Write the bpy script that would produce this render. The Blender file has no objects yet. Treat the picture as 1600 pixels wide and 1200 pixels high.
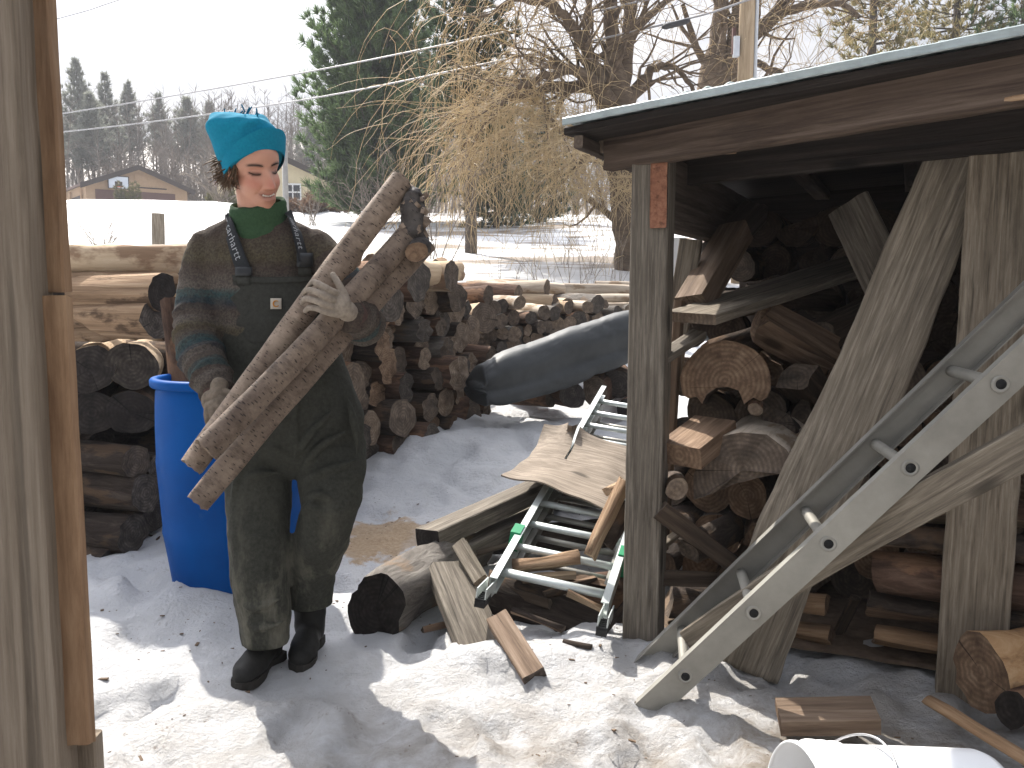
import bpy, bmesh, math, random
import numpy as np
from mathutils import Vector, Matrix, noise

sc = bpy.context.scene
COL = sc.collection
rad = math.radians
random.seed(7)
RNG = np.random.default_rng(7)

# ------------------------------------------------------------------ camera geometry (photo pixels -> points)
F, PITCH, H = 1380.0, rad(6.0), 1.2
CP, SP = math.cos(PITCH), math.sin(PITCH)


def P(px, py, Y):
    """world point seen at photo pixel (px, py) lying at world depth Y"""
    u, v = px - 800.0, py - 600.0
    d = Vector((u, F * CP - v * SP, -F * SP - v * CP))
    return Vector((d.x * Y / d.y, Y, H + d.z * Y / d.y))


def R(rpx, Y):
    return rpx * Y / 1385.0


def n3(x, y, z=0.0):
    return noise.noise(Vector((x, y, z)))


def sstep(a, b, x):
    t = min(1.0, max(0.0, (x - a) / (b - a)))
    return t * t * (3 - 2 * t)


def gbase(x, y):
    """smooth terrain height without bumps"""
    if y < 3.0:
        z = 0.0
    elif y < 6.5:
        t = (y - 3.0) / 3.5
        z = 0.34 * t * t * (1.6 - 0.6 * t)
    else:
        yy = min(y, 45) - 6.5
        z = 0.34 + 0.122 * yy
        if y > 45:
            z += 0.06 * (min(y, 78) - 45)
        if y > 78:
            left = sstep(25, -15, x)
            z += (0.07 + 0.20 * left) * (min(y, 150) - 78)
    return z


def bump2(x, y, cx, cy, rx, ry, h):
    q = ((x - cx) / rx) ** 2 + ((y - cy) / ry) ** 2
    return h * math.exp(-q) if q < 12 else 0.0


PRINTS = []
_pr = random.Random(4)
for _i, (_x, _y) in enumerate([(-.42, 2.05), (-.62, 2.35), (-.18, 2.3), (.02, 2.6), (-.3, 3.0), (-.52, 3.3), (-.25, 3.6), (-.45, 3.95), (-.2, 4.2), (-.38, 4.6), (-.08, 4.85), (-.2, 5.2), (.08, 5.5), (.3, 2.1), (.55, 2.2), (.75, 1.95), (-.9, 2.15), (-1.05, 2.5), (.15, 1.9), (.42, 1.75), (-.7, 1.85)]):
    _a = _pr.gauss(.1, .35)
    PRINTS.append((_x + _pr.gauss(0, .03), _y, math.cos(_a), math.sin(_a)))


def footprints(x, y):
    z = 0.0
    for (fx, fy, c, s) in PRINTS:
        dx, dy = x - fx, y - fy
        if dx * dx + dy * dy > .09:
            continue
        u, v = dx * c + dy * s, -dx * s + dy * c
        q = math.sqrt((u / .058) ** 2 + (v / .145) ** 2)
        if q < 1.6:
            z += -.028 * sstep(1.05, .7, q) + .012 * math.exp(-((q - 1.2) / .18) ** 2)
    return z


def gz(x, y):
    z = gbase(x, y)
    # snow heaped round the barrel foot and below the piles
    z += bump2(x, y, -1.55, 3.15, .38, .35, .10) + bump2(x, y, -1.15, 3.2, .25, .14, .05)
    z += bump2(x, y, -.55, 5.4, .5, .7, .10) + bump2(x, y, .25, 5.6, .7, .6, .06)
    z += bump2(x, y, -.2, 6.7, .25, .25, .12)
    z += bump2(x, y, -.05, 2.75, .45, .12, .03)
    # ploughed bank in front of the garage and the road bank on the right
    z += bump2(x, y, -22.0, 45, 12.0, 4.0, 0.75) * (1 + .4 * n3(x * .35, y * .3, 5))
    z += bump2(x, y, -15.5, 44.5, 1.6, 1.5, 0.35)
    z += bump2(x, y, -8.5, 40, 3, 1.6, 0.35)
    if y < 14:
        k = sstep(14, 8, y)
        calm = 1 - .75 * math.exp(-(((x + .75) / .35) ** 2 + ((y - 2.7) / .3) ** 2))
        a = .026 * n3(x * 2.3, y * 2.3, 1) + .020 * n3(x * 5.5, y * 5.5, 2)
        # broken clods and crust
        c1 = n3(x * 9, y * 9, 3)
        c2 = n3(x * 17, y * 17, 6)
        a += (.022 + .016 * sstep(4.2, 2.6, y)) * (abs(c1) ** .6) * (1 if c1 > 0 else -.6) * sstep(-.35, .25, n3(x * 1.7, y * 1.7, 21)) + .010 * c2 + .008 * abs(n3(x * 31, y * 31, 4))
        # trodden hollows
        c = n3(x * 3.9 + 9, y * 3.3, 8)
        a -= .042 * sstep(.12, .34, c)
        z += a * k * calm + (footprints(x, y) if 1.5 < y < 6 and abs(x) < 1.4 else 0)
    if y > 9:
        z += .12 * n3(x * .25, y * .25, 11) * sstep(9, 20, y) + .05 * n3(x * .9, y * .9, 12)
    return z


def G(px, py):
    """ground point under a photo pixel"""
    Y = 3.0
    for _ in range(40):
        q = P(px, py, Y)
        g = gbase(q.x, Y)
        slope = (P(px, py, Y + .01).z - q.z) / .01
        gs = (gbase(q.x, Y + .01) - g) / .01
        if abs(slope - gs) < 1e-5:
            break
        Y = max(.8, Y - .8 * (q.z - g) / (slope - gs))
    return P(px, py, Y)


# ------------------------------------------------------------------ materials
class NB:
    def __init__(s, name, rough=.8, spec=.3):
        s.m = bpy.data.materials.new(name)
        s.m.use_nodes = True
        s.t = s.m.node_tree
        s.b = s.t.nodes['Principled BSDF']
        s.b.inputs['Roughness'].default_value = rough
        s.b.inputs['Specular IOR Level'].default_value = spec

    def n(s, typ, **kw):
        nd = s.t.nodes.new(typ)
        for k, v in kw.items():
            setattr(nd, k, v)
        return nd

    def link(s, a, b):
        s.t.links.new(a, b)

    def put(s, sock, v):
        if isinstance(v, bpy.types.NodeSocket):
            s.link(v, sock)
        elif isinstance(v, (tuple, list)) and len(v) == 3 and sock.type == 'RGBA':
            sock.default_value = (*v, 1)
        else:
            sock.default_value = v

    def coord(s, kind='Object', scale=(1, 1, 1), rnd=True):
        tc = s.n('ShaderNodeTexCoord')
        out = tc.outputs[kind]
        if rnd:
            oi = s.n('ShaderNodeObjectInfo')
            m = s.n('ShaderNodeMath', operation='MULTIPLY')
            s.link(oi.outputs['Random'], m.inputs[0])
            m.inputs[1].default_value = 37.0
            a = s.n('ShaderNodeVectorMath', operation='ADD')
            s.link(out, a.inputs[0])
            s.link(m.outputs[0], a.inputs[1])
            out = a.outputs[0]
        mp = s.n('ShaderNodeMapping')
        mp.inputs['Scale'].default_value = scale
        s.link(out, mp.inputs['Vector'])
        return mp.outputs[0]

    def rnd(s):
        return s.n('ShaderNodeObjectInfo').outputs['Random']

    def noise(s, vec, scale, detail=5, rough=.6, dist=0.0):
        nd = s.n('ShaderNodeTexNoise')
        s.link(vec, nd.inputs['Vector'])
        nd.inputs['Scale'].default_value = scale
        nd.inputs['Detail'].default_value = detail
        nd.inputs['Roughness'].default_value = rough
        nd.inputs['Distortion'].default_value = dist
        return nd.outputs['Fac']

    def ramp(s, fac, stops, interp='LINEAR'):
        nd = s.n('ShaderNodeValToRGB')
        cr = nd.color_ramp
        cr.interpolation = interp
        while len(cr.elements) < len(stops):
            cr.elements.new(.5)
        for e, (p, c) in zip(cr.elements, stops):
            e.position = p
            e.color = (*c, 1) if isinstance(c, (tuple, list)) else (c, c, c, 1)
        s.link(fac, nd.inputs[0])
        return nd.outputs['Color']

    def mix(s, fac, a, b, mode='MIX'):
        nd = s.n('ShaderNodeMix', data_type='RGBA', blend_type=mode)
        s.put(nd.inputs[0], fac)
        s.put(nd.inputs[6], a)
        s.put(nd.inputs[7], b)
        return nd.outputs[2]

    def math(s, op, a, b=0.0, c=None):
        nd = s.n('ShaderNodeMath', operation=op)
        s.put(nd.inputs[0], a)
        s.put(nd.inputs[1], b)
        if c is not None:
            s.put(nd.inputs[2], c)
        return nd.outputs[0]

    def color(s, c):
        s.put(s.b.inputs['Base Color'], c)

    def bump(s, h, strength=.5, dist=.01, prev=None):
        nd = s.n('ShaderNodeBump')
        nd.inputs['Strength'].default_value = strength
        nd.inputs['Distance'].default_value = dist
        s.link(h, nd.inputs['Height'])
        s.link(nd.outputs[0], s.b.inputs['Normal'])
        return nd


def m_plain(name, c, rough=.6, var=.25, scale=30, bump=.15, metal=0.0, spec=.3, dist=.003):
    b = NB(name, rough, spec)
    v = b.coord()
    f = b.noise(v, scale, 6, .65)
    f2 = b.noise(v, scale * .15, 3)
    lo = tuple(x * (1 - var) for x in c)
    hi = tuple(min(1, x * (1 + var)) for x in c)
    col = b.ramp(f, [(.3, lo), (.7, hi)])
    col = b.mix(b.math('MULTIPLY', f2, .35), col, lo)
    b.color(col)
    b.b.inputs['Metallic'].default_value = metal
    if bump:
        b.bump(f, bump, dist)
    return b.m


def m_wood(name, dark, mid, light, fine=60, stretch=.06, crack=.5, rough=.85, bump=.5, stain=.4, stainc=(.03, .025, .02), rv=.35):
    """weathered sawn or split wood, grain along local X"""
    b = NB(name, rough, .2)
    v = b.coord(scale=(stretch, 1, 1))
    f = b.noise(v, fine, 8, .7, .3)
    g = b.noise(b.coord(scale=(stretch * 1.8, 1, 1)), fine * .35, 4, .6, .6)
    col = b.ramp(f, [(.33, dark), (.5, mid), (.67, light)])
    col = b.mix(b.ramp(g, [(.35, 0.), (.65, .45)]), col, mid)
    st = b.noise(b.coord(scale=(.35, 1, 1)), 7, 6, .7)
    col = b.mix(b.ramp(st, [(.52, 0.), (.72, stain)]), col, stainc)
    ck = b.noise(b.coord(scale=(stretch * .5, 1, 1)), fine * .55, 3, .5)
    ckr = b.ramp(ck, [(.30, crack), (.36, 0.)])
    col = b.mix(ckr, col, tuple(x * .3 for x in dark))
    # sparse knots with a dark ring
    vo = b.n('ShaderNodeTexVoronoi', feature='F1')
    b.link(b.coord(scale=(2.2, 6, 6)), vo.inputs['Vector'])
    vo.inputs['Scale'].default_value = 1.0
    kd = b.math('ADD', vo.outputs['Distance'], b.math('MULTIPLY', b.math('SUBTRACT', f, .5), .06))
    kn = b.ramp(kd, [(.07, .85), (.10, .55), (.14, 0.)])
    col = b.mix(kn, col, tuple(x * .55 for x in dark))
    r = b.math('MULTIPLY_ADD', b.rnd(), rv, 1 - rv * .6)
    col = b.mix(1.0, col, r, 'MULTIPLY')
    b.color(col)
    # long raised grain
    lg = b.noise(b.coord(scale=(stretch * .4, 1, 1)), fine * 1.6, 4, .6)
    h = b.mix(ckr, b.math('ADD', f, b.math('MULTIPLY', lg, .7)), (0, 0, 0))
    b.bump(h, bump, .008)
    return b.m


def m_bark(name, dark, mid, light, scale=22, stretch=.22, patch=None, rough=.9, bump=.9, rv=.4, dist=.02):
    b = NB(name, rough, .15)
    v = b.coord(scale=(stretch, 1, 1))
    f = b.noise(v, scale, 9, .72, .8)
    g = b.noise(b.coord(scale=(.6, 1, 1)), scale * .3, 5, .6)
    col = b.ramp(f, [(.3, dark), (.52, mid), (.75, light)])
    if patch:
        col = b.mix(b.ramp(g, [(.54, 0.), (.60, 1.)]), col, b.ramp(f, [(.3, tuple(x * .6 for x in patch)), (.7, patch)]))
    r = b.math('MULTIPLY_ADD', b.rnd(), rv, 1 - rv * .6)
    col = b.mix(1.0, col, r, 'MULTIPLY')
    b.color(col)
    b.bump(f, bump, dist)
    return b.m


def m_end(name, dark, mid, light, rings=55, rough=.85, rv=.5, dirt=.6, dirtc=(.03, .025, .022)):
    """cut end: year rings round local X"""
    b = NB(name, rough, .15)
    tc = b.n('ShaderNodeTexCoord')
    w = b.n('ShaderNodeTexWave', wave_type='RINGS', rings_direction='X')
    b.link(tc.outputs['Object'], w.inputs['Vector'])
    w.inputs['Scale'].default_value = rings
    w.inputs['Distortion'].default_value = 3.5
    w.inputs['Detail'].default_value = 3
    w.inputs['Detail Scale'].default_value = .6
    f = b.noise(b.coord(), 25, 8, .7)
    col = b.ramp(f, [(.3, dark), (.5, mid), (.72, light)])
    col = b.mix(b.math('MULTIPLY', w.outputs['Fac'], .5), col, dark)
    st = b.noise(b.coord(), 9, 5, .65)
    col = b.mix(b.ramp(st, [(.45, 0.), (.66, dirt)]), col, dirtc)
    # radial checks
    sx = b.n('ShaderNodeSeparateXYZ')
    b.link(tc.outputs['Object'], sx.inputs[0])
    an = b.math('ARCTAN2', sx.outputs['Z'], sx.outputs['Y'])
    cb = b.n('ShaderNodeCombineXYZ')
    b.link(an, cb.inputs[0])
    b.link(b.math('MULTIPLY', b.rnd(), 50.), cb.inputs[1])
    rc = b.noise(cb.outputs[0], 5.5, 2, .5)
    ck = b.ramp(rc, [(.30, .75), (.34, 0.)])
    col = b.mix(ck, col, tuple(x * .25 for x in dark))
    r = b.math('MULTIPLY_ADD', b.rnd(), rv, 1 - rv * .6)
    col = b.mix(1.0, col, r, 'MULTIPLY')
    b.color(col)
    b.bump(f, .5, .006)
    return b.m


# ------------------------------------------------------------------ mesh makers
def link(o, parent=None):
    COL.objects.link(o)
    if parent is not None:
        o.parent = parent
    return o


def tag(o, label=None, cat=None, group=None, kind=None):
    if label:
        o['label'] = label
    if cat:
        o['category'] = cat
    if group:
        o['group'] = group
    if kind:
        o['kind'] = kind
    return o


def mesh(name, verts, faces, mats, idx=None, smooth=True):
    me = bpy.data.meshes.new(name)
    if isinstance(verts, np.ndarray):
        verts = verts.tolist()
    if isinstance(faces, np.ndarray):
        faces = faces.tolist()
    me.from_pydata(verts, [], faces)
    for m in (mats if isinstance(mats, (list, tuple)) else [mats]):
        me.materials.append(m)
    if idx is not None:
        me.polygons.foreach_set('material_index', idx)
    if smooth:
        me.polygons.foreach_set('use_smooth', [True] * len(me.polygons))
    me.update()
    return me


def obj(name, verts, faces, mats, parent=None, origin=None, idx=None, smooth=True):
    """one mesh object; with an origin the world-space verts are stored relative to it"""
    if origin is not None:
        o_ = np.array(origin)
        verts = np.array([tuple(v) for v in verts], dtype=float) - o_
    o = bpy.data.objects.new(name, mesh(name, verts, faces, mats, idx, smooth))
    link(o, parent)
    if origin is not None and parent is None:
        o.location = origin
    return o


def empty(name, loc, label, cat, group=None, rotz=0.0):
    o = bpy.data.objects.new(name, None)
    o.empty_display_size = .1
    link(o)
    o.location = loc
    o.rotation_euler = (0, 0, rotz)
    return tag(o, label, cat, group)


class MB:
    """collects verts and faces of one mesh"""

    def __init__(s):
        s.v, s.f, s.i = [], [], []

    def add(s, v, f, i=0):
        k = len(s.v)
        s.v += [tuple(p) for p in v]
        s.f += [tuple(a + k for a in q) for q in f]
        s.i += [i] * len(f)
        return s

    def build(s, name, mats, parent=None, origin=None, smooth=True):
        return obj(name, s.v, s.f, mats, parent, origin, s.i, smooth)


def loft(rings, n=20, cap=True):
    """rings: (center, hx, hy) vectors"""
    v, f = [], []
    for c, hx, hy in rings:
        c, hx, hy = Vector(c), Vector(hx), Vector(hy)
        for k in range(n):
            a = 2 * math.pi * k / n
            v.append(c + hx * math.cos(a) + hy * math.sin(a))
    m = len(rings)
    for i in range(m - 1):
        for k in range(n):
            a, b = i * n + k, i * n + (k + 1) % n
            f.append((a, b, b + n, a + n))
    if cap:
        v.append(Vector(rings[0][0]))
        v.append(Vector(rings[-1][0]))
        s, e = len(v) - 2, len(v) - 1
        for k in range(n):
            f.append((s, (k + 1) % n, k))
            f.append((e, (m - 1) * n + k, (m - 1) * n + (k + 1) % n))
    return v, f


def frames(pts):
    pts = [Vector(p) for p in pts]
    out = []
    t0 = (pts[1] - pts[0]).normalized()
    up = Vector((0, 0, 1)) if abs(t0.z) < .9 else Vector((1, 0, 0))
    x = up.cross(t0).normalized()
    for i, p in enumerate(pts):
        a, b = pts[max(0, i - 1)], pts[min(len(pts) - 1, i + 1)]
        t = (b - a)
        t = t.normalized() if t.length > 1e-9 else t0
        x = (x - t * x.dot(t))
        x = x.normalized() if x.length > 1e-6 else t.orthogonal().normalized()
        out.append((p, x, t.cross(x), t))
    return out


def smooth_path(pts, rs, sub=4):
    """Catmull-Rom through points with radii"""
    pts = [Vector(p) for p in pts]
    P_, R_ = [], []
    m = len(pts)
    for i in range(m - 1):
        p0, p1, p2, p3 = pts[max(0, i - 1)], pts[i], pts[i + 1], pts[min(m - 1, i + 2)]
        r1, r2 = rs[i], rs[i + 1]
        for k in range(sub):
            t = k / sub
            q = .5 * ((2 * p1) + (p2 - p0) * t + (2 * p0 - 5 * p1 + 4 * p2 - p3) * t * t + (3 * p1 - p0 - 3 * p2 + p3) * t ** 3)
            P_.append(q)
            R_.append(r1 + (r2 - r1) * (t * t * (3 - 2 * t)))
    P_.append(pts[-1])
    R_.append(rs[-1])
    return P_, R_


def tube(pts, rs, n=12, cap=True, rounded=False, squash=1.0):
    if not isinstance(rs, (list, tuple)):
        rs = [rs] * len(pts)
    fr = frames(pts)
    rings = []
    if rounded:
        p, x, y, t = fr[0]
        for k in (0.15, .55, .85):
            rings.append((p - t * rs[0] * math.cos(math.asin(k)) * .9, x * rs[0] * k, y * rs[0] * k * squash))
    for (p, x, y, t), r in zip(fr, rs):
        rings.append((p, x * r, y * r * squash))
    if rounded:
        p, x, y, t = fr[-1]
        for k in (.85, .55, .15):
            rings.append((p + t * rs[-1] * math.cos(math.asin(k)) * .9, x * rs[-1] * k, y * rs[-1] * k * squash))
    return loft(rings, n, cap)


def ellipsoid(c, ax, ay, az, n=20, m=12):
    c, ax, ay, az = Vector(c), Vector(ax), Vector(ay), Vector(az)
    rings = []
    for i in range(m):
        t = -math.pi / 2 + math.pi * (i + .5) / m
        rings.append((c + az * math.sin(t), ax * math.cos(t), ay * math.cos(t)))
    return loft(rings, n)


def box(sx, sy, sz, c=(0, 0, 0)):
    x, y, z = sx / 2, sy / 2, sz / 2
    v = [Vector((a * x + c[0], b * y + c[1], d * z + c[2])) for a in (-1, 1) for b in (-1, 1) for d in (-1, 1)]
    f = [(0, 1, 3, 2), (4, 6, 7, 5), (0, 4, 5, 1), (2, 3, 7, 6), (0, 2, 6, 4), (1, 5, 7, 3)]
    return v, f


def remesh(v, f, voxel, smooth=2, factor=.5):
    me = bpy.data.meshes.new('tmp')
    me.from_pydata([tuple(p) for p in v], [], f)
    o = bpy.data.objects.new('tmp', me)
    COL.objects.link(o)
    mod = o.modifiers.new('r', 'REMESH')
    mod.mode = 'VOXEL'
    mod.voxel_size = voxel
    if smooth:
        s = o.modifiers.new('s', 'SMOOTH')
        s.iterations = smooth
        s.factor = factor
    dg = bpy.context.evaluated_depsgraph_get()
    m2 = bpy.data.meshes.new_from_object(o.evaluated_get(dg))
    vv = np.empty(len(m2.vertices) * 3)
    m2.vertices.foreach_get('co', vv)
    ff = [tuple(p.vertices) for p in m2.polygons]
    bpy.data.objects.remove(o)
    bpy.data.meshes.remove(me)
    bpy.data.meshes.remove(m2)
    return vv.reshape(-1, 3), ff


def axes(x, z=None, roll=0.0, loc=(0, 0, 0)):
    """matrix whose local X runs along x and whose local Z is as near z as it can be"""
    x = Vector(x).normalized()
    z = Vector(z) if z is not None else Vector((0, 0, 1))
    if abs(x.dot(z.normalized())) > .99:
        z = Vector((0, 1, 0))
    y = z.cross(x).normalized()
    z = x.cross(y).normalized()
    m = Matrix(((x.x, y.x, z.x), (x.y, y.y, z.y), (x.z, y.z, z.z))).to_4x4()
    m = Matrix.Translation(Vector(loc)) @ m @ Matrix.Rotation(roll, 4, 'X')
    return m


# ---- logs, splits, boards
def log_geo(L, r, taper=.9, seed=0, n=18, rough=.06, bend=.02, oval=.1, seg=.07, jag=.01, knots=0):
    rr = random.Random(seed)
    m = max(4, int(L / seg))
    ph, pb = rr.uniform(0, 6.28), rr.uniform(0, 6.28)
    kn = [(rr.uniform(.15, .85) * L, rr.uniform(0, 6.28), rr.uniform(.25, .5)) for _ in range(knots)]
    v, f = [], []
    for i in range(m + 1):
        t = i / m
        x = t * L
        rad_ = r * (1 + (taper - 1) * t)
        cy = bend * math.sin(math.pi * t) * math.cos(pb)
        cz = bend * math.sin(math.pi * t) * math.sin(pb)
        for k in range(n):
            a = 2 * math.pi * k / n
            q = rad_ * (1 + oval * math.cos(2 * (a - ph)) + rough * 1.6 * n3(math.cos(a) * 1.7 + seed * 3.1, math.sin(a) * 1.7, x * 4) + rough * n3(math.cos(a) * 5, math.sin(a) * 5 + seed, x * 9))
            for kx, ka, kr in kn:
                d2 = ((x - kx) / (r * .6)) ** 2 + ((math.remainder(a - ka, 6.2832)) / .5) ** 2
                q += r * kr * math.exp(-d2)
            xx = x
            if i in (0, m):
                xx += jag * n3(math.cos(a) * 2, math.sin(a) * 2, seed + 7 * i)
            v.append((xx, cy + q * math.cos(a), cz + q * math.sin(a)))
    for i in range(m):
        for k in range(n):
            a, b = i * n + k, i * n + (k + 1) % n
            f.append((a, b, b + n, a + n))

    def cap(ring, sign, depth=0.006):
        cv, cf = [], []
        base = v[ring * n:(ring + 1) * n]
        cx = sum(p[0] for p in base) / n
        cy = sum(p[1] for p in base) / n
        cz = sum(p[2] for p in base) / n
        fr = (1.0, .8, .5, .2)
        for q in fr:
            for k, p in enumerate(base):
                d = depth * n3(p[1] * 30 * q + seed, p[2] * 30 * q, 3.3)
                cv.append((p[0] * q + cx * (1 - q) + (d if q < 1 else 0), cy + (p[1] - cy) * q, cz + (p[2] - cz) * q))
        cv.append((cx, cy, cz))
        for j in range(len(fr) - 1):
            for k in range(n):
                a, b = j * n + k, j * n + (k + 1) % n
                cf.append((a, a + n, b + n, b) if sign < 0 else (a, b, b + n, a + n))
        e = len(cv) - 1
        o_ = (len(fr) - 1) * n
        for k in range(n):
            cf.append((o_ + k, e, o_ + (k + 1) % n) if sign < 0 else (o_ + k, o_ + (k + 1) % n, e))
        return cv, cf
    return (v, f), cap(0, -1), cap(m, 1)


LOG_LIB = {}


def log_variant(kind, k, L, r, bark, end, **kw):
    key = (kind, k)
    if key not in LOG_LIB:
        (v, f), c0, c1 = log_geo(L, r, seed=hash(kind) % 97 + k * 13 + 1 if False else (sum(map(ord, kind)) % 97 + k * 13), **kw)
        LOG_LIB[key] = (mesh('log', v, f, bark), mesh('cut_end', *c0, end), mesh('cut_end', *c1, end))
    return LOG_LIB[key]


def put_log(name, meshes, M, label, cat='log', group=None, both=True):
    o = bpy.data.objects.new(name, meshes[0])
    link(o)
    o.matrix_world = M
    tag(o, label, cat, group)
    for c in meshes[1:(3 if both else 2)]:
        link(bpy.data.objects.new('cut_end', c), o)
    return o


def one_log(name, p0, p1, r, bark, end, label, cat='log', group=None, seed=1, roll=0., **kw):
    """a log of its own between two points"""
    p0, p1 = Vector(p0), Vector(p1)
    (v, f), c0, c1 = log_geo((p1 - p0).length, r, seed=seed, **kw)
    ms = (mesh('log', v, f, bark), mesh('cut_end', *c0, end), mesh('cut_end', *c1, end))
    return put_log(name, ms, axes(p1 - p0, loc=p0, roll=roll), label, cat, group)


def split_geo(L, r, ang=100, seed=0, rough=.09, seg=.06, twist=.2):
    """wedge of split firewood: bark on the round side (0), split faces (1), ends (2)"""
    rr = random.Random(seed)
    a0, a1 = rad(-ang / 2), rad(ang / 2)
    arc = [(math.cos(a0 + (a1 - a0) * i / 7) * r, math.sin(a0 + (a1 - a0) * i / 7) * r) for i in range(8)]
    core = (rr.uniform(-.15, .1) * r, rr.uniform(-.2, .2) * r)
    prof = list(arc)
    kind = [0] * 7
    for i in range(1, 5):
        t = i / 5
        prof.append((arc[-1][0] * (1 - t) + core[0] * t, arc[-1][1] * (1 - t) + core[1] * t))
    prof.append(core)
    for i in range(1, 5):
        t = i / 5
        prof.append((core[0] * (1 - t) + arc[0][0] * t, core[1] * (1 - t) + arc[0][1] * t))
    n = len(prof)
    kind = [0] * 7 + [1] * (n - 7)
    gx = sum(p[0] for p in prof) / n
    m = max(3, int(L / seg))
    v, f, idx = [], [], []
    for i in range(m + 1):
        t = i / m
        x = t * L
        tw = twist * (t - .5) + .1 * n3(seed, x * 3)
        sc_ = 1 + .12 * n3(seed * 2.1, x * 4, 5)
        for k, (y, z) in enumerate(prof):
            y = (y - gx) * sc_
            z = z * sc_
            rg = rough * r * (n3(y * 25 + seed, z * 25, x * 5) + .6 * n3(y * 60 + seed, z * 60, x * 9))
            l_ = math.hypot(y, z) + 1e-6
            y2, z2 = y + y / l_ * rg, z + z / l_ * rg
            xx = x + (.35 * r * n3(y * 12 + seed, z * 12, i) if i in (0, m) else 0)
            v.append((xx, y2 * math.cos(tw) - z2 * math.sin(tw), y2 * math.sin(tw) + z2 * math.cos(tw)))
    for i in range(m):
        for k in range(n):
            a, b = i * n + k, i * n + (k + 1) % n
            f.append((a, b, b + n, a + n))
            idx.append(kind[k])
    for ring, s in ((0, -1), (m, 1)):
        base = v[ring * n:(ring + 1) * n]
        c = tuple(sum(p[j] for p in base) / n for j in range(3))
        v.append(c)
        e = len(v) - 1
        for k in range(n):
            a, b = ring * n + k, ring * n + (k + 1) % n
            f.append((a, e, b) if s < 0 else (a, b, e))
            idx.append(2)
    return v, f, idx


def one_split(name, p0, p1, r, mats, label, cat='firewood', group=None, seed=1, roll=0., ang=100, **kw):
    p0, p1 = Vector(p0), Vector(p1)
    v, f, idx = split_geo((p1 - p0).length, r, ang, seed, **kw)
    o = bpy.data.objects.new(name, mesh(name, v, f, mats, idx))
    for poly, i in zip(o.data.polygons, idx):
        poly.use_smooth = i == 0
    link(o)
    o.matrix_world = axes(p1 - p0, loc=p0, roll=roll)
    return tag(o, label, cat, group)


def board_geo(L, w, t, seed=0, bend=0., twist=0., rough=.0015, seg=.06, ch=.003, wane=0., curve=0.):
    """plank along X, width along Y, thickness along Z; ends are material 1"""
    n_w = max(2, int(w / .03))
    prof = []
    hw, ht = w / 2, t / 2
    for i in range(n_w + 1):
        prof.append((-hw + ch + (w - 2 * ch) * i / n_w, ht))
    prof += [(hw, ht - ch), (hw, 0), (hw, -ht + ch)]
    for i in range(n_w + 1):
        prof.append((hw - ch - (w - 2 * ch) * i / n_w, -ht))
    prof += [(-hw, -ht + ch), (-hw, 0), (-hw, ht - ch)]
    prof = prof[::-1]
    n = len(prof)
    m = max(3, int(L / seg))
    v, f, idx = [], [], []
    for i in range(m + 1):
        s = i / m
        x = s * L
        tw = twist * (s - .5)
        bz = bend * math.sin(math.pi * s)
        by = curve * math.sin(math.pi * s)
        for (y, z) in prof:
            y2 = y * (1 + wane * n3(x * 3 + seed, 1.7 if y > 0 else 4.1))
            z2 = z
            y2 += rough * n3(x * 14 + seed, z * 40, y * 30)
            z2 += rough * n3(x * 11 - seed, y * 40, z * 30)
            xx = x + (rough * 2.5 * n3(y * 50, z * 50, seed) if i in (0, m) else 0)
            v.append((xx, y2 * math.cos(tw) - z2 * math.sin(tw) + by, y2 * math.sin(tw) + z2 * math.cos(tw) + bz))
    for i in range(m):
        for k in range(n):
            a, b = i * n + k, i * n + (k + 1) % n
            f.append((a, b, b + n, a + n))
            idx.append(0)
    f.append(tuple(range(n))[::-1])
    f.append(tuple(m * n + k for k in range(n)))
    idx += [1, 1]
    return v, f, idx


def board(name, p0, p1, w, t, face, mats, label=None, cat=None, group=None, parent=None, seed=1, **kw):
    """plank from p0 to p1 whose broad face looks along `face`"""
    p0, p1 = Vector(p0), Vector(p1)
    v, f, idx = board_geo((p1 - p0).length, w, t, seed, **kw)
    o = bpy.data.objects.new(name, mesh(name, v, f, mats, idx, smooth=False))
    link(o)
    M = axes(p1 - p0, face, loc=p0)
    if parent is not None:
        o.parent = parent
        o.matrix_local = parent_inv(parent) @ M
    else:
        o.matrix_world = M
    return tag(o, label, cat, group)


def parent_inv(p):
    return (Matrix.Translation(p.location) @ p.rotation_euler.to_matrix().to_4x4()).inverted()


def ordn(i):
    return ['first', 'second', 'third', 'fourth', 'fifth', 'sixth', 'seventh', 'eighth', 'ninth', 'tenth', 'eleventh', 'twelfth', 'thirteenth', 'fourteenth', 'fifteenth', 'sixteenth', 'seventeenth', 'eighteenth', 'nineteenth', 'twentieth', 'twenty-first', 'twenty-second', 'twenty-third', 'twenty-fourth'][i]
SUN_AZ_D, SUN_EL_D = -30.0, 46.0
SKY_STRENGTH, SUN_POWER, EXPOSURE, CLOUD = .15, 4.2, 1.12, 1.8
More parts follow.
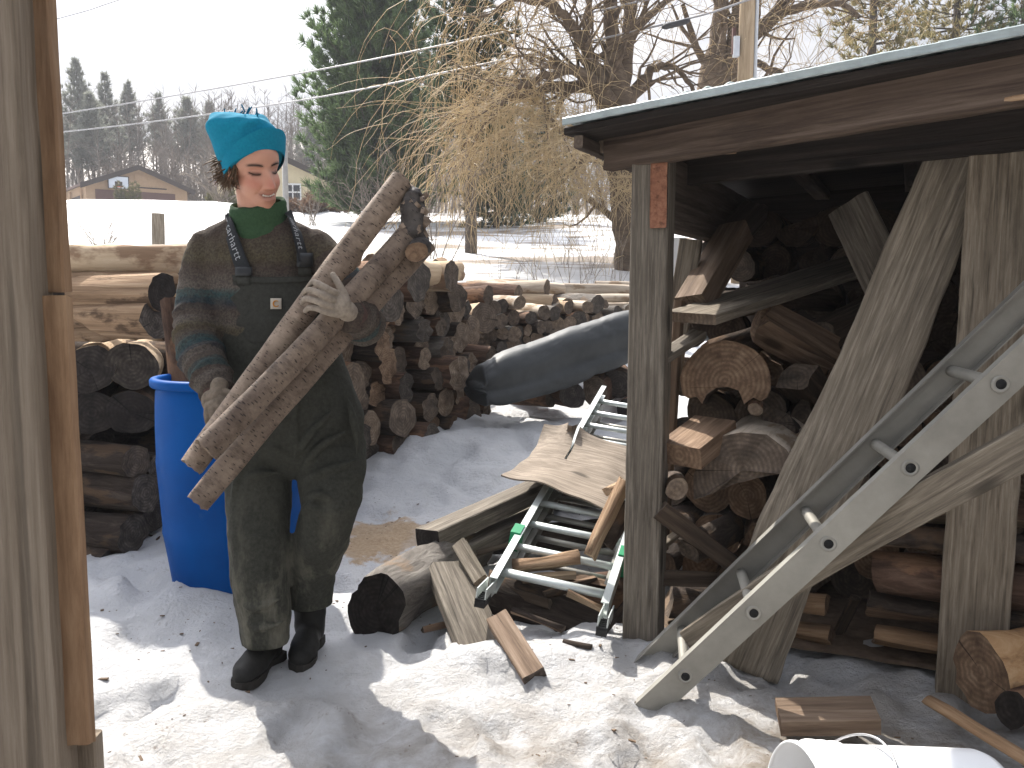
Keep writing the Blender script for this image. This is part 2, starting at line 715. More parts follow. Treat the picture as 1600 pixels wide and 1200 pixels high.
# ------------------------------------------------------------------ materials of the scene
def snow_mat():
    b = NB('snow', .55, .3)
    tc = b.n('ShaderNodeTexCoord').outputs['Object']

    def co(scale=(1, 1, 1)):
        mp = b.n('ShaderNodeMapping')
        mp.inputs['Scale'].default_value = scale
        b.link(tc, mp.inputs['Vector'])
        return mp.outputs[0]
    sx = b.n('ShaderNodeSeparateXYZ')
    b.link(tc, sx.inputs[0])
    X, Y = sx.outputs['X'], sx.outputs['Y']
    big = b.noise(co(), 1.6, 6, .62)
    mid = b.noise(co(), 7, 7, .7)
    fine = b.noise(co(), 55, 5, .7)
    col = b.ramp(big, [(.3, (.60, .61, .625)), (.7, (.72, .72, .725))])
    # trodden dirty snow near the shed and the camera
    near = b.n('ShaderNodeMapRange')
    b.link(Y, near.inputs[0])
    near.inputs[1].default_value, near.inputs[2].default_value = 3.1, 2.2
    right = b.n('ShaderNodeMapRange')
    b.link(X, right.inputs[0])
    right.inputs[1].default_value, right.inputs[2].default_value = -1.2, .5
    dirt = b.math('MULTIPLY', near.outputs[0], b.math('MULTIPLY_ADD', right.outputs[0], .65, .35))
    dm = b.ramp(b.math('ADD', b.math('MULTIPLY', mid, .75), b.math('MULTIPLY', big, .35)), [(.44, .2), (.62, .95)])
    col = b.mix(b.math('MULTIPLY', dirt, dm), col, (.25, .21, .165))
    sp = b.ramp(b.noise(co(), 24, 6, .75), [(.58, 0.), (.67, 1.)])
    spm = b.math('MULTIPLY', sp, b.ramp(big, [(.42, 0.), (.6, .75)]))
    lim = b.n('ShaderNodeMapRange')
    b.link(Y, lim.inputs[0])
    lim.inputs[1].default_value, lim.inputs[2].default_value = 7, 3
    col = b.mix(b.math('MULTIPLY', spm, lim.outputs[0]), col, (.20, .15, .11))
    # spilt sawdust beside the path: two ragged tan stains
    for (cx, cy, r, s) in SAWDUST:
        dx = b.math('SUBTRACT', X, cx)
        dy = b.math('MULTIPLY', b.math('SUBTRACT', Y, cy), .55)
        d = b.math('SQRT', b.math('ADD', b.math('MULTIPLY', dx, dx), b.math('MULTIPLY', dy, dy)))
        d = b.math('ADD', d, b.math('MULTIPLY', b.math('SUBTRACT', mid, .5), .28))
        mk = b.ramp(b.math('DIVIDE', d, r), [(.75, s), (1., 0.)])
        col = b.mix(mk, col, b.ramp(fine, [(.3, (.40, .27, .16)), (.7, (.58, .44, .29))]))
    # dead grass and litter showing through on the rise behind the piles
    far = b.n('ShaderNodeMapRange')
    b.link(Y, far.inputs[0])
    far.inputs[1].default_value, far.inputs[2].default_value = 12, 16
    gx = b.n('ShaderNodeMapRange')
    b.link(X, gx.inputs[0])
    gx.inputs[1].default_value, gx.inputs[2].default_value = -7, -2.5
    ln = b.noise(co((.16, .5, 1)), 1.0, 6, .68)
    lm = b.ramp(ln, [(.50, 0.), (.57, 1.)])
    lit = b.math('MULTIPLY', b.math('MULTIPLY', far.outputs[0], gx.outputs[0]), lm)
    gr = b.ramp(b.noise(co(), 6, 7, .75), [(.3, (.10, .07, .045)), (.6, (.22, .17, .12)), (.8, (.34, .29, .22))])
    col = b.mix(lit, col, gr)
    # the wooded hill beyond: leaf litter
    hill = b.n('ShaderNodeMapRange')
    b.link(Y, hill.inputs[0])
    hill.inputs[1].default_value, hill.inputs[2].default_value = 66, 74
    col = b.mix(hill.outputs[0], col, (.16, .13, .105))
    b.color(col)
    h = b.math('ADD', b.math('MULTIPLY', fine, .35), b.noise(co(), 22, 8, .75))
    b.bump(h, 1.0, .03)
    b.b.inputs['Subsurface Weight'].default_value = 0.0
    return b.m


q1, q2, q3 = G(592, 838), G(632, 845), G(570, 855)
SAWDUST = [(q1.x, q1.y, .17, .95), (q2.x, q2.y, .10, .8), (q3.x, q3.y, .10, .9)]

M = {}
M['snow'] = snow_mat()
M['grey_wood'] = m_wood('grey_wood', (.055, .046, .036), (.138, .118, .094), (.265, .232, .188), 85, .05, .6, stain=.5)
M['pale_plank'] = m_wood('pale_plank', (.085, .070, .053), (.19, .16, .122), (.34, .293, .23), 80, .05, .4, stain=.35, stainc=(.09, .075, .06))
M['dark_wood'] = m_wood('dark_wood', (.030, .023, .018), (.068, .053, .043), (.125, .10, .082), 50, .05, .5, stain=.5)
M['post_wood'] = m_wood('post_wood', (.080, .063, .044), (.20, .164, .122), (.335, .285, .22), 85, .05, .6, stain=.5, rv=.1)
M['beam_wood'] = m_wood('beam_wood', (.045, .030, .022), (.10, .071, .053), (.18, .136, .105), 50, .05, .5, stain=.5)
M['shade_wood'] = m_wood('shade_wood', (.010, .008, .007), (.024, .019, .016), (.05, .04, .034), 50, .05, .5, stain=.5)  # near-black wood: shade of shed interior and doorway gap put into the colour
M['brown_wood'] = m_wood('brown_wood', (.08, .055, .038), (.17, .118, .082), (.28, .21, .155), 45, .06, .4, stain=.35)
M['orange_wood'] = m_wood('orange_wood', (.13, .078, .044), (.28, .175, .10), (.42, .295, .185), 45, .07, .5, stain=.3)
M['fresh_split'] = m_wood('fresh_split', (.14, .098, .064), (.32, .235, .155), (.52, .405, .28), 45, .06, .55, stain=.45, stainc=(.07, .05, .035))
M['old_split'] = m_wood('old_split', (.08, .05, .032), (.19, .125, .082), (.33, .235, .16), 45, .06, .6, stain=.5)
M['dim_split'] = m_wood('dim_split', (.028, .019, .013), (.065, .046, .032), (.125, .092, .066), 45, .06, .6, stain=.5)  # darker copy of the old split wood, shed shade painted in
M['board_brown'] = m_wood('board_brown', (.11, .062, .034), (.215, .132, .076), (.30, .20, .122), 48, .10, .45, stain=.45, stainc=(.13, .10, .075), bump=.35, rv=.1)
M['board_grey'] = m_wood('board_grey', (.10, .078, .057), (.195, .157, .118), (.30, .25, .195), 75, .035, .5, stain=.5, stainc=(.10, .08, .06), rv=.1)
M['red_end'] = m_wood('red_end', (.13, .058, .036), (.25, .112, .068), (.34, .18, .11), 50, .5, .5, stain=.3, rv=.1)
M['debarked'] = m_bark('debarked', (.27, .19, .12), (.46, .35, .235), (.62, .50, .36), 16, .10, patch=(.30, .20, .13), bump=.5, dist=.01)
M['rotten'] = m_bark('rotten', (.12, .075, .045), (.30, .20, .125), (.50, .38, .25), 24, .07, patch=(.13, .085, .055), bump=1., dist=.018)
M['bark_dark'] = m_bark('bark_dark', (.016, .012, .010), (.052, .039, .031), (.125, .098, .08), 24, .25, patch=(.13, .085, .055))
M['bark_red'] = m_bark('bark_red', (.030, .018, .013), (.10, .060, .042), (.21, .138, .098), 22, .18, patch=(.26, .15, .09))
M['bark_grey'] = m_bark('bark_grey', (.05, .045, .04), (.14, .125, .11), (.27, .25, .22), 20, .2, patch=(.20, .15, .11))
M['bark_pole'] = m_bark('bark_pole', (.25, .20, .15), (.46, .39, .31), (.62, .55, .45), 18, .12, patch=(.34, .25, .17), bump=.4)
M['end_dim'] = m_end('end_dim', (.022, .015, .011), (.055, .038, .027), (.10, .072, .052), 20, dirt=.5, dirtc=(.015, .011, .009))  # darkened cut end, shade under the shed roof painted in
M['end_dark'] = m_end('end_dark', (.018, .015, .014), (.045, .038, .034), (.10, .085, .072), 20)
M['end_grey'] = m_end('end_grey', (.032, .027, .023), (.085, .071, .059), (.18, .152, .126), 20, dirt=.55)
M['end_tan'] = m_end('end_tan', (.09, .064, .045), (.20, .15, .108), (.34, .265, .195), 20, dirt=.5, dirtc=(.07, .055, .045))
M['end_brown'] = m_end('end_brown', (.08, .05, .033), (.19, .125, .08), (.31, .22, .145), 20, dirt=.45, dirtc=(.05, .03, .02))
M['end_wood'] = m_end('end_wood', (.06, .045, .035), (.13, .10, .075), (.22, .17, .13), 20)
M['end_black'] = m_end('end_black', (.010, .008, .007), (.028, .023, .020), (.065, .055, .048), 20)
M['tree_bark'] = m_bark('tree_bark', (.05, .04, .033), (.12, .10, .082), (.22, .185, .15), 9, .3, rv=.25)
M['willow_bark'] = m_bark('willow_bark', (.07, .052, .038), (.165, .125, .09), (.28, .22, .165), 8, .3, rv=.2)
M['grey_twig'] = m_plain('grey_twig', (.21, .175, .14), .8, .35, 1.5, 0)
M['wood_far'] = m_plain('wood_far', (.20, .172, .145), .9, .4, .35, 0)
M['litter'] = m_plain('litter', (.15, .105, .07), .9, .5, 20, .3)


def leafy(b, c, amount=.45):
    """thin leaves and needles let the sun through"""
    b.color(c)
    tr = b.n('ShaderNodeBsdfTranslucent')
    b.put(tr.inputs['Color'], c)
    mx_ = b.n('ShaderNodeMixShader')
    mx_.inputs[0].default_value = amount
    b.link(b.b.outputs[0], mx_.inputs[1])
    b.link(tr.outputs[0], mx_.inputs[2])
    b.link(mx_.outputs[0], b.t.nodes['Material Output'].inputs[0])


def needle_mat(name, a, b_):
    b = NB(name, .55, .3)
    g = b.noise(b.coord(), 1.1, 4, .6)
    f = b.noise(b.coord(), 9, 3, .6)
    c = b.ramp(g, [(.32, a), (.66, b_)])
    c = b.mix(b.ramp(f, [(.35, .0), (.75, .45)]), c, tuple(x * 1.5 for x in b_))
    leafy(b, c)
    return b.m


M['willow_twig'] = needle_mat('willow_twig', (.36, .275, .155), (.56, .455, .285))
M['needles'] = needle_mat('needles', (.038, .075, .030), (.12, .175, .07))
M['needles_dark'] = needle_mat('needles_dark', (.032, .055, .034), (.075, .105, .060))
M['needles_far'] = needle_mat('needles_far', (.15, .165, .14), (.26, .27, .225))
M['needles_yellow'] = needle_mat('needles_yellow', (.11, .115, .05), (.28, .23, .11))

# ------------------------------------------------------------------ ground: one sheet to the horizon


def axis_cells(lo, hi, step, far_lo, far_hi, grow=1.16):
    c = list(np.arange(lo, hi + 1e-6, step))
    s = step
    while c[-1] < far_hi:
        s *= grow
        c.append(c[-1] + s)
    s = step
    while c[0] > far_lo:
        s *= grow
        c.insert(0, c[0] - s)
    return c


xs = axis_cells(-2.6, 2.6, .03, -200, 200, 1.11)
ys = axis_cells(1.3, 6.2, .03, -12, 240, 1.085)
gv = [(x, y, gz(x, y)) for y in ys for x in xs]
nx = len(xs)
gf = [(j * nx + i, j * nx + i + 1, (j + 1) * nx + i + 1, (j + 1) * nx + i) for j in range(len(ys) - 1) for i in range(nx - 1)]
tag(obj('ground', gv, gf, M['snow']), kind='structure')

# bits of bark and wood trodden into the snow
d = MB()
for _ in range(1200):
    x, y = random.uniform(-1.5, 2.0), random.uniform(1.45, 4.6)
    if n3(x * 1.5, y * 1.5, 40) < -.1:
        continue
    s = random.choice((.002, .0025, .003, .0035, .004, .005, .009)) * random.uniform(.6, 1.2)
    a = random.uniform(0, 6.28)
    v, f = box(s * random.uniform(1, 3.5), s, s * .45)
    mm = Matrix.Translation((x, y, gz(x, y) + .001)) @ Matrix.Rotation(a, 4, 'Z') @ Matrix.Rotation(random.uniform(-.3, .3), 4, 'Y')
    d.add([mm @ p for p in v], f)
tag(d.build('wood_chips', M['litter'], smooth=False), 'small dark bits of bark scattered over the trodden snow', 'wood chips', kind='stuff')

# ------------------------------------------------------------------ sky, sun, camera
SUN_AZ, SUN_EL = rad(SUN_AZ_D), rad(SUN_EL_D)
w = bpy.data.worlds.new('World')
sc.world = w
w.use_nodes = True
nt = w.node_tree
bg = nt.nodes['Background']
sky = nt.nodes.new('ShaderNodeTexSky')
sky.sky_type = 'NISHITA'
sky.sun_disc = False
sky.sun_elevation = SUN_EL
sky.sun_rotation = SUN_AZ
sky.air_density, sky.dust_density, sky.ozone_density = 1.0, 1.6, 1.0
tc = nt.nodes.new('ShaderNodeTexCoord')
mp = nt.nodes.new('ShaderNodeMapping')
mp.inputs['Scale'].default_value = (1.6, 1.6, 4.5)
nz = nt.nodes.new('ShaderNodeTexNoise')
nz.inputs['Scale'].default_value = 1.5
nz.inputs['Detail'].default_value = 7
nz.inputs['Roughness'].default_value = .58
nt.links.new(tc.outputs['Generated'], mp.inputs[0])
nt.links.new(mp.outputs[0], nz.inputs['Vector'])
cr = nt.nodes.new('ShaderNodeValToRGB')
cr.color_ramp.elements[0].position, cr.color_ramp.elements[0].color = .36, (.6, .6, .6, 1)
cr.color_ramp.elements[1].position, cr.color_ramp.elements[1].color = .62, (1, 1, 1, 1)
nt.links.new(nz.outputs['Fac'], cr.inputs[0])
# thin high cloud: the sky's own brightness with its blue washed out
bw = nt.nodes.new('ShaderNodeRGBToBW')
nt.links.new(sky.outputs[0], bw.inputs[0])
ml = nt.nodes.new('ShaderNodeMix')
ml.data_type, ml.blend_type = 'RGBA', 'MULTIPLY'
ml.inputs[0].default_value = 1
nt.links.new(bw.outputs[0], ml.inputs[6])
cr2 = nt.nodes.new('ShaderNodeValToRGB')
cr2.color_ramp.elements[0].position, cr2.color_ramp.elements[0].color = .38, (CLOUD * .66, CLOUD * .665, CLOUD * .70, 1)
cr2.color_ramp.elements[1].position, cr2.color_ramp.elements[1].color = .66, (CLOUD, CLOUD * .985, CLOUD, 1)
nz2 = nt.nodes.new('ShaderNodeTexNoise')
nz2.inputs['Scale'].default_value = 2.6
nz2.inputs['Detail'].default_value = 8
nz2.inputs['Roughness'].default_value = .6
nz2.inputs['Distortion'].default_value = .6
nt.links.new(mp.outputs[0], nz2.inputs['Vector'])
nt.links.new(nz2.outputs['Fac'], cr2.inputs[0])
nt.links.new(cr2.outputs[0], ml.inputs[7])
mx = nt.nodes.new('ShaderNodeMix')
mx.data_type = 'RGBA'
nt.links.new(cr.outputs[0], mx.inputs[0])
nt.links.new(sky.outputs[0], mx.inputs[6])
nt.links.new(ml.outputs[2], mx.inputs[7])
# cloudy skies are brighter overhead than near the horizon
sz = nt.nodes.new('ShaderNodeSeparateXYZ')
nt.links.new(tc.outputs['Generated'], sz.inputs[0])
mr = nt.nodes.new('ShaderNodeMapRange')
nt.links.new(sz.outputs['Z'], mr.inputs[0])
mr.inputs[1].default_value, mr.inputs[2].default_value = .18, .75
mr.inputs[3].default_value, mr.inputs[4].default_value = .24, 1.7
ml2 = nt.nodes.new('ShaderNodeMix')
ml2.data_type, ml2.blend_type = 'RGBA', 'MULTIPLY'
ml2.inputs[0].default_value = 1
nt.links.new(mx.outputs[2], ml2.inputs[6])
nt.links.new(mr.outputs[0], ml2.inputs[7])
nt.links.new(ml2.outputs[2], bg.inputs['Color'])
bg.inputs['Strength'].default_value = SKY_STRENGTH

sun = bpy.data.lights.new('sun', 'SUN')
sun.energy = SUN_POWER
sun.angle = rad(.6)
sun.color = (1.0, .94, .85)
so = bpy.data.objects.new('sun', sun)
sd = Vector((math.sin(SUN_AZ) * math.cos(SUN_EL), math.cos(SUN_AZ) * math.cos(SUN_EL), math.sin(SUN_EL)))
so.rotation_euler = sd.to_track_quat('Z', 'Y').to_euler()
so.location = sd * 30
link(so)

cam = bpy.data.cameras.new('camera')
cam.sensor_width = 36
cam.lens = 36 * F / 1600
cam.clip_start, cam.clip_end = .05, 1500
co_ = bpy.data.objects.new('camera', cam)
co_.location = (0, 0, H)
co_.rotation_euler = (math.pi / 2 - PITCH, 0, 0)
link(co_)
sc.camera = co_
sc.view_settings.view_transform = 'Standard'
sc.view_settings.look = 'None'
sc.view_settings.exposure = EXPOSURE
sc.view_settings.gamma = 1

# thin air between here and the ridge
M_h = bpy.data.materials.new('haze_air')
M_h.use_nodes = True
ht = M_h.node_tree
ht.nodes.remove(ht.nodes['Principled BSDF'])
pv = ht.nodes.new('ShaderNodeVolumePrincipled')
pv.inputs['Color'].default_value = (.92, .94, 1.0, 1)
pv.inputs['Density'].default_value = .0012
ht.links.new(pv.outputs[0], ht.nodes['Material Output'].inputs['Volume'])
hx0, hx1, hy0, hy1 = xs[0] - 3, xs[-1] + 3, ys[0] - 3, ys[-1] + 3
hv_ = [(x, y, z) for x in (hx0, hx1) for y in (hy0, hy1) for z in (-1.4, 48.0)]
tag(obj('haze', hv_, [(0, 1, 3, 2), (4, 6, 7, 5), (0, 4, 5, 1), (2, 3, 7, 6), (0, 2, 6, 4), (1, 5, 7, 3)], M_h, smooth=False), kind='stuff')
# ------------------------------------------------------------------ trees
def blades(cent, dirs, n, ln, wd, spread, rng):
    """needle tufts: n thin triangles per centre"""
    K = len(cent)
    c = np.repeat(cent, n, axis=0)
    d = np.repeat(dirs, n, axis=0) + rng.normal(0, spread, (K * n, 3))
    d /= np.linalg.norm(d, axis=1, keepdims=True) + 1e-9
    p = np.cross(d, rng.normal(0, 1, (K * n, 3)))
    p /= np.linalg.norm(p, axis=1, keepdims=True) + 1e-9
    L = ln * rng.uniform(.6, 1.25, (K * n, 1))
    v = np.empty((K * n * 3, 3))
    v[0::3] = c - p * wd
    v[1::3] = c + p * wd
    v[2::3] = c + d * L
    f = np.arange(K * n * 3).reshape(-1, 3)
    return v, f


def conifer(name, base, h, crown, label, mat, seed, levels=40, nb=5, blade=(.32, .022), nblade=14, step=.24, start=.12, lift=.25, tr=.2, group=None, plume=1.0, holes=.0, sub=True):
    """crown(t): branch length at relative height t"""
    rng = np.random.default_rng(seed)
    base = Vector(base)
    root = empty(name, base, label, 'tree', group)
    tb = MB()
    tb.add(*tube([Vector((0, 0, -.3)), Vector((.02 * h * .1, 0, h * .5)), Vector((0, 0, h * .98))], [tr, tr * .6, tr * .08], 9))
    cen, dirs = [], []
    for i in range(levels):
        t = start + (1 - start) * (i + rng.uniform(0, .7)) / levels
        z = t * h
        Lm = crown(t)
        a0 = rng.uniform(0, 6.28)
        for k in range(nb):
            if rng.uniform() < holes:
                continue
            a = a0 + 6.283 * k / nb + rng.uniform(-.4, .4)
            L = Lm * rng.uniform(.62, 1.12)
            o = np.array([math.cos(a), math.sin(a), 0])
            el = lift + rng.uniform(-.15, .2) + .35 * t
            pts = []
            ns = max(3, int(L / step))
            for j in range(ns + 1):
                s = j / ns
                pts.append(o * L * s * math.cos(el * .6) + np.array([0, 0, z + L * (math.sin(el) * s * s - .10 * s * (1 - s) * 2)]))
            if Lm > .5:
                tb.add(*tube([Vector(pts[0]), Vector(pts[len(pts) // 2]), Vector(pts[-1])], [.035 * L * .35 + .008, .02 * L * .3 + .006, .005], 4))
            side = np.array([-o[1], o[0], 0])
            for j in range(1, ns + 1):
                s = j / ns
                if s < .22:
                    continue
                dv = pts[j] - pts[j - 1]
                dv /= np.linalg.norm(dv) + 1e-9
                m_ = 1 if not sub else int(1 + 2.2 * (1 - abs(s - .6)) * min(1.6, L))
                for q in range(m_):
                    off = side * rng.normal(0, .16) * L * (1 - .5 * s) + np.array([0, 0, rng.normal(0, .05)])
                    cen.append(pts[j] + off)
                    dirs.append(dv * .8 + side * np.sign(off @ side) * .35 + np.array([0, 0, .35 * plume]))
    v, f = blades(np.array(cen), np.array(dirs), nblade, blade[0], blade[1], .42, rng)
    tb.build('trunk', M['tree_bark'], root)
    obj('crown', v, f, mat, root, smooth=False)
    return root


def bpine(t):
    # broad white pine: wide low skirt, uneven tiers
    return max(.25, 3.5 * min(1, .60 + 2.4 * t) * (1 - t) ** .55 * (1 + .16 * math.sin(t * 31) + .10 * math.sin(t * 77)))


g = P(590, 330, 36)
conifer('pine_tree', (g.x, 36, gbase(g.x, 36)), 12.8, bpine, 'big bushy green pine with wide tiers of branches behind the person', M['needles'], 3, levels=62, nb=7, start=.04, lift=.28, tr=.28, blade=(.40, .030), nblade=16)
g = P(736, 395, 20.6)
conifer('pine_tree', (g.x, 20.6, gbase(g.x, 20.6)), 9.4, lambda t: .2 if t < .27 else max(.12, 1.6 * (1 - t) ** .55 * (1 + .2 * math.sin(t * 40))), 'narrow dark conifer with a bare straight lower trunk standing in the willow twigs', M['needles_dark'], 5, levels=40, nb=5, start=.25, tr=.15, blade=(.22, .018), nblade=18, step=.14)
for k, (px, py, Y, h, r) in enumerate([(775, 345, 33, 4.4, 1.5), (840, 345, 36, 5.2, 1.6)]):
    g = P(px, py, Y)
    conifer('spruce_tree', (g.x, Y, gbase(g.x, Y)), h, lambda t, r=r: max(.1, r * (1 - t) ** .7), ['low dark spruce half hidden behind the hanging willow twigs', 'taller dark spruce deeper behind the hanging willow twigs'][k], M['needles_dark'], 20 + k, levels=22, nb=6, start=.02, tr=.12, blade=(.3, .025), nblade=12, lift=.1)
for k, (px, Y, h, r, mt, lb) in enumerate([
        (1352, 27, 12.0, 2.1, 'needles_yellow', 'yellowish green pine showing just over the shed roof beside the utility pole'),
        (1480, 31, 14.5, 2.9, 'needles_yellow', 'thin tawny pine over the shed roof between two greener pines'),
        (1585, 29, 13.0, 2.0, 'needles', 'green pine over the high end of the shed roof')]):
    g = P(px, 300, Y)
    conifer('pine_tree', (g.x, Y, gbase(g.x, Y)), h, lambda t, r=r: max(.15, r * (1 - t) ** .5 * (1 + .3 * math.sin(t * 43))), lb, M[mt], 30 + k, levels=34, nb=5, start=.2, tr=.2, blade=(.3, .02), nblade=11, step=.3, holes=.12)
# conifers one can tell apart on the wooded ridge
ridge = [(118, 92, 88, 'tallest ridge conifer beside the brown board post'), (163, 117, 92, 'second ridge conifer from the brown boards, with a ragged top'), (199, 130, 97, 'pale thin-topped ridge conifer over the garage'),
         (247, 148, 99, 'slender sparse ridge conifer right of the garage peak'), (291, 156, 93, 'small dense dark ridge conifer left of the blue hat'), (327, 163, 102, 'grey faint ridge conifer just left of the blue hat'),
         (140, 150, 84, 'dark ridge conifer low between the two tallest ones'), (485, 196, 96, 'faint ridge conifer right of the blue hat')]
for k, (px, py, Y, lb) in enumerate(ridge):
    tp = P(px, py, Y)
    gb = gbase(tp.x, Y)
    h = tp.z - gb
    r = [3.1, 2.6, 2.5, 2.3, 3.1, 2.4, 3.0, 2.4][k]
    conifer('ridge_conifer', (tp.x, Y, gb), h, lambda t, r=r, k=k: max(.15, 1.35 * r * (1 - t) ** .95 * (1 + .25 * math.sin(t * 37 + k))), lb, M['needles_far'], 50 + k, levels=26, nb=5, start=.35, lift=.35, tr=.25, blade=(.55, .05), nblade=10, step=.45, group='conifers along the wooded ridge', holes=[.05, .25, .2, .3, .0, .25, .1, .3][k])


# far bare woods on the hill: one mass
def woods(n, seed, xr, yr, hr, dens=26):
    rng = np.random.default_rng(seed)
    V, Fc = [], []

    def prism(a, b, ra, rb):
        d = b - a
        p = np.cross(d, rng.normal(0, 1, 3))
        p /= np.linalg.norm(p) + 1e-9
        q = np.cross(d, p)
        q /= np.linalg.norm(q) + 1e-9
        k = len(V)
        for c, r in ((a, ra), (b, rb)):
            for t in (0, 2.1, 4.2):
                V.append(c + (p * math.cos(t) + q * math.sin(t)) * r)
        for i in range(3):
            j = (i + 1) % 3
            Fc.append((k + i, k + j, k + 3 + j, k + 3 + i))
    for _ in range(n):
        x, y = rng.uniform(*xr), rng.uniform(*yr)
        h = rng.uniform(*hr)
        b = np.array([x, y, gbase(x, y) - .2])
        lean = rng.normal(0, .05, 2)
        top = b + np.array([lean[0] * h, lean[1] * h, h])
        mid = (b + top) / 2 + np.array([rng.normal(0, .2), 0, 0])
        r = rng.uniform(.06, .15)
        prism(b, mid, r, r * .7)
        prism(mid, top, r * .7, .02)
        for _k in range(dens):
            t = rng.uniform(.12, .98)
            p0 = b + (mid - b) * t * 2 if t < .5 else mid + (top - mid) * (t * 2 - 1)
            L = rng.uniform(.8, 2.6) * (1.15 - t * .7)
            a = rng.uniform(0, 6.28)
            u = rng.uniform(.5, 1.4)
            dv = np.array([math.cos(a), math.sin(a), u])
            dv /= np.linalg.norm(dv)
            p1 = p0 + dv * L
            prism(p0, p1, .03, .016)
            p2 = p1 + (dv + rng.normal(0, .5, 3)) * L * .5
            prism(p1, p2, .016, .01)
            p3 = p0 + dv * L * .5 + (dv + rng.normal(0, .7, 3)) * L * .5
            prism(p0 + dv * L * .5, p3, .016, .01)
    return np.array(V), Fc


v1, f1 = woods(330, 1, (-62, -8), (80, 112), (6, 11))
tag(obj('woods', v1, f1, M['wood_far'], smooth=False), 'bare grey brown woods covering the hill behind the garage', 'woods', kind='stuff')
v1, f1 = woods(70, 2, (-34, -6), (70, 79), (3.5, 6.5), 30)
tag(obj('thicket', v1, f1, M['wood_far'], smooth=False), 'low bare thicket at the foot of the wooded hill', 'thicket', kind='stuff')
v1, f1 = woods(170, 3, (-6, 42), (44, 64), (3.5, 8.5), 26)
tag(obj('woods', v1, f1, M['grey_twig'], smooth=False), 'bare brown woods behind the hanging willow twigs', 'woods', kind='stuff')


# ---- bare broadleaf trees
def wavy(p, d, L, n, wob, rr, gravity=0.0, turn=None):
    pts = [Vector(p)]
    d = Vector(d).normalized()
    for i in range(n):
        d = (d + Vector((rr.gauss(0, wob), rr.gauss(0, wob), rr.gauss(0, wob) - gravity))).normalized()
        pts.append(pts[-1] + d * (L / n))
    return pts, d


def grow(mb, p, d, L, r, depth, rr, tips, spread=.6, n=6, up=.05, ends=None):
    pts, dd = wavy(p, d, L, n, .16, rr, -up)
    rs = [r * (1 - .55 * i / n) for i in range(n + 1)]
    mb.add(*tube(pts, rs, 7 if r > .05 else (5 if r > .02 else 3), cap=False))
    for q in pts[2:]:
        tips.append((q, dd, r))
    if depth == 0:
        return
    for k in range(rr.choice((2, 3, 3))):
        i = rr.randint(n // 2, n)
        a = Vector((rr.gauss(0, spread), rr.gauss(0, spread), rr.gauss(0.1, spread * .7)))
        grow(mb, pts[i], dd + a, L * rr.uniform(.55, .8), rs[i] * rr.uniform(.5, .7), depth - 1, rr, tips, spread, n, up)


def limb(mb, px, Ys, rpx, tips, rr, twigs=2, tw_len=(.8, 1.8), tw_r=.03, depth=1):
    pts = [P(x, y, Y) for (x, y), Y in zip(px, Ys)]
    rs = [R(q, Y) for q, Y in zip(rpx, Ys)]
    sp, sr = smooth_path(pts, rs, 4)
    sp = [q + Vector((rr.gauss(0, .02), rr.gauss(0, .05), rr.gauss(0, .02))) for q in sp]
    mb.add(*tube(sp, sr, 10 if max(rs) > .1 else 7, cap=False))
    for i, q in enumerate(sp[3:]):
        d = (sp[i + 3] - sp[i + 2]).normalized()
        tips.append((q, d, sr[i + 3]))
        for _ in range(twigs if i % 2 == 0 else 0):
            a = Vector((rr.gauss(0, .8), rr.gauss(0, .8), rr.gauss(.25, .6)))
            grow(mb, q, d + a, rr.uniform(*tw_len), max(.012, sr[i + 3] * .35), depth, rr, tips, .6, 5, .03)


def strands(starts, n, ln, r, rr, wob=.22, grav=.5, nseg=8, spread=.7):
    mb = MB()
    for _ in range(n):
        p, d, _r = rr.choice(starts)
        L = rr.uniform(*ln)
        d0 = d * .7 + Vector((rr.gauss(0, spread), rr.gauss(0, spread), rr.gauss(.15, spread * .6)))
        pts = [Vector(p)]
        dd = d0.normalized()
        g_ = grav * rr.uniform(.5, 1.5)
        for i in range(nseg):
            dd = (dd + Vector((rr.gauss(0, wob), rr.gauss(0, wob), rr.gauss(0, wob * .5) - g_))).normalized()
            pts.append(pts[-1] + dd * (L / nseg))
        mb.add(*tube(pts, [r * (1 - .6 * i / nseg) for i in range(nseg + 1)], 3, cap=False))
    return mb


rr = random.Random(11)
YW = 17.0
wb = P(978, 448, YW)
wroot = empty('willow_tree', (wb.x, YW, gbase(wb.x, YW)), 'large bare willow with a golden curtain of hanging twigs beside the shed roof', 'tree')
mb, tips = MB(), []
limb(mb, [(986, 470), (982, 380), (972, 270), (965, 160), (957, 72), (948, -60)], [17, 17, 17, 17, 16.8, 16.5], [26, 22, 22, 24, 12, 9], tips, rr, 1)
limb(mb, [(963, 165), (981, 92), (984, 0), (992, -80)], [17, 17.2, 17.4, 17.6], [14, 10, 9, 7], tips, rr, 1)
limb(mb, [(960, 165), (940, 132), (920, 87), (895, 40), (862, 8), (800, 2), (740, 30)], [17, 16.8, 16.5, 16.2, 16, 15.9, 15.8], [16, 13, 10, 8, 6, 4, 2], tips, rr, 2)
limb(mb, [(958, 175), (938, 138), (895, 110), (850, 120), (805, 142), (770, 190)], [17, 16.6, 16.2, 15.9, 15.7, 15.5], [14, 11, 8, 6, 4, 2], tips, rr, 2)
limb(mb, [(956, 180), (925, 140), (873, 135), (828, 147), (780, 160), (742, 190), (722, 235)], [17, 17, 17, 17, 17, 17, 17], [14, 10, 8, 6, 5, 3, 2], tips, rr, 2)
limb(mb, [(950, 150), (915, 130), (880, 150), (870, 185)], [17, 17.4, 17.7, 17.9], [10, 7, 5, 3], tips, rr, 1)
limb(mb, [(972, 165), (1005, 125), (1032, 103), (1060, 112), (1085, 140)], [17, 17, 17, 17, 17], [12, 8, 6, 4, 3], tips, rr, 2)
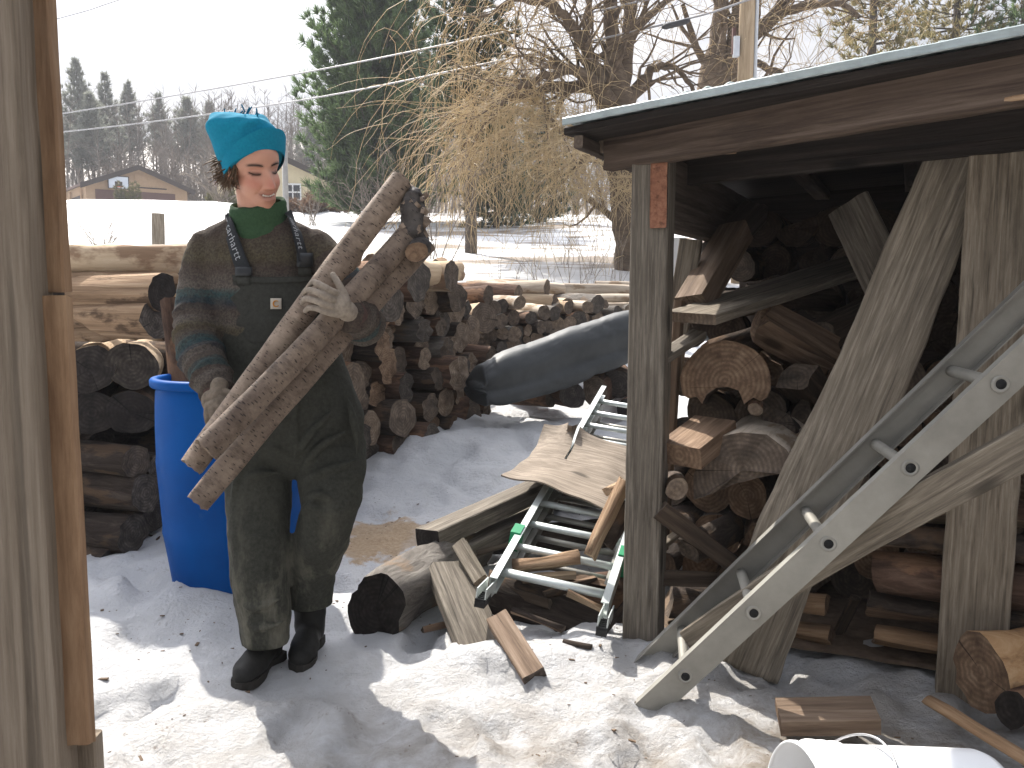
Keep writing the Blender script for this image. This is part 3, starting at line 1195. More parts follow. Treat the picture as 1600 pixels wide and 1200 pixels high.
limb(mb, [(948, 125), (915, 70), (925, 20), (900, -40)], [17, 17.5, 18, 18], [9, 6, 4, 3], tips, rr, 2)
limb(mb, [(985, 60), (1020, 20), (1060, -10), (1110, -40)], [17.3, 17.3, 17.3, 17], [6, 5, 4, 3], tips, rr, 2)
limb(mb, [(975, 300), (940, 250), (920, 240), (900, 265)], [17, 16.5, 16.2, 16], [7, 5, 4, 2], tips, rr, 1)
wo = Vector(wroot.location)
mb.build('trunk', M['willow_bark'], wroot, wo)
left = [t for t in tips if P(715, 200, 16.5).x < t[0].x < P(905, 200, 16.5).x and t[0].z > 3.2]
low = [t for t in tips if t[0].x < P(1000, 200, 17).x]
mb = MB()
for s in (strands(left, 400, (1.0, 2.9), .0065, rr, .22, .42, spread=.5), strands(low, 230, (1.2, 3.2), .0065, rr, .2, .35), strands(tips, 300, (.5, 1.5), .006, rr, .25, .12)):
    mb.add(s.v, s.f)
# twigs hanging from branches on the near side, down to the snow
near_ = []
for _ in range(90):
    x, y = rr.uniform(850, 1030), rr.uniform(190, 300)
    near_.append((P(x, y, rr.uniform(14.5, 18)), Vector((rr.gauss(0, 1), 0, 0)), .02))
s = strands(near_, 480, (.9, 2.4), .0062, rr, .34, .22)
mb.add(s.v, s.f)
mid_ = []
for _ in range(150):
    x = rr.uniform(705, 885)
    y = rr.uniform(135, 250) + abs(x - 790) * .35
    mid_.append((P(x, y, rr.uniform(15.2, 17.5)), Vector((rr.gauss(-.4, .8), 0, .3)), .02))
s = strands(mid_, 360, (.9, 2.8), .0065, rr, .30, .26)
mb.add(s.v, s.f)
mb.build('crown', M['willow_twig'], wroot, wo, smooth=False)

w2 = P(1112, 330, 20.5)
w2r = empty('willow_tree', (w2.x, 20.5, gbase(w2.x, 20.5)), 'second bare willow behind the utility pole, its base hidden by the shed roof', 'tree')
mb, tips = MB(), []
Y2 = 20.5
limb(mb, [(1112, 330), (1112, 220), (1112, 130), (1122, 50), (1128, -50)], [Y2] * 5, [26, 25, 22, 12, 9], tips, rr, 1)
limb(mb, [(1118, 140), (1140, 85), (1150, 20), (1150, -60)], [Y2] * 4, [14, 11, 9, 7], tips, rr, 1)
limb(mb, [(1120, 150), (1160, 75), (1195, 38), (1240, 14), (1300, 4), (1345, 25)], [Y2, Y2, 20, 20, 19.5, 19], [12, 10, 8, 7, 5, 3], tips, rr, 2)
limb(mb, [(1120, 150), (1175, 100), (1210, 112), (1235, 120)], [Y2, Y2, 20, 20], [8, 6, 5, 3], tips, rr, 1)
limb(mb, [(1170, 60), (1215, 10), (1240, -20), (1280, -70)], [Y2, 20, 20, 20], [8, 6, 5, 4], tips, rr, 2)
wo = Vector(w2r.location)
mb.build('trunk', M['willow_bark'], w2r, wo)
s = strands(tips, 420, (.6, 2.2), .007, rr, .26, .2)
mb = MB()
mb.add(s.v, s.f)
mb.build('crown', M['willow_twig'], w2r, wo, smooth=False)


# ---- shrubs, saplings and weeds: one thing each
def shrub(name, px, py, Y, h, stems, label, mat, seed, spread=.35, r=.008, side=5, group=None, cat='shrub', up=.02, zoff=0.0):
    rr = random.Random(seed)
    q = P(px, py, Y)
    b = Vector((q.x, Y, gz(q.x, Y) - .03 + zoff))
    mb = MB()
    for _ in range(stems):
        d = Vector((rr.gauss(0, spread), rr.gauss(0, spread), 1))
        L = h * rr.uniform(.6, 1.1)
        st = b + Vector((rr.gauss(0, .06) * h, rr.gauss(0, .06) * h, 0))
        pts, dd = wavy(st, d, L, 7, .10, rr, -up)
        mb.add(*tube(pts, [r * (1 - .1 * i) for i in range(8)], 4, cap=False))
        for _k in range(side):
            i = rr.randint(2, 7)
            t, _d = wavy(pts[i], (pts[i] - pts[i - 1]).normalized() + Vector((rr.gauss(0, .7), rr.gauss(0, .7), rr.gauss(.2, .4))), L * rr.uniform(.15, .4), 4, .18, rr, -.02)
            mb.add(*tube(t, [r * .5, r * .45, r * .4, r * .3, r * .2], 3, cap=False))
    o = mb.build(name, mat, None, b, smooth=False)
    return tag(o, label, cat, group)


shrub('bare_shrub', 160, 392, 16, 1.0, 15, 'bare spreading shrub in the snow in front of the garage', M['grey_twig'], 1, .45, .009, 6, zoff=.35)
shrub('bare_shrub', 345, 330, 44, 3.0, 26, 'wide bare bush with pale twigs left of the person', M['grey_twig'], 2, .6, .022, 8)
shrub('sapling', 655, 425, 15, 2.6, 5, 'slim bare saplings rising behind the tops of the carried logs', M['grey_twig'], 3, .16, .011, 8, cat='sapling')
shrub('sapling', 690, 430, 14, 2.3, 4, 'bare sapling clump left of the dark conifer trunk', M['grey_twig'], 4, .16, .010, 8, cat='sapling')
shrub('bare_shrub', 590, 345, 30, 2.3, 22, 'rounded grey bare bush below the big pine', M['grey_twig'], 5, .6, .016, 9)
shrub('bare_shrub', 490, 350, 34, 1.7, 12, 'thin bare shrub beside the pale house', M['grey_twig'], 6, .5, .016, 6)
for k, (px, py, Y, h, st) in enumerate([(840, 440, 12, .75, 4), (865, 446, 11.5, .8, 4), (890, 450, 11.5, .95, 5), (915, 448, 12, .9, 5), (938, 452, 11, .95, 4), (780, 430, 13, .8, 3), (805, 428, 14, .6, 4), (958, 440, 13, 1.2, 5), (925, 415, 16, .9, 7), (885, 405, 18, .8, 7)]):
    shrub('bare_weed', px, py, Y, h, st, 'thin dry bare weed standing in the snow behind the far log stack', M['grey_twig'], 40 + k, .22, .0045, 4, 'dry weeds behind the far log stack', 'weed')


def leafy_bush(name, px, py, Y, sx, sz, mat, label, seed, n=900, blade=(.22, .03)):
    rng = np.random.default_rng(seed)
    q = P(px, py, Y)
    b = Vector((q.x, Y, gbase(q.x, Y)))
    d = rng.normal(0, 1, (n, 3))
    d /= np.linalg.norm(d, axis=1, keepdims=True)
    d[:, 2] = np.abs(d[:, 2])
    rr_ = rng.uniform(.55, 1.0, (n, 1)) * (1 + .25 * np.sin(d[:, :1] * 7 + seed))
    c = d * rr_ * np.array([sx, sx * .7, sz])
    v, f = blades(c, d + np.array([0, 0, .4]), 9, blade[0], blade[1], .6, rng)
    root = empty(name, b, label, 'bush')
    obj('foliage', v, f, mat, root, smooth=False)
    s = MB()
    for k in range(7):
        a = k * .9
        s.add(*tube([Vector((0, 0, -.1)), Vector((math.cos(a) * sx * .3, math.sin(a) * sx * .2, sz * .45)), Vector((math.cos(a) * sx * .55, math.sin(a) * sx * .4, sz * .8))], [.04, .03, .01], 5))
    s.build('stem', M['tree_bark'], root)
    return root


M['dry_leaf'] = needle_mat('dry_leaf', (.10, .055, .035), (.17, .10, .06))
M['olive_leaf'] = needle_mat('olive_leaf', (.055, .055, .025), (.12, .11, .05))
leafy_bush('clipped_bush', 201, 330, 60, 1.1, 2.3, M['olive_leaf'], 'olive brown bush growing in front of the garage door', 5)
leafy_bush('hedge_bush', 352, 338, 48, 1.0, 1.2, M['olive_leaf'], 'low olive bush behind the hat side of the person', 6)
leafy_bush('hedge', 487, 347, 40, 1.55, 1.0, M['dry_leaf'], 'dark red brown hedge in front of the pale house', 7)

# ------------------------------------------------------------------ garage and house
M['tan_siding'] = m_plain('tan_siding', (.40, .28, .18), .8, .08, 6, .1)
M['cream_siding'] = m_plain('cream_siding', (.62, .54, .36), .8, .06, 6, .1)
M['brown_door'] = m_plain('brown_door', (.12, .065, .055), .6, .12, 12, .1)
M['roof_brown'] = m_plain('roof_brown', (.17, .125, .11), .9, .25, 9, .3)
M['roof_maroon'] = m_plain('roof_maroon', (.13, .08, .08), .9, .25, 9, .3)
M['trim_dark'] = m_plain('trim_dark', (.05, .04, .036), .7, .15, 10, 0)
M['white_paint'] = m_plain('white_paint', (.75, .75, .74), .5, .05, 12, .05)
M['glass_dark'] = m_plain('glass_dark', (.03, .035, .045), .08, .1, 3, 0, spec=.6)
M['board_white'] = m_plain('board_white', (.62, .68, .76), .4, .05, 5, 0)
M['hoop_orange'] = m_plain('hoop_orange', (.5, .12, .04), .5, .05, 5, 0)
M['concrete'] = m_plain('concrete', (.36, .35, .33), .85, .15, 12, .2)


def gable_house(name, loc, rz, W, D, eave, apex, label, wall, roof, ov=.45):
    """front gable in the local XZ plane (y = 0, facing -y); returns the root"""
    r = empty(name, loc, label, 'house' if 'house' in label else 'garage', None, rz)
    h = W / 2
    v = [(-h, 0, -1.5), (h, 0, -1.5), (h, 0, eave), (0, 0, apex), (-h, 0, eave), (-h, D, -1.5), (h, D, -1.5), (h, D, eave), (0, D, apex), (-h, D, eave)]
    f = [(0, 1, 2, 3, 4), (6, 5, 9, 8, 7), (5, 0, 4, 9), (1, 6, 7, 2)]
    obj('wall', v, f, wall, r, smooth=False)
    t, sl = .16, (apex - eave) / h
    for s in (-1, 1):
        x1, z1 = s * (h + ov), eave - ov * sl
        vv = []
        for y in (-ov, D + ov):
            vv += [(0, y, apex + .02), (x1, y, z1 + .02), (x1, y, z1 + .02 + t), (0, y, apex + .02 + t)]
        ff = [(0, 1, 2, 3), (7, 6, 5, 4), (0, 4, 5, 1), (1, 5, 6, 2), (2, 6, 7, 3), (3, 7, 4, 0)]
        ro = obj('roof', vv, ff, roof, r, smooth=False)
        mb = MB()
        vv = [(0, -ov - .05, apex - .16), (x1, -ov - .05, z1 - .16), (x1, -ov - .05, z1 + .2), (0, -ov - .05, apex + .2), (0, -ov - .004, apex - .16), (x1, -ov - .004, z1 - .16), (x1, -ov - .004, z1 + .2), (0, -ov - .004, apex + .2)]
        mb.add(vv, [(0, 1, 2, 3), (7, 6, 5, 4), (0, 4, 5, 1), (3, 2, 6, 7), (1, 5, 6, 2), (0, 3, 7, 4)])
        mb.build('fascia', M['trim_dark'], ro, smooth=False)
    return r


def slab(parent, name, x0, x1, z0, z1, y, t, mat):
    v, f = box(x1 - x0, t, z1 - z0, ((x0 + x1) / 2, y - t / 2, (z0 + z1) / 2))
    return obj(name, v, f, mat, parent, smooth=False)


gp = P(217, 325, 65)
gzb = P(217, 325, 65).z - .9
gr = gable_house('garage', (gp.x, 65, gzb), rad(38), 7.0, 9.5, 2.35, 3.72, 'tan garage with brown doors and a basketball backboard below the wooded hill', M['tan_siding'], M['roof_brown'])
d = slab(gr, 'garage_door', -1.1, 2.6, -.4, 2.05, -.02, .05, M['brown_door'])
slab(d, 'door_trim', -.1, 2.0, 2.32, 2.40, -.02, .05, M['trim_dark'])
slab(gr, 'garage_door', -2.9, -1.35, -.4, 2.05, -.02, .05, M['brown_door'])
bb = slab(gr, 'backboard', -2.1, -.75, 2.15, 3.0, -.35, .06, M['board_white'])
mb = MB()
for q in ((-2.12, -.73, 2.12, 2.17), (-2.12, -.73, 2.98, 3.03), (-2.15, -2.08, 2.12, 3.03), (-.77, -.70, 2.12, 3.03)):
    mb.add(*box(q[1] - q[0], .02, q[3] - q[2], ((q[0] + q[1]) / 2, -.425, (q[2] + q[3]) / 2)))
mb.add(*box(.5, .012, .36, (-1.42, -.42, 2.45)))
mb.build('backboard_frame', M['trim_dark'], bb, smooth=False)
a_ = [Vector((-1.42 + .23 * math.cos(t), -.68 + .23 * math.sin(t), 2.25)) for t in np.linspace(0, 6.28, 18)]
obj('hoop', *tube(a_, .02, 6), M['hoop_orange'], bb)
mb = MB()
mb.add(*box(.4, .05, .55, (0, -.03, 3.05)))
mb.build('gable_vent', M['tan_siding'], gr, smooth=False)
# dark panel painting in the shaded carport opening in the long side
v, f = box(.05, 3.2, 1.9, (-3.53, 2.6, .75))
obj('carport_opening', v, f, M['trim_dark'], gr, smooth=False)
mb = MB()
mb.add(*box(.12, .12, 2.5, (-3.62, .9, .9)))
mb.add(*box(.12, .12, 2.5, (-3.62, 4.3, .9)))
mb.build('door_post', M['tan_siding'], gr, smooth=False)

hp = P(430, 335, 54)
hr_ = gable_house('house', (hp.x, 54, gbase(hp.x, 54)), rad(8), 6.6, 9, 2.25, 3.75, 'cream gabled house with a maroon roof behind the person', M['cream_siding'], M['roof_maroon'])
wz = P(457, 300, 54).z - gbase(hp.x, 54)
wx = (P(457, 300, 54).x - hp.x)
wn = slab(hr_, 'window', wx - .42, wx + .42, wz - .45, wz + .45, -.02, .04, M['glass_dark'])
mb = MB()
for x0, x1, z0, z1 in ((-.5, .5, .42, .52), (-.5, .5, -.52, -.42), (-.5, -.42, -.42, .42), (.42, .5, -.42, .42), (-.04, .04, -.42, .42), (-.42, -.04, -.04, .04), (.04, .42, -.04, .04)):
    mb.add(*box(x1 - x0, .07, z1 - z0, (wx + (x0 + x1) / 2, -.065, wz + (z0 + z1) / 2)))
mb.build('window_frame', M['white_paint'], wn, smooth=False)

# ------------------------------------------------------------------ posts, pole and wires
q = P(245, 390, 12.5)
v, f, idx = board_geo(1.3, .14, .12, 3, seg=.1)
o = bpy.data.objects.new('fence_post', mesh('fence_post', v, f, [M['pale_plank'], M['end_tan']], idx, False))
link(o)
o.matrix_world = axes((.03, 0, 1), (0, -1, 0), loc=(q.x, 12.5, P(245, 390, 12.5).z - .8))
tag(o, 'squat weathered wooden post standing in the snow in front of the garage', 'post')
q = P(447, 330, 14)
v, f = tube([Vector((0, 0, -1.0)), Vector((0, 0, 1.0))], [.045, .045], 10)
o = obj('fence_post', [Vector((q.x, 14, q.z)) + p for p in v], f, M['concrete'], None, (q.x, 14, q.z - .9))
tag(o, 'slim grey post just behind the face of the person', 'post')

YP = 15.0
pb = P(1157, 330, YP)
pr = empty('utility_pole', (pb.x, YP, gbase(pb.x, YP)), 'pale wooden utility pole with a conduit rising over the shed roof', 'utility pole')
v, f = tube([Vector((0, 0, -.5)), Vector((.03, 0, 5)), Vector((.05, 0, 10))], [.135, .125, .105], 14)
M['pole_wood'] = m_bark('pole_wood', (.22, .16, .10), (.40, .31, .21), (.52, .43, .32), 14, .08, bump=.3, rv=.05)
po = obj('pole', [Vector((p.z, p.y, -p.x)) for p in v], f, M['pole_wood'], pr)
po.rotation_euler = (0, -math.pi / 2, 0)
M['conduit'] = m_plain('conduit', (.55, .58, .62), .4, .08, 10, .05)
obj('conduit', *tube([Vector((.155, -.04, -.5)), Vector((.175, -.04, 5)), Vector((.19, -.04, 10))], [.03, .03, .03], 8), M['conduit'], pr)
zb = P(1142, 75, YP).z - gbase(pb.x, YP)
mb = MB()
mb.add(*box(.09, .10, .32, (-.16, -.07, zb)))
mb.build('meter_box', M['conduit'], pr, smooth=False)
mb = MB()
mb.add(*box(.05, .08, .42, (-.19, -.02, zb + .1)))
mb.build('insulator_bracket', M['brown_door'], pr, smooth=False)


def wire(pts, Ys, r, label, mat, sag=.02):
    a = [P(x, y, Y) for (x, y), Y in zip(pts, Ys)]
    sp, sr = smooth_path(a, [r] * len(a), 8)
    o = obj('overhead_wire', *tube(sp, sr, 6), mat, None, a[0])
    return tag(o, label, 'wire', 'overhead wires')


M['wire_pale'] = m_plain('wire_pale', (.30, .30, .31), .5, .05, 5, 0)
M['wire_dark'] = m_plain('wire_dark', (.05, .05, .055), .5, .05, 5, 0)
wire([(-300, 232), (100, 177), (450, 118), (760, 56), (1000, 2), (1300, -70)], [30, 26, 21.5, 18, 15.6, 13], .017, 'upper pale overhead wire crossing the big pine', M['wire_pale'])
wire([(-300, 240), (100, 206), (450, 160), (780, 95), (1055, 34), (1157, 4), (1300, -50)], [29, 25, 21, 17.5, 15.4, 14.8, 14.5], .017, 'lower overhead wire with a black splice running to the utility pole', M['wire_pale'])
wire([(-200, 105), (95, 28), (180, 2), (400, -70)], [30, 26, 25, 23], .010, 'thin faint wire high in the sky beside the brown boards', M['wire_dark'])
wire([(-200, 170), (120, 76), (290, 42), (520, -12)], [34, 30, 28, 26], .006, 'hair thin wire high in the sky above the ridge', M['wire_pale'])
a, b_ = P(1034, 43, 15.32), P(1078, 32, 15.22)
v, f = tube([a, a.lerp(b_, .12), a.lerp(b_, .88), b_], [.02, .05, .05, .02], 8)
tag(obj('wire_splice', v, f, M['wire_dark'], None, a), 'black splice sleeve on the lower overhead wire', 'wire splice')
# ------------------------------------------------------------------ log piles
BK = ['bark_dark', 'bark_red', 'bark_grey', 'bark_dark', 'bark_red', 'bark_dark']
EN = ['end_grey', 'end_tan', 'end_grey', 'end_brown', 'end_wood', 'end_wood']


def pile_log(name, e, d, L, r, k, kind, bark, end, label, group, roll, both=False, **kw):
    ms = log_variant(kind + bark + end, k, 1.0, .1, M[bark], M[end], **kw)
    m = axes(d, loc=e, roll=roll) @ Matrix.Diagonal((L, r / .1, r / .1, 1))
    o = put_log(name, ms, m, label, 'log', group, both)
    return o


# middle pile right of the person: cut ends look towards the path
rr = random.Random(21)
A, B = Vector((-1.12, 4.42, 0)), Vector((-.22, 6.32, 0))
al = (B - A)
LA = al.length
al.normalize()
dm = Vector((-.90, .43, 0)).normalized()
rows = 7
for row in range(rows):
    s = -.02 + (.10 if row % 2 else 0)
    c = 0
    top = row == rows - 1
    while s < LA - .02 - (.06 * row if row > 4 else 0):
        r = rr.choice((.062, .072, .078, .085, .09, .10, .118)) * rr.uniform(.95, 1.08)
        s += r * .98
        q = A + al * s
        g = gbase(q.x, q.y)
        hgt = .08 + row * .163 + rr.uniform(-.02, .02)
        pr = rr.uniform(-.09, .13) + (.04 if row == 1 else 0) - .015 * row
        e = Vector((q.x, q.y, g + hgt)) - dm * pr
        e.z = g + hgt
        d = (dm + Vector((rr.gauss(0, .05), rr.gauss(0, .05), rr.gauss(0, .02)))).normalized()
        k = rr.randrange(3)
        bi = rr.randrange(6)
        bark = BK[bi] if not top else rr.choice(('debarked', 'debarked', 'bark_pole', 'bark_red'))
        end = EN[rr.randrange(6)] if rr.random() > .12 else 'end_tan'
        lb = f'log end, {ordn(c)} from the person in the {ordn(rows - 2 - row)} row under the pile top layer' if not top else f'sun bleached log, {ordn(c)} from the person along the top of the near pile'
        if row == 5:
            lb = f'rough dark log end, {ordn(c)} from the person, just under the pile top layer'
        pile_log('log', e, d, 1.45 + rr.uniform(-.15, .2), r, k, 'mid', bark, end, lb, 'logs in the pile beside the person', rr.uniform(0, 6.28), rough=.045, oval=.09, taper=.95, bend=.015, jag=.02, n=22)
        s += r * .98
        c += 1
# loose pale logs lying across the top of that pile
tops = [((655, 440), 5.15, .125, 'big round dark cut end standing proud on top of the pile, right of the glove', 'end_grey', 'bark_red', (-.92, .38, -.03)),
        ((706, 432), 5.75, .11, 'thick log with a squarish cut end on the far top corner of the pile', 'end_wood', 'debarked', (-.95, .3, .0)),
        ((608, 470), 4.85, .12, 'pale stub end low under the cuff of the glove on the pile', 'end_grey', 'bark_dark', (-.85, .5, 0))]
for k, ((px, py), Y, r, lb, en, bk, d) in enumerate(tops):
    e = P(px, py, Y)
    pile_log('log', e, Vector(d), 1.5, r, k % 3, 'top', bk, en, lb, 'logs in the pile beside the person', k * 1.3, rough=.05, oval=.10, jag=.02, n=22)
for k, (a, b_, r, bk, lb) in enumerate([((590, 424, 5.2), (715, 424, 6.0), .07, 'debarked', 'long bare pale pole lying along the top of the pile right of the glove'),
                                        ((560, 440, 5.1), (690, 413, 6.2), .06, 'rotten', 'flaky half rotten pole lying slantwise on the top of the pile'),
                                        ((580, 415, 5.6), (640, 408, 6.1), .08, 'bark_pole', 'short knobby bleached chunk at the back of the pile top')]):
    one_log('log', P(*a), P(*b_), r, M[bk], M['end_tan'], lb, group='logs in the pile beside the person', seed=60 + k, rough=.12, bend=.04, knots=4, jag=.03)
# left pile behind the barrel
rr = random.Random(5)
dl = Vector((-.93, .37, 0))
lefts = [
    (172, 893, .105, 3.80, 'bark_dark', 'end_dark', 'dark log with frosty bark at the very bottom of the left pile', 0),
    (208, 834, .090, 3.85, 'bark_dark', 'end_grey', 'log with a clear round grey end, second from the bottom of the left pile', 0),
    (228, 771, .085, 3.90, 'bark_dark', 'end_grey', 'log with a knobby end just left of the blue barrel at mid height', 0),
    (214, 722, .078, 3.90, 'bark_dark', 'end_wood', 'tapered log end above the knobby one beside the barrel', 0),
    (252, 855, .050, 4.05, 'bark_red', 'end_brown', 'small brown log end low in the gap between left pile and barrel', 0),
    (248, 728, .060, 4.05, 'bark_dark', 'end_grey', 'small dark log end touching the barrel upper side', 0),
    (243, 806, .075, 4.08, 'bark_dark', 'end_dark', 'shadowed log end tucked between the left pile and the barrel', 0),
    (243, 900, .075, 4.05, 'bark_dark', 'end_dark', 'lowest dark log at the foot of the barrel', 0),
    (205, 645, .105, 3.95, 'bark_dark', 'end_dark', 'broad dark log end under the two arched ends of the left pile', 1),
    (143, 645, .105, 3.92, 'bark_dark', 'end_dark', 'broad dark log end beside the brown boards, below the arched ends', 1),
    (206, 572, .108, 3.95, 'debarked', 'end_grey', 'thick arched grey log end with a sunlit top left of the barrel', 1),
    (140, 578, .108, 3.90, 'debarked', 'end_dark', 'thick arched black log end beside the brown boards', 1),
    (270, 640, .110, 4.25, 'bark_dark', 'end_dark', 'dark log end behind the top of the barrel', 1),
    (244, 500, .085, 3.84, 'rotten', 'end_grey', 'split weathered log with a grey end above the arched ends', 0),
    (254, 456, .082, 3.86, 'rotten', 'end_black', 'split log with a black rounded end near the top of the left pile', 0),
]
for k, (px, py, r, Y, bk, en, lb, facing) in enumerate(lefts):
    d = (dl if not facing else Vector((-.35, .93, .02))) + Vector((rr.gauss(0, .04), rr.gauss(0, .04), rr.gauss(0, .01)))
    pile_log('log', P(px, py, Y), d, 1.5, r, k % 4, 'left', bk, en, lb, 'logs of the left pile behind the barrel', k * .9, rough=.05, oval=.08, bend=.02, jag=.015, n=22)
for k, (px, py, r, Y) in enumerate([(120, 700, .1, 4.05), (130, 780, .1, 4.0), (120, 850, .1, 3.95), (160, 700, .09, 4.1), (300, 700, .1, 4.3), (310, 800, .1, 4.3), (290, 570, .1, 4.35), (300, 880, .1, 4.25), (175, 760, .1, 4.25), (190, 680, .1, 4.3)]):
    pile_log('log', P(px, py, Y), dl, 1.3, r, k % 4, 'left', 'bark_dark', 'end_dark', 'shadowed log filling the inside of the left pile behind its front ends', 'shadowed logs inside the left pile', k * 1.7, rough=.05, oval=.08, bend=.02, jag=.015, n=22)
for k, (a, b_, r, bk, lb) in enumerate([
        ((-60, 408, 4.1), (300, 406, 4.2), .068, 'debarked', 'long bleached barkless log lying on the very top of the left pile'),
        ((-40, 452, 4.05), (285, 440, 4.2), .066, 'rotten', 'long cracked split log second from the top of the left pile'),
        ((-40, 516, 3.95), (238, 500, 4.0), .070, 'rotten', 'brown rotten split log third from the top of the left pile'),
        ((-60, 395, 4.5), (330, 398, 4.6), .075, 'bark_pole', 'pale log at the back of the top of the left pile'),
        ((-20, 428, 4.4), (310, 424, 4.5), .08, 'debarked', 'bleached log wedged between the two upper layers of the left pile')]):
    one_log('log', P(*a), P(*b_), r, M[bk], M['end_grey'], lb, group='logs of the left pile behind the barrel', seed=80 + k, rough=.10, bend=.02, knots=3, oval=.14, jag=.02)

# far stack of thin logs behind the black sheet
rr = random.Random(33)
A, B = Vector((-.62, 6.9, 0)), Vector((1.75, 9.5, 0))
al = B - A
LA = al.length
al.normalize()
df = Vector((-.52, .85, 0)).normalized()
for row in range(7):
    s, c = (.07 if row % 2 else 0) - .05, 0
    while s < LA:
        r = rr.choice((.045, .05, .06, .065, .07, .085)) * rr.uniform(.9, 1.1)
        s += r
        q = A + al * s
        g = gbase(q.x, q.y) - .03
        tz = 1.12 - .06 * s / LA
        z = g + .06 + row * .118 + rr.uniform(-.02, .02)
        if z < tz and z > (1.2 - q.y * .13 + .17 * s / LA * 1.3 - .25):
            e = Vector((q.x, q.y, z)) - df * rr.uniform(-.10, .12)
            e.z = z
            d = (df + Vector((rr.gauss(0, .09), rr.gauss(0, .05), rr.gauss(0, .03)))).normalized()
            istop = z > tz - .12
            bk = rr.choice(('bark_pole', 'bark_grey', 'debarked')) if istop else rr.choice(('bark_grey', 'bark_dark', 'bark_red', 'bark_grey'))
            pile_log('log', e, d, .75, r, rr.randrange(3), 'far', bk, rr.choice(('end_tan', 'end_wood', 'end_grey', 'end_tan', 'end_wood')),
                     f'thin log end, {ordn(min(c, 23))} from the near end, {ordn(6 - row)} row of far stack' if row < 6 else f'thin log end, {ordn(min(c, 23))} from the near end along the far stack top', 'thin logs in the far stack', rr.uniform(0, 6.28), rough=.07, oval=.08, jag=.015)
        s += r
        c += 1
for k, (px, py, Y, r, d, L, lb) in enumerate([
        (810, 459, 7.9, .075, (-.85, .5, .03), .9, 'short log with a round grey end lying on the top of the far stack'),
        (855, 450, 8.2, .085, (-.93, .35, .0), .8, 'thicker log with a dark round end lying highest on the far stack'),
        (763, 461, 7.3, .075, (-.8, .6, .02), .9, 'log with a ragged pale end on the near end of the far stack top'),
        (757, 497, 7.05, .12, (-.55, .83, 0), .8, 'thickest squat log end at the near corner of the far stack'),
        (867, 476, 8.1, .09, (-.9, .43, .01), .9, 'red brown log with a dark end on the front edge of the far stack')]):
    pile_log('log', P(px, py, Y), Vector(d), L, r, k % 3, 'ftop', rr.choice(('bark_pole', 'debarked', 'bark_red')), 'end_wood', lb, 'thin logs in the far stack', k, rough=.07, oval=.08, jag=.02)
for k, (a, b_, r) in enumerate([((868, 452, 9.7), (1070, 461, 9.4), .062), ((872, 470, 9.3), (1075, 470, 9.0), .052), ((880, 462, 9.9), (1080, 452, 9.9), .06), ((905, 480, 9.0), (1060, 478, 8.8), .045), ((740, 448, 8.6), (880, 452, 8.9), .07), ((930, 446, 10.2), (1090, 448, 10.4), .05)]):
    one_log('pole_log', P(*a), P(*b_), r, M['bark_pole'], M['end_tan'], ['topmost pale pole lying along the far stack towards the shed post', 'pale pole with a dark end just below the topmost one on the far stack', 'bleached pole at the back of the far stack', 'thin pale pole on the front edge of the far stack above the black sheet', 'pale log lying across the middle of the far stack top', 'pale pole farthest back on the far stack beside the weeds'][k], group='pale poles on the far stack', seed=90 + k, bend=.03, rough=.05)

# heavy black rubber sheet folded over wood
M['rubber'] = m_plain('rubber', (.034, .038, .040), .62, .3, 7, .35, spec=.5, dist=.006)
cl = [(741, 604, 5.73), (752, 600, 5.75), (790, 590, 5.8), (860, 568, 6.0), (930, 540, 6.2), (985, 524, 6.35), (1060, 505, 6.5), (1130, 490, 6.6)]
hh = [10, 34, 43, 46, 44, 41, 38, 36]
pts, rs = smooth_path([P(*c) for c in cl], [R(h, c[2]) for h, c in zip(hh, cl)], 14)
fr = frames(pts)
v, f = [], []
n = 72
for i, ((p, x, y, t), r) in enumerate(zip(fr, rs)):
    side = Vector((t.y, -t.x, 0)).normalized()
    for k in range(n):
        a = 2 * math.pi * k / n
        ca, sa = math.cos(a), math.sin(a)
        q = p + side * (abs(ca) ** .45 * (1 if ca > 0 else -1)) * (.15 - .05 * sa) + Vector((0, 0, 1)) * (abs(sa) ** .55 * (1 if sa > 0 else -1)) * r * .92
        d1 = n3(q.x * 3.2 + q.z * 2, q.z * 5, 1.0)
        d2 = n3(q.x * 4.5 - q.z * 6, q.z * 4, 4.0)
        m_ = .012 * d1 - .10 * max(0, .09 - abs(d1)) - .07 * max(0, .06 - abs(d2)) + .008 * abs(d2) + .003 * n3(q.x * 16, q.y * 12, q.z * 16)
        m_ -= .035 * math.exp(-((sa + .10 + .3 * n3(q.x * 1.6, 1, 1)) / .10) ** 2)
        q = q + (side * ca + Vector((0, 0, sa))) * m_
        v.append(q)
m = len(fr)
for i in range(m - 1):
    for k in range(n):
        a, b_ = i * n + k, i * n + (k + 1) % n
        f.append((a, b_, b_ + n, a + n))
for ring, sgn in ((0, 1), (m - 1, -1)):
    base = v[ring * n:(ring + 1) * n]
    c = sum(base, Vector()) / n - fr[ring][3] * (.03 * sgn)
    v.append(c)
    e = len(v) - 1
    for k in range(n):
        a, b_ = ring * n + k, ring * n + (k + 1) % n
        f.append((a, e, b_) if sgn > 0 else (a, b_, e))
tag(obj('rubber_sheet', v, f, M['rubber'], None, P(*cl[2])), 'heavy black rubber sheet draped in a long fold behind the shed post', 'rubber sheet')
q = P(821, 563, 5.75)
v, f, idx = board_geo(.05, .02, .006, 2)
o = bpy.data.objects.new('leaf', mesh('leaf', v, f, [M['fresh_split'], M['end_tan']], idx))
link(o)
o.matrix_world = axes((1, .2, .05), (-.3, -1, .6), loc=P(816, 564, 5.84))
tag(o, 'small tan leaf stuck on the black rubber sheet', 'leaf')
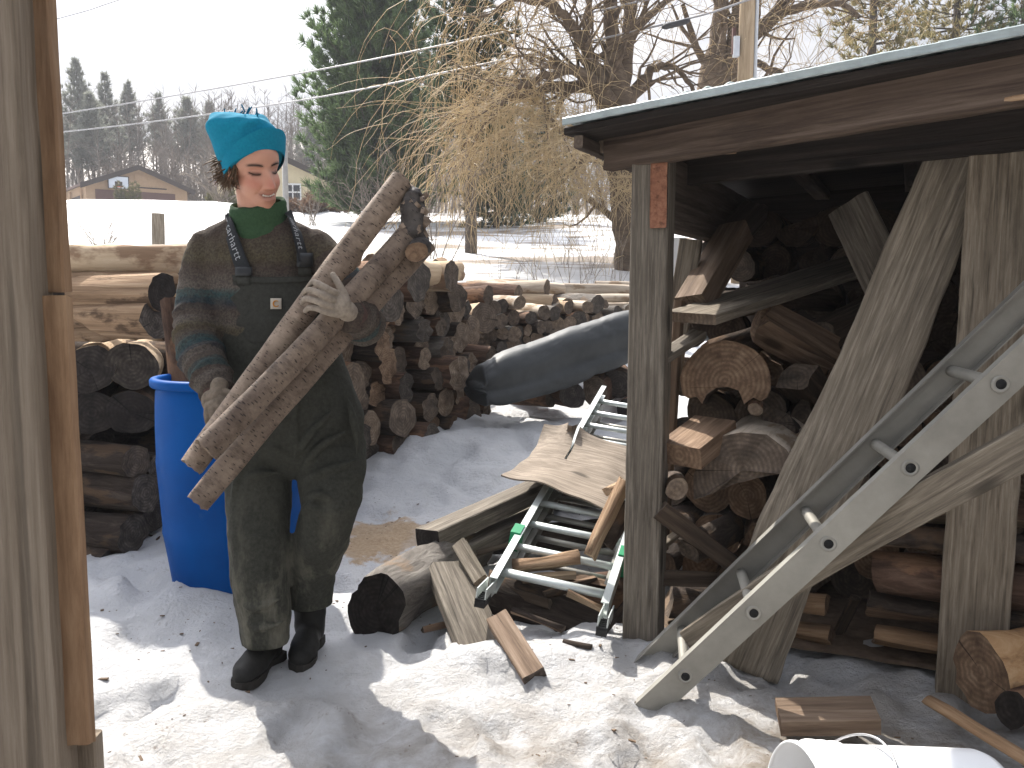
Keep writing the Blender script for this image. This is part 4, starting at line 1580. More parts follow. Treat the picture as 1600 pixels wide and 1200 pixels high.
for k, (px, py, Y, r, d, lb) in enumerate([
        (895, 618, 6.0, .10, (-.5, .86, 0), 'dark log under the low edge of the black sheet'), (930, 612, 6.1, .10, (.35, .93, 0), 'red brown log under the sheet beside the upper ladder end'),
        (965, 600, 6.2, .11, (.1, .99, 0), 'dark log in the shadow below the sheet, against the shed post'), (862, 622, 6.05, .07, (-.8, .6, 0), 'small dark log where the sheet meets the snow'),
        (985, 640, 6.1, .09, (.3, .95, 0), 'lowest dark log behind the upper rungs of the lying ladder'), (920, 575, 6.45, .11, (0, 1, 0), 'log inside the dark gap beneath the raised sheet')]):
    pile_log('log', P(px, py, Y), Vector(d), .9, r, k % 3, 'under', 'bark_red', 'end_wood' if k % 2 else 'end_dark', lb, 'logs under the black sheet', k, rough=.08, oval=.1)
# ------------------------------------------------------------------ the shed on the right
fd = Vector((.912, -.409, 0))      # along its front
bd = Vector((.409, .912, 0))       # into it
fn = -bd
pa, pb_ = Vector((.452, 2.94, 0)), Vector((1.365, 2.53, 0))
M['metal_roof'] = m_plain('metal_roof', (.36, .41, .41), .5, .18, 25, .1, metal=.35)
shed = empty('wood_shed', pa, 'low open weathered wood shed with a pale metal roof, full of firewood', 'shed')
GW = [M['grey_wood'], M['end_wood']]
DW = [M['dark_wood'], M['end_wood']]
KW = [M['shade_wood'], M['shade_wood']]
SO = Vector(shed.location)


def part(name, p0, p1, w, t, face, mats, **kw):
    return board(name, p0, p1, w, t, face, mats, parent=shed, **kw)


zA = P(1000, 240, 2.94).z
part('post', pa + Vector((0, 0, -.1)), pa + Vector((.012, 0, zA)), .125, .09, fn, GW, seed=2, ch=.004)
part('post', pb_ + Vector((-.0, 0, -.1)), pb_ + Vector((.02, 0, 1.74)), .185, .05, fn, [M['post_wood'], M['end_wood']], seed=5, wane=.04, ch=.005, rough=.003)
for q in (pa + bd * 2.1, pb_ + bd * 2.1, pb_ + fd * .95 + bd * 2.1, pb_ + fd * .95 + bd * .05):
    part('post', q + Vector((0, 0, -.1)), q + Vector((0, 0, 1.66)), .12, .1, fn, DW, seed=7)
b0, b1 = P(950, 233, 3.02), P(1640, 112, 2.15)
b1 = b0 + (b1 - b0) * 1.6
bx = part('beam', b0, b1, .145, .05, fn, [M['beam_wood'], M['end_wood']], seed=9, ch=.006, rough=.003)
i0, i1 = P(1042, 268, 3.2), P(1640, 196, 2.42)
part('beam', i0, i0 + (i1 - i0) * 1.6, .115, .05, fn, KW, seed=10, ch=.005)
# side plate whose red sawn end looks out beside the left post
part('side_plate', P(1029, 298, 2.875), P(1029, 298, 2.875) + bd * 1.9, .235, .055, fd, [M['dark_wood'], M['red_end']], seed=12)
# splinter of fresh wood torn along the lower edge of the beam
part('splinter', P(1036, 244, 2.96), P(1150, 236, 2.84), .016, .02, fn, [M['orange_wood'], M['orange_wood']], seed=13, bend=.01)
part('splinter', P(1430, 178, 2.38), P(1640, 146, 2.12), .014, .02, fn, [M['orange_wood'], M['orange_wood']], seed=14)
# roof: corrugated sheet on boards on rafters
FL, FR = P(880, 186, 2.88), P(1700, 20, 2.03)
FR = FL + (FR - FL) * 1.6
ex = (FR - FL)
Lr = ex.length
ex.normalize()
Dp = 2.75
v, f = [], []
nxr, nyr, th = 240, 10, .005
for lay in (0, 1):
    for j in range(nyr + 1):
        for i in range(nxr + 1):
            s = Lr * i / nxr
            z = .007 * math.sin(s * 2 * math.pi / .068)
            p = FL + ex * s + bd * (Dp * j / nyr) + Vector((0, 0, z - lay * th + .006 * n3(s * 3, j * .7, 4)))
            v.append(p)
N_ = (nxr + 1) * (nyr + 1)
for j in range(nyr):
    for i in range(nxr):
        a = j * (nxr + 1) + i
        q = (a, a + 1, a + nxr + 2, a + nxr + 1)
        f.append(q)
        f.append(tuple(N_ + t for t in q[::-1]))
bor = [i for i in range(nxr + 1)] + [j * (nxr + 1) + nxr for j in range(1, nyr + 1)] + [nyr * (nxr + 1) + i for i in range(nxr - 1, -1, -1)] + [j * (nxr + 1) for j in range(nyr - 1, 0, -1)]
for i in range(len(bor)):
    a, b_ = bor[i], bor[(i + 1) % len(bor)]
    f.append((a, N_ + a, N_ + b_, b_))
roof = obj('roof', v, f, M['metal_roof'], shed, SO)
part('drip_edge', FL + Vector((0, 0, -.010)) - bd * .006, FR + Vector((0, 0, -.010)) - bd * .006, .025, .006, fn, [M['metal_roof'], M['metal_roof']], seed=3, rough=.002)
for k in range(9):
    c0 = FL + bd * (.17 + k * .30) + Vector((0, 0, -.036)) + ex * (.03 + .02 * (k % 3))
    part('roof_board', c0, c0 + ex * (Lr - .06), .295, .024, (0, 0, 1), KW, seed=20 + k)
for k, s in enumerate((.10, .60, 1.05, 1.5, 1.95)):
    rp = FL + ex * s
    bq = b0.lerp(b1, s / (b1 - b0).length)
    c0 = Vector((rp.x, rp.y, rp.z - .070)) + bd * .20
    part('rafter', c0, c0 + bd * 2.5, .040, .075, fd, DW, seed=30 + k)
c0 = FL + Vector((0, 0, -.075)) + ex * .05 + bd * .02
part('rafter', c0, c0 + bd * 2.6, .04, .03, fd, DW, seed=36)
# back wall
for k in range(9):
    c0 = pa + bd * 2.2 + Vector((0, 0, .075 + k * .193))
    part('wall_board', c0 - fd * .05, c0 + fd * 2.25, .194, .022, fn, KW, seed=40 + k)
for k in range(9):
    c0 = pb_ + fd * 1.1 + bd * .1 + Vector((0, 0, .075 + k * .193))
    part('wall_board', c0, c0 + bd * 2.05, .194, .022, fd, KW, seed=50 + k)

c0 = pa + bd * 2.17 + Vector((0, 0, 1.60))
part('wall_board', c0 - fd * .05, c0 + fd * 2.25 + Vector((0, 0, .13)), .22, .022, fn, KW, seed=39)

# ---- loose boards in and against the shed
def ground_pt(px, py, dz=0.):
    q = G(px, py)
    q.z += dz
    return q


# broad curved slab leaning up to the right post
cl = [(1168, 1048, 2.72), (1196, 955, 2.72), (1232, 850, 2.73), (1290, 730, 2.74), (1355, 600, 2.74), (1425, 430, 2.73), (1485, 270, 2.72), (1500, 230, 2.72)]
hw = [50, 54, 57, 58, 57, 54, 44, 34]
v, f = [], []
pts, rs = smooth_path([P(*c) for c in cl], [R(h, c[2]) for h, c in zip(hw, cl)], 6)
fr = frames(pts)
N_ = 26
for i, ((p, x, y, t), r) in enumerate(zip(fr, rs)):
    nrm = (fn - t * fn.dot(t)).normalized()
    sd_ = t.cross(nrm).normalized()
    for k in range(N_):
        a = 2 * math.pi * k / N_
        ca, sa = math.cos(a), math.sin(a)
        px_ = r * (abs(ca) ** .35) * (1 if ca > 0 else -1)
        pz_ = .024 * (abs(sa) ** .5) * (1 if sa > 0 else -1)
        q = p + sd_ * (px_ + .006 * n3(i * .5, ca * 2, 3)) + nrm * (pz_ + .003 * n3(px_ * 40, i * .3, 7))
        v.append(q)
for i in range(len(fr) - 1):
    for k in range(N_):
        a, b_ = i * N_ + k, i * N_ + (k + 1) % N_
        f.append((a, b_, b_ + N_, a + N_))
f.append(tuple(range(N_))[::-1])
f.append(tuple((len(fr) - 1) * N_ + k for k in range(N_)))
Ms = axes(pts[-1] - pts[0], fn, loc=pts[0])
Mi = Ms.inverted()
o = bpy.data.objects.new('slab_plank', mesh('slab_plank', [Mi @ q for q in v], f, M['pale_plank']))
link(o)
o.matrix_world = Ms
tag(o, 'broad curved grey slab of wood leaning up behind the right shed post', 'plank')

# long two by six leaning over the ladder: lit upper edge
p0, p1 = P(1085, 1000, 2.66), P(1680, 658, 1.98)
board('brace_board', p0, p1, .092, .085, Vector((-.38, -.88, .12)), [M['pale_plank'], M['end_tan']], 'long weathered board sloping behind the aluminium ladder, its upper edge sunlit', 'board', seed=61, curve=.02)

# leaning strips behind the left post
for k, (a, b_, w_, t_, mt, lb) in enumerate([
        ((1080, 375, 3.35), (1030, 690, 3.25), .085, .03, 'pale_plank', 'pale strip leaning upright just behind the left shed post'),
        ((1062, 470, 3.15), (1036, 860, 3.08), .03, .05, 'brown_wood', 'narrow brown strip standing on edge behind the left shed post'),
        ((1040, 500, 3.3), (1022, 800, 3.2), .06, .03, 'grey_wood', 'grey strip leaning close behind the left shed post'),
        ((1058, 372, 4.3), (1056, 520, 4.3), .085, .03, 'white_paint', 'pale narrow picket standing outside behind the shed')]):
    board('wood_strip', P(*a), P(*b_), w_, t_, fn, [M[mt], M['end_tan']], lb, 'wood strip', seed=70 + k, wane=.06)
# plank poking out of the shed, sunlit at its near end
board('shelf_plank', P(1078, 497, 2.99), P(1400, 395, 4.05), .205, .035, Vector((-.25, -.35, .9)), [M['pale_plank'], M['end_tan']], 'broad plank poking out of the shed with a sunlit end and a split', 'plank', seed=75, twist=.1)
board('plank_offcut', P(1030, 562, 2.93), P(1092, 522, 3.1), .06, .028, Vector((-.2, -.4, .9)), [M['grey_wood'], M['end_tan']], 'short grey offcut under the sunlit plank, touching the left shed post', 'offcut', seed=76, wane=.1)
board('timber_offcut', P(1082, 478, 3.18), P(1150, 362, 3.5), .115, .09, Vector((-.6, -.6, .5)), [M['brown_wood'], M['end_tan']], 'squared timber offcut tilted on the sunlit plank below the red beam end', 'offcut', seed=77)
board('timber_offcut', P(1100, 415, 3.55), P(1180, 330, 3.9), .11, .08, Vector((-.3, -.8, .5)), [M['dark_wood'], M['end_brown']], 'dark offcut in the gloom behind the tilted squared one', 'offcut', seed=78)
board('hanging_plank', P(1325, 318, 3.35), P(1412, 500, 3.1), .16, .025, fn + Vector((-.5, 0, .2)), [M['grey_wood'], M['end_tan']], 'grey plank hanging aslant in the dark middle of the shed', 'plank', seed=79)
board('floor_plank', P(1225, 1052, 2.92), P(1450, 1068, 2.75), .05, .05, fn, DW, 'dark plank lying on the shed floor under the stacked splits', 'plank', seed=80)

# ---- firewood in the shed
WM = [M['bark_dark'], M['old_split'], M['end_brown']]
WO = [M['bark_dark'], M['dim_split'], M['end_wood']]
WD = [M['bark_dark'], M['dim_split'], M['end_dim']]  # darkest set, shade painted into the wood high under the roof
WG = [M['orange_wood'], M['orange_wood'], M['end_brown']]


def arch_log():
    """hollow half log, its arched end looking out"""
    e0 = P(1133, 596, 3.02)
    d = Vector((.25, .95, -.12)).normalized()
    r0, L = .152, .42
    prof = []
    for i in range(19):
        a = rad(-22 + 224 * i / 18)
        prof.append((math.cos(a) * r0 * (1 + .06 * n3(i * .5, 1, 1)), math.sin(a) * r0 * .92))
    inner = [(-.120, -.065), (-.095, -.052), (-.065, -.075), (-.045, -.030), (-.01, -.018), (.03, -.022), (.06, -.045), (.075, -.08), (.095, -.055), (.125, -.06)]
    prof += inner
    n = len(prof)
    kind = [0] * 18 + [1] * (n - 18)
    v, f, idx = [], [], []
    m = 8
    for i in range(m + 1):
        x = L * i / m
        for k, (y, z) in enumerate(prof):
            j = .004 * n3(y * 40, z * 40, x * 9)
            v.append((x + (.012 * n3(y * 20, z * 20, 5) if i == 0 else 0), y + j, z + j))
    for i in range(m):
        for k in range(n):
            a, b_ = i * n + k, i * n + (k + 1) % n
            f.append((a, b_, b_ + n, a + n))
            idx.append(kind[k])
    # end face: strip between the arch and the hollow
    cc = len(v)
    f.append(tuple(range(n))[::-1])
    f.append(tuple(m * n + k for k in range(n)))
    idx += [2, 2]
    o = bpy.data.objects.new('hollow_log', mesh('hollow_log', v, f, [M['bark_grey'], M['dark_wood'], M['end_brown']], idx, False))
    link(o)
    Mx = axes(d, (0, 0, 1), loc=e0)
    # profile y runs to the right in the picture
    Mx = Mx @ Matrix.Rotation(0, 4, 'X')
    o.matrix_world = Mx
    tag(o, 'thick hollow log with an arched brown end in the sun beside the left shed post', 'log')
    return o


arch_log()
one_log('log_stub', P(1180, 640, 2.98), P(1192, 600, 3.3), .024, M['bark_red'], M['end_tan'], 'thin stub end poking out under the hollow arched log', seed=101)
one_split('split_log', P(1160, 735, 2.90), P(1205, 690, 3.35), .185, [M['bark_pole'], M['old_split'], M['end_wood']], 'big half log with a pale sunlit back above the dark wood pieces', 'log', seed=103, roll=rad(75), ang=175, rough=.05)
board('beam_offcut', P(1062, 712, 2.90), P(1118, 668, 3.08), .16, .075, Vector((-.35, -.45, .82)), [M['old_split'], M['end_brown']], 'squared block with a half sunlit top wedged against the left shed post', 'offcut', seed=104)
one_log('log', P(1058, 764, 2.86), P(1035, 752, 3.2), .036, M['bark_dark'], M['end_tan'], 'small round log with a pale end between block and half log', seed=105)
one_split('split_log', P(1030, 800, 2.90), P(1142, 880, 2.92), .075, WO, 'dark split slanting down below the big half log', seed=106, roll=1.0)
one_split('split_log', P(1046, 938, 3.06), P(1170, 950, 3.0), .105, WO, 'wide split lying low behind the left shed post', seed=107, roll=2.0, ang=130)
board('wood_strip', P(1005, 872, 2.99), P(1062, 832, 3.05), .03, .02, (-.2, -.5, .8), [M['pale_plank'], M['end_tan']], 'short pale strip in the gap below the dark split', 'wood strip', seed=108)
one_split('split_log', P(1030, 905, 2.95), P(1115, 905, 3.0), .05, WO, 'thin grey split lying on the wide low split', seed=109, roll=.6)
one_split('split_log', P(1075, 862, 2.97), P(1150, 820, 3.15), .07, WO, 'brown split tucked in the dark under the big half log', seed=110, roll=2.6)
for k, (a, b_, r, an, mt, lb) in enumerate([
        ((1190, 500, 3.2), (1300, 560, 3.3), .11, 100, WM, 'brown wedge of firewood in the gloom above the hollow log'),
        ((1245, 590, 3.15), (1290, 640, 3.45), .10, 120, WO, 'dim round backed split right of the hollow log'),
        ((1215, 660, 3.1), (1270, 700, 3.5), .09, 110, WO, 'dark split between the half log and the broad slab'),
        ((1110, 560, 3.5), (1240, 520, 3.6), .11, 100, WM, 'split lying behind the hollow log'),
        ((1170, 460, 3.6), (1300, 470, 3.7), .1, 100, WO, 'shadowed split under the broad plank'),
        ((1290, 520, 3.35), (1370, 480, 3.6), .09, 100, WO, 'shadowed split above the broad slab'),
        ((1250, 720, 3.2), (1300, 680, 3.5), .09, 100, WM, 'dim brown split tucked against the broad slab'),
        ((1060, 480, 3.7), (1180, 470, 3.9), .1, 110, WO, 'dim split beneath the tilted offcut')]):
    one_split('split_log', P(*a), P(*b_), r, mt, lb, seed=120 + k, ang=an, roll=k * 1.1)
# tight front stack between slab and right post, running on past the post
rr = random.Random(44)
BG_ = [M['bark_grey'], M['old_split'], M['end_wood']]
kinds = [(WG, 'orange brown'), (BG_, 'lichen spotted bark covered'), ([M['bark_dark'], M['old_split'], M['end_wood']], 'furrowed grey brown'), ([M['old_split']] * 2 + [M['end_brown']], 'smooth faced'), ([M['bark_red'], M['fresh_split'], M['end_brown']], 'reddish brown')]
z, row = .03, 0
while z < 1.42:
    r = rr.uniform(.052, .072)
    z += r * .92
    for c in range(3):
        s0 = .73 + c * .44 + rr.uniform(-.03, .03)
        mt, wd = kinds[(row * 2 + c * 3 + (row // 3)) % 5]
        if c == 0 and z > .62:
            continue
        a = pa + fd * s0 + bd * (.05 + r + rr.uniform(-.02, .03)) + Vector((0, 0, z))
        one_split('split_log', a, a + fd * rr.uniform(.40, .46) + Vector((0, 0, rr.uniform(-.012, .012))), r * 1.12, mt,
                  f'{wd} split, {ordn(row)} from the ground, {["left of", "behind", "beyond"][c]} the right shed post', 'firewood', 'front firewood stack in the shed', seed=140 + row * 3 + c, ang=rr.choice((150, 180, 200)), roll=rr.uniform(1.0, 2.2), rough=.11)
    z += r * .92
    row += 1
for k, (a, b_, r, mt, lb) in enumerate([((1225, 990), (1300, 998), .065, WG, 'fresh orange split low beside the broad slab'), ((1228, 940), (1292, 945), .055, WG, 'orange split stacked on the other beside the broad slab'), ((1298, 1015), (1338, 935), .03, WO, 'crooked bark piece standing in the dark gap of the front stack')]):
    one_split('split_log', P(*a, 2.95), P(*b_, 2.85), r, mt, lb, 'firewood', 'front firewood stack in the shed', seed=180 + k, ang=150, roll=rr.uniform(1.0, 2.2))
# log ends facing out, filling the left half of the shed up to the roof
rr = random.Random(9)
row, z = 0, .05
while z < 1.52:
    c, s0 = 0, -.16 + (.07 if row % 2 else 0)
    while s0 < 1.35:
        r = rr.uniform(.065, .098)
        dep = .52 + .12 * (row > 4) + .45 * (row > 5) + .2 * (row > 7) + rr.uniform(-.07, .07)
        e = pa + bd * dep + fd * (s0 + r) + Vector((0, 0, z + .075 + rr.uniform(-.015, .015)))
        d = (bd + fd * rr.gauss(0, .12) + Vector((0, 0, rr.gauss(0, .06)))).normalized()
        lb = f'shadowed log end in the {ordn(row)} row up, {ordn(c)} from the left shed post'
        if rr.random() < .5:
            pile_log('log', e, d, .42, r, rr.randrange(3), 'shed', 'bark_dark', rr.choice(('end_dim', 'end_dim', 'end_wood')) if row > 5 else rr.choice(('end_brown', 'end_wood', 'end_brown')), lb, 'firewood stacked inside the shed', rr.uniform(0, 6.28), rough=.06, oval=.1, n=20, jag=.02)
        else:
            one_split('split_log', e, e + d * .42, r * 1.25, rr.choice((WD, WD, WO)) if row > 5 else rr.choice((WO, WM, WM)), lb, 'firewood', 'firewood stacked inside the shed', seed=200 + row * 12 + c, ang=rr.choice((110, 140, 170)), roll=rr.uniform(0, 6.28))  # upper rows take the darker woods as painted roof shade
        s0 += 2 * r * .95
        c += 1
    z += .150
    row += 1
# earth floor strewn with bark under the wood
fl = []
for j in range(20):
    for i in range(26):
        q = pa + fd * (-.02 + i * .088) + bd * (.06 + j * .11)
        fl.append((q.x, q.y, max(gz(q.x, q.y), gbase(q.x, q.y) + .02) + .014 + .008 * n3(q.x * 9, q.y * 9, 2)))
ff = [(j * 26 + i, j * 26 + i + 1, (j + 1) * 26 + i + 1, (j + 1) * 26 + i) for j in range(19) for i in range(25)]
tag(obj('floor', fl, ff, M['litter']), kind='structure')

# ---- the big aluminium ladder leaning into the shed
M['alu'] = m_plain('alu', (.27, .26, .23), .5, .18, 9, .06, metal=.3)
M['alu_dull'] = m_plain('alu_dull', (.27, .262, .235), .5, .18, 7, .08, metal=.4)
M['black_hole'] = m_plain('black_hole', (.01, .01, .01), .8, 0, 5, 0)
h0, h4 = P(1071, 1056, 2.42), P(1563, 600, 2.08)
u = (h4 - h0)
sp4 = u.length / 4
u.normalize()
rv = Vector((.055, .345, 0)).normalized()
nn = u.cross(rv).normalized()     # across the rail web
if nn.z < 0:
    nn = -nn
lad = empty('ladder', h0 - u * .22, 'big dull aluminium ladder sloping up into the shed roof from the snow', 'ladder')
LO = Vector(lad.location)


def channel(p0, p1, out, webh, fl, th, name, parent, mat, O, nvec):
    """C rail: web plane normal `out`, flanges pointing along -out"""
    mb = MB()
    d = (p1 - p0).normalized()
    hh_ = nvec * (webh / 2)

    def bar(c, hx, hy):
        vv, ff = loft([(p0 + c, hx, hy), (p1 + c, hx, hy)], 4)
        # square section from a 4 gon turned by 45 degrees
        return vv, ff

    def prism(c, a, b_):
        q = [c + a + b_, c - a + b_, c - a - b_, c + a - b_]
        vv = [p0 + t for t in q] + [p1 + t for t in q]
        ff = [(0, 1, 5, 4), (1, 2, 6, 5), (2, 3, 7, 6), (3, 0, 4, 7), (3, 2, 1, 0), (4, 5, 6, 7)]
        mb.add(vv, ff)
    prism(Vector(), hh_ - nvec * th, out * (th / 2))
    prism(nvec * (webh / 2 - th / 2) - out * (fl / 2 - th / 2), nvec * (th / 2), out * (fl / 2))
    prism(-nvec * (webh / 2 - th / 2) - out * (fl / 2 - th / 2), nvec * (th / 2), out * (fl / 2))
    return mb.build(name, mat, parent, O, smooth=False)


WID = .35
p0, p1 = h0 - u * .215, h4 + u * .75
nr = channel(p0, p1, -rv, .078, .030, .004, 'rail', lad, M['alu'], LO, nn)
p0f, p1f = h0 + rv * WID - u * .215, h4 + rv * WID + u * .75
fr_ = channel(p0f, p1f, rv, .078, .030, .004, 'rail', lad, M['alu_dull'], LO, nn)
for k in range(7):
    c = h0 + u * sp4 * k
    v, f = tube([c - rv * .004, c + rv * (WID + .004)], [.0155, .0155], 16, cap=False)
    v2, f2 = tube([c + rv * (WID + .004), c - rv * .004], [.012, .012], 16, cap=False)
    rg = MB()
    rg.add(v, f)
    # ribbed grip
    rg.add(v2, f2)
    for e, s in ((c - rv * .003, -1), (c + rv * (WID + .003), 1)):
        fl_ = []
        a0 = frames([e, e + rv * s * .01])[0]
        ring = []
        for (rad_, dx) in ((.022, 0), (.021, .003), (.0125, .003), (.0115, -.02)):
            for t in range(16):
                an = 2 * math.pi * t / 16
                ring.append(e + rv * s * dx + (a0[1] * math.cos(an) + a0[2] * math.sin(an)) * rad_)
        fc = []
        for j in range(3):
            for t in range(16):
                fc.append((j * 16 + t, j * 16 + (t + 1) % 16, (j + 1) * 16 + (t + 1) % 16, (j + 1) * 16 + t))
        rg.add(ring, fc)
    r_ = rg.build('rung', M['alu'], lad, LO)
    # black disc painting in the shade of the tube hollow, near rail
    v, f = tube([c - rv * .006, c - rv * .0045], [.0125, .0125], 16)
    obj('tube_end', v, f, M['black_hole'], r_, LO)
# ------------------------------------------------------------------ blue barrel with a log standing in it
def blue_mat():
    b = NB('blue_plastic', .6, .06)
    f = b.noise(b.coord(), 14, 7, .7)
    g = b.noise(b.coord(), 2.2, 4, .6)
    c = b.ramp(g, [(.3, (.0, .045, .20)), (.7, (.0, .075, .30))])
    c = b.mix(b.ramp(f, [(.60, 0.), (.75, .35)]), c, (.05, .10, .24))
    b.color(c)
    b.put(b.b.inputs['Roughness'], b.ramp(f, [(.3, .42), (.7, .6)]))
    b.bump(g, .15, .01)
    return b.m


M['blue_plastic'] = blue_mat()
bc = Vector((-1.098, 3.45, -.03))
bar = empty('barrel', bc, 'open blue plastic barrel standing in the snow behind the person', 'barrel')
prof = [(.215, 0), (.232, .012), (.240, .04), (.248, .10), (.262, .22), (.270, .28), (.274, .30), (.271, .325), (.275, .42), (.279, .52), (.282, .575), (.279, .60), (.277, .70), (.272, .80), (.268, .845), (.262, .860), (.262, .868)]
N_ = 56


def lathe(prof, n=N_, lean=(0, 0)):
    v, f = [], []
    for r, z in prof:
        for k in range(n):
            a = 2 * math.pi * k / n
            v.append((r * math.cos(a) + lean[0] * z, r * math.sin(a) + lean[1] * z, z))
    for i in range(len(prof) - 1):
        for k in range(n):
            a, b_ = i * n + k, i * n + (k + 1) % n
            f.append((a, b_, b_ + n, a + n))
    return v, f


ln_ = (-.02, .0)
inner = [(.250, .875), (.252, .84), (.262, .6), (.255, .3), (.235, .06), (.0, .05)]
v, f = lathe(prof + [(.258, .874)] + inner, lean=ln_)
obj('body', v, f, M['blue_plastic'], bar)
v, f = lathe([(.262, .868), (.281, .866), (.287, .874), (.287, .892), (.281, .900), (.262, .902), (.252, .896), (.250, .875)], lean=ln_)
obj('rim', v, f, M['blue_plastic'], bar)
one_log('log', P(272, 470, 3.62), P(296, 668, 3.5), .055, M['bark_red'], M['end_brown'], 'brown log standing upright in the blue barrel', seed=301, taper=1.1, rough=.05)

# ------------------------------------------------------------------ scrap heap left of the shed post
one_log('log', P(588, 952, 2.98), P(735, 868, 3.75), .118, M['bark_grey'], M['end_black'], 'thick weathered log with a black rotten end lying in the snow', seed=311, rough=.10, oval=.08, jag=.04, bend=.02, n=30, seg=.04)  # near-black cut end
board('timber', P(668, 842, 3.42), P(868, 752, 4.15), .125, .075, Vector((-.35, -.35, .9)), [M['grey_wood'], M['end_black']], 'squared grey timber with a black end, upper of two in the scrap heap', 'timber', 'grey timbers in the scrap heap', seed=312, ch=.004)
board('timber', P(690, 880, 3.40), P(850, 800, 4.05), .105, .07, Vector((-.35, -.35, .9)), [M['grey_wood'], M['end_black']], 'squared grey timber with a black end, lower of two in the scrap heap', 'timber', 'grey timbers in the scrap heap', seed=313, ch=.004)
board('wood_scrap', P(718, 850, 3.28), P(752, 908, 3.12), .055, .035, Vector((-.5, -.5, .7)), [M['pale_plank'], M['end_tan']], 'short pale stick of wood against the ladder foot', 'wood scrap', seed=314)
board('plank', P(698, 885, 3.24), P(768, 1052, 2.74), .165, .045, Vector((.25, -.45, .85)), [M['grey_wood'], M['end_black']], 'broad grey plank sloping down into the snow in front of the lying ladder', 'plank', seed=315)
board('wood_scrap', P(778, 968, 2.86), P(836, 1060, 2.62), .075, .055, Vector((-.2, -.5, .8)), [M['brown_wood'], M['dark_wood']], 'reddish brown scrap of timber half sunk in the snow', 'wood scrap', seed=316)
one_split('split_log', P(760, 922, 3.26), P(990, 1000, 3.12), .105, [M['bark_dark'], M['old_split'], M['end_black']], 'dark split log lying beneath the foot of the lying ladder', 'log', seed=317, ang=180, roll=rad(100), rough=.05)
one_split('split_log', P(720, 985, 3.02), P(790, 1000, 2.98), .07, [M['bark_dark'], M['dark_wood'], M['end_black']], 'black chunk between the broad plank and the brown scrap', 'wood scrap', seed=318, roll=.5)
one_log('log', P(840, 935, 3.3), P(985, 925, 3.25), .085, M['bark_red'], M['end_dark'], 'dark round log in the shade under the lying ladder', seed=319)
one_log('log', P(735, 840, 3.9), P(960, 830, 3.8), .08, M['bark_dark'], M['end_dark'], 'dark log deep in the scrap heap under the ladder rungs', seed=320)
one_log('log', P(830, 770, 4.5), P(1000, 765, 4.4), .10, M['bark_dark'], M['end_dark'], 'dark log in the scrap heap under the warped plywood', seed=321)

# second ladder lying on the heap
lr0, lr1 = P(752, 936, 2.94), P(940, 610, 5.2)
dl_ = (lr1 - lr0)
LL = dl_.length
dl_.normalize()
rv2 = Vector((.405, -.115, -.055))
lad2 = empty('ladder', lr0, 'pale two section aluminium ladder with green end caps lying on the scrap heap', 'ladder')
LO = Vector(lad2.location)
M['alu_pale'] = m_plain('alu_pale', (.56, .60, .58), .4, .14, 12, .06, metal=.35)
M['green_cap'] = m_plain('green_cap', (.01, .22, .09), .45, .1, 10, 0)
M['black_rubber'] = m_plain('black_rubber', (.02, .02, .02), .7, .2, 10, .1)
up2 = dl_.cross(rv2.normalized())
if up2.z < 0:
    up2 = -up2
for s in (0, 1):
    a = lr0 + rv2 * s
    channel(a + dl_ * .10, a + dl_ * LL, -rv2.normalized() if s == 0 else rv2.normalized(), .062, .028, .004, 'rail', lad2, M['alu_pale'], LO, up2)
    # inner sliding section, a hand lower
    b_ = lr0 + rv2 * (.06 if s == 0 else .94) - up2 * .068 + dl_ * .34
    channel(b_, b_ + dl_ * (LL - .5), -rv2.normalized() if s == 0 else rv2.normalized(), .055, .025, .004, 'rail', lad2, M['alu_dull'], LO, up2)
    # foot: bracket, rubber pad and green cap
    mb = MB()
    q = a + dl_ * .0
    for t in (-.016, .016):
        vv, ff = box(.14, .004, .05)
        Mx = axes(dl_ + up2 * -.25, up2, loc=q + dl_ * .06 + rv2.normalized() * t)
        mb.add([Mx @ Vector(p) for p in vv], ff)
    ft = mb.build('foot', M['alu_pale'], lad2, LO, smooth=False)
    mb = MB()
    vv, ff = box(.085, .036, .022)
    Mx = axes(dl_ + up2 * -.2, up2, loc=q + dl_ * .02 - up2 * .018)
    mb.add([Mx @ Vector(p) for p in vv], ff)
    for k in range(5):
        vv, ff = box(.008, .038, .008, (-.035 + .017 * k, 0, .014))
        mb.add([Mx @ Vector(p) for p in vv], ff)
    mb.build('rubber_pad', M['black_rubber'], ft, LO, smooth=False)
    mb = MB()
    vv, ff = box(.075, .040, .074)
    # pointed cap: shear one end
    vv = [Vector((p.x + (.035 if p.z > 0 else 0), p.y, p.z)) for p in vv]
    Mx = axes(dl_, up2, loc=a + dl_ * .44)
    mb.add([Mx @ p for p in vv], ff)
    mb.build('end_cap', M['green_cap'], lad2, LO, smooth=False)


def rung(a, b_, r, mat):
    v, f = tube([a, a.lerp(b_, .5), b_], [r, r, r], 12, squash=.75)
    obj('rung', v, f, mat, lad2, LO)


for k in range(13):
    a = lr0 + dl_ * (.20 + .20 * k)
    if .20 + .20 * k < LL:
        rung(a, a + rv2, .0185 if k else .021, M['alu_pale'])
    b_ = lr0 + rv2 * .06 - up2 * .068 + dl_ * (.42 + .20 * k)
    if .42 + .20 * k < LL - .2:
        rung(b_, b_ + rv2 * .88, .0165, M['alu_dull'])

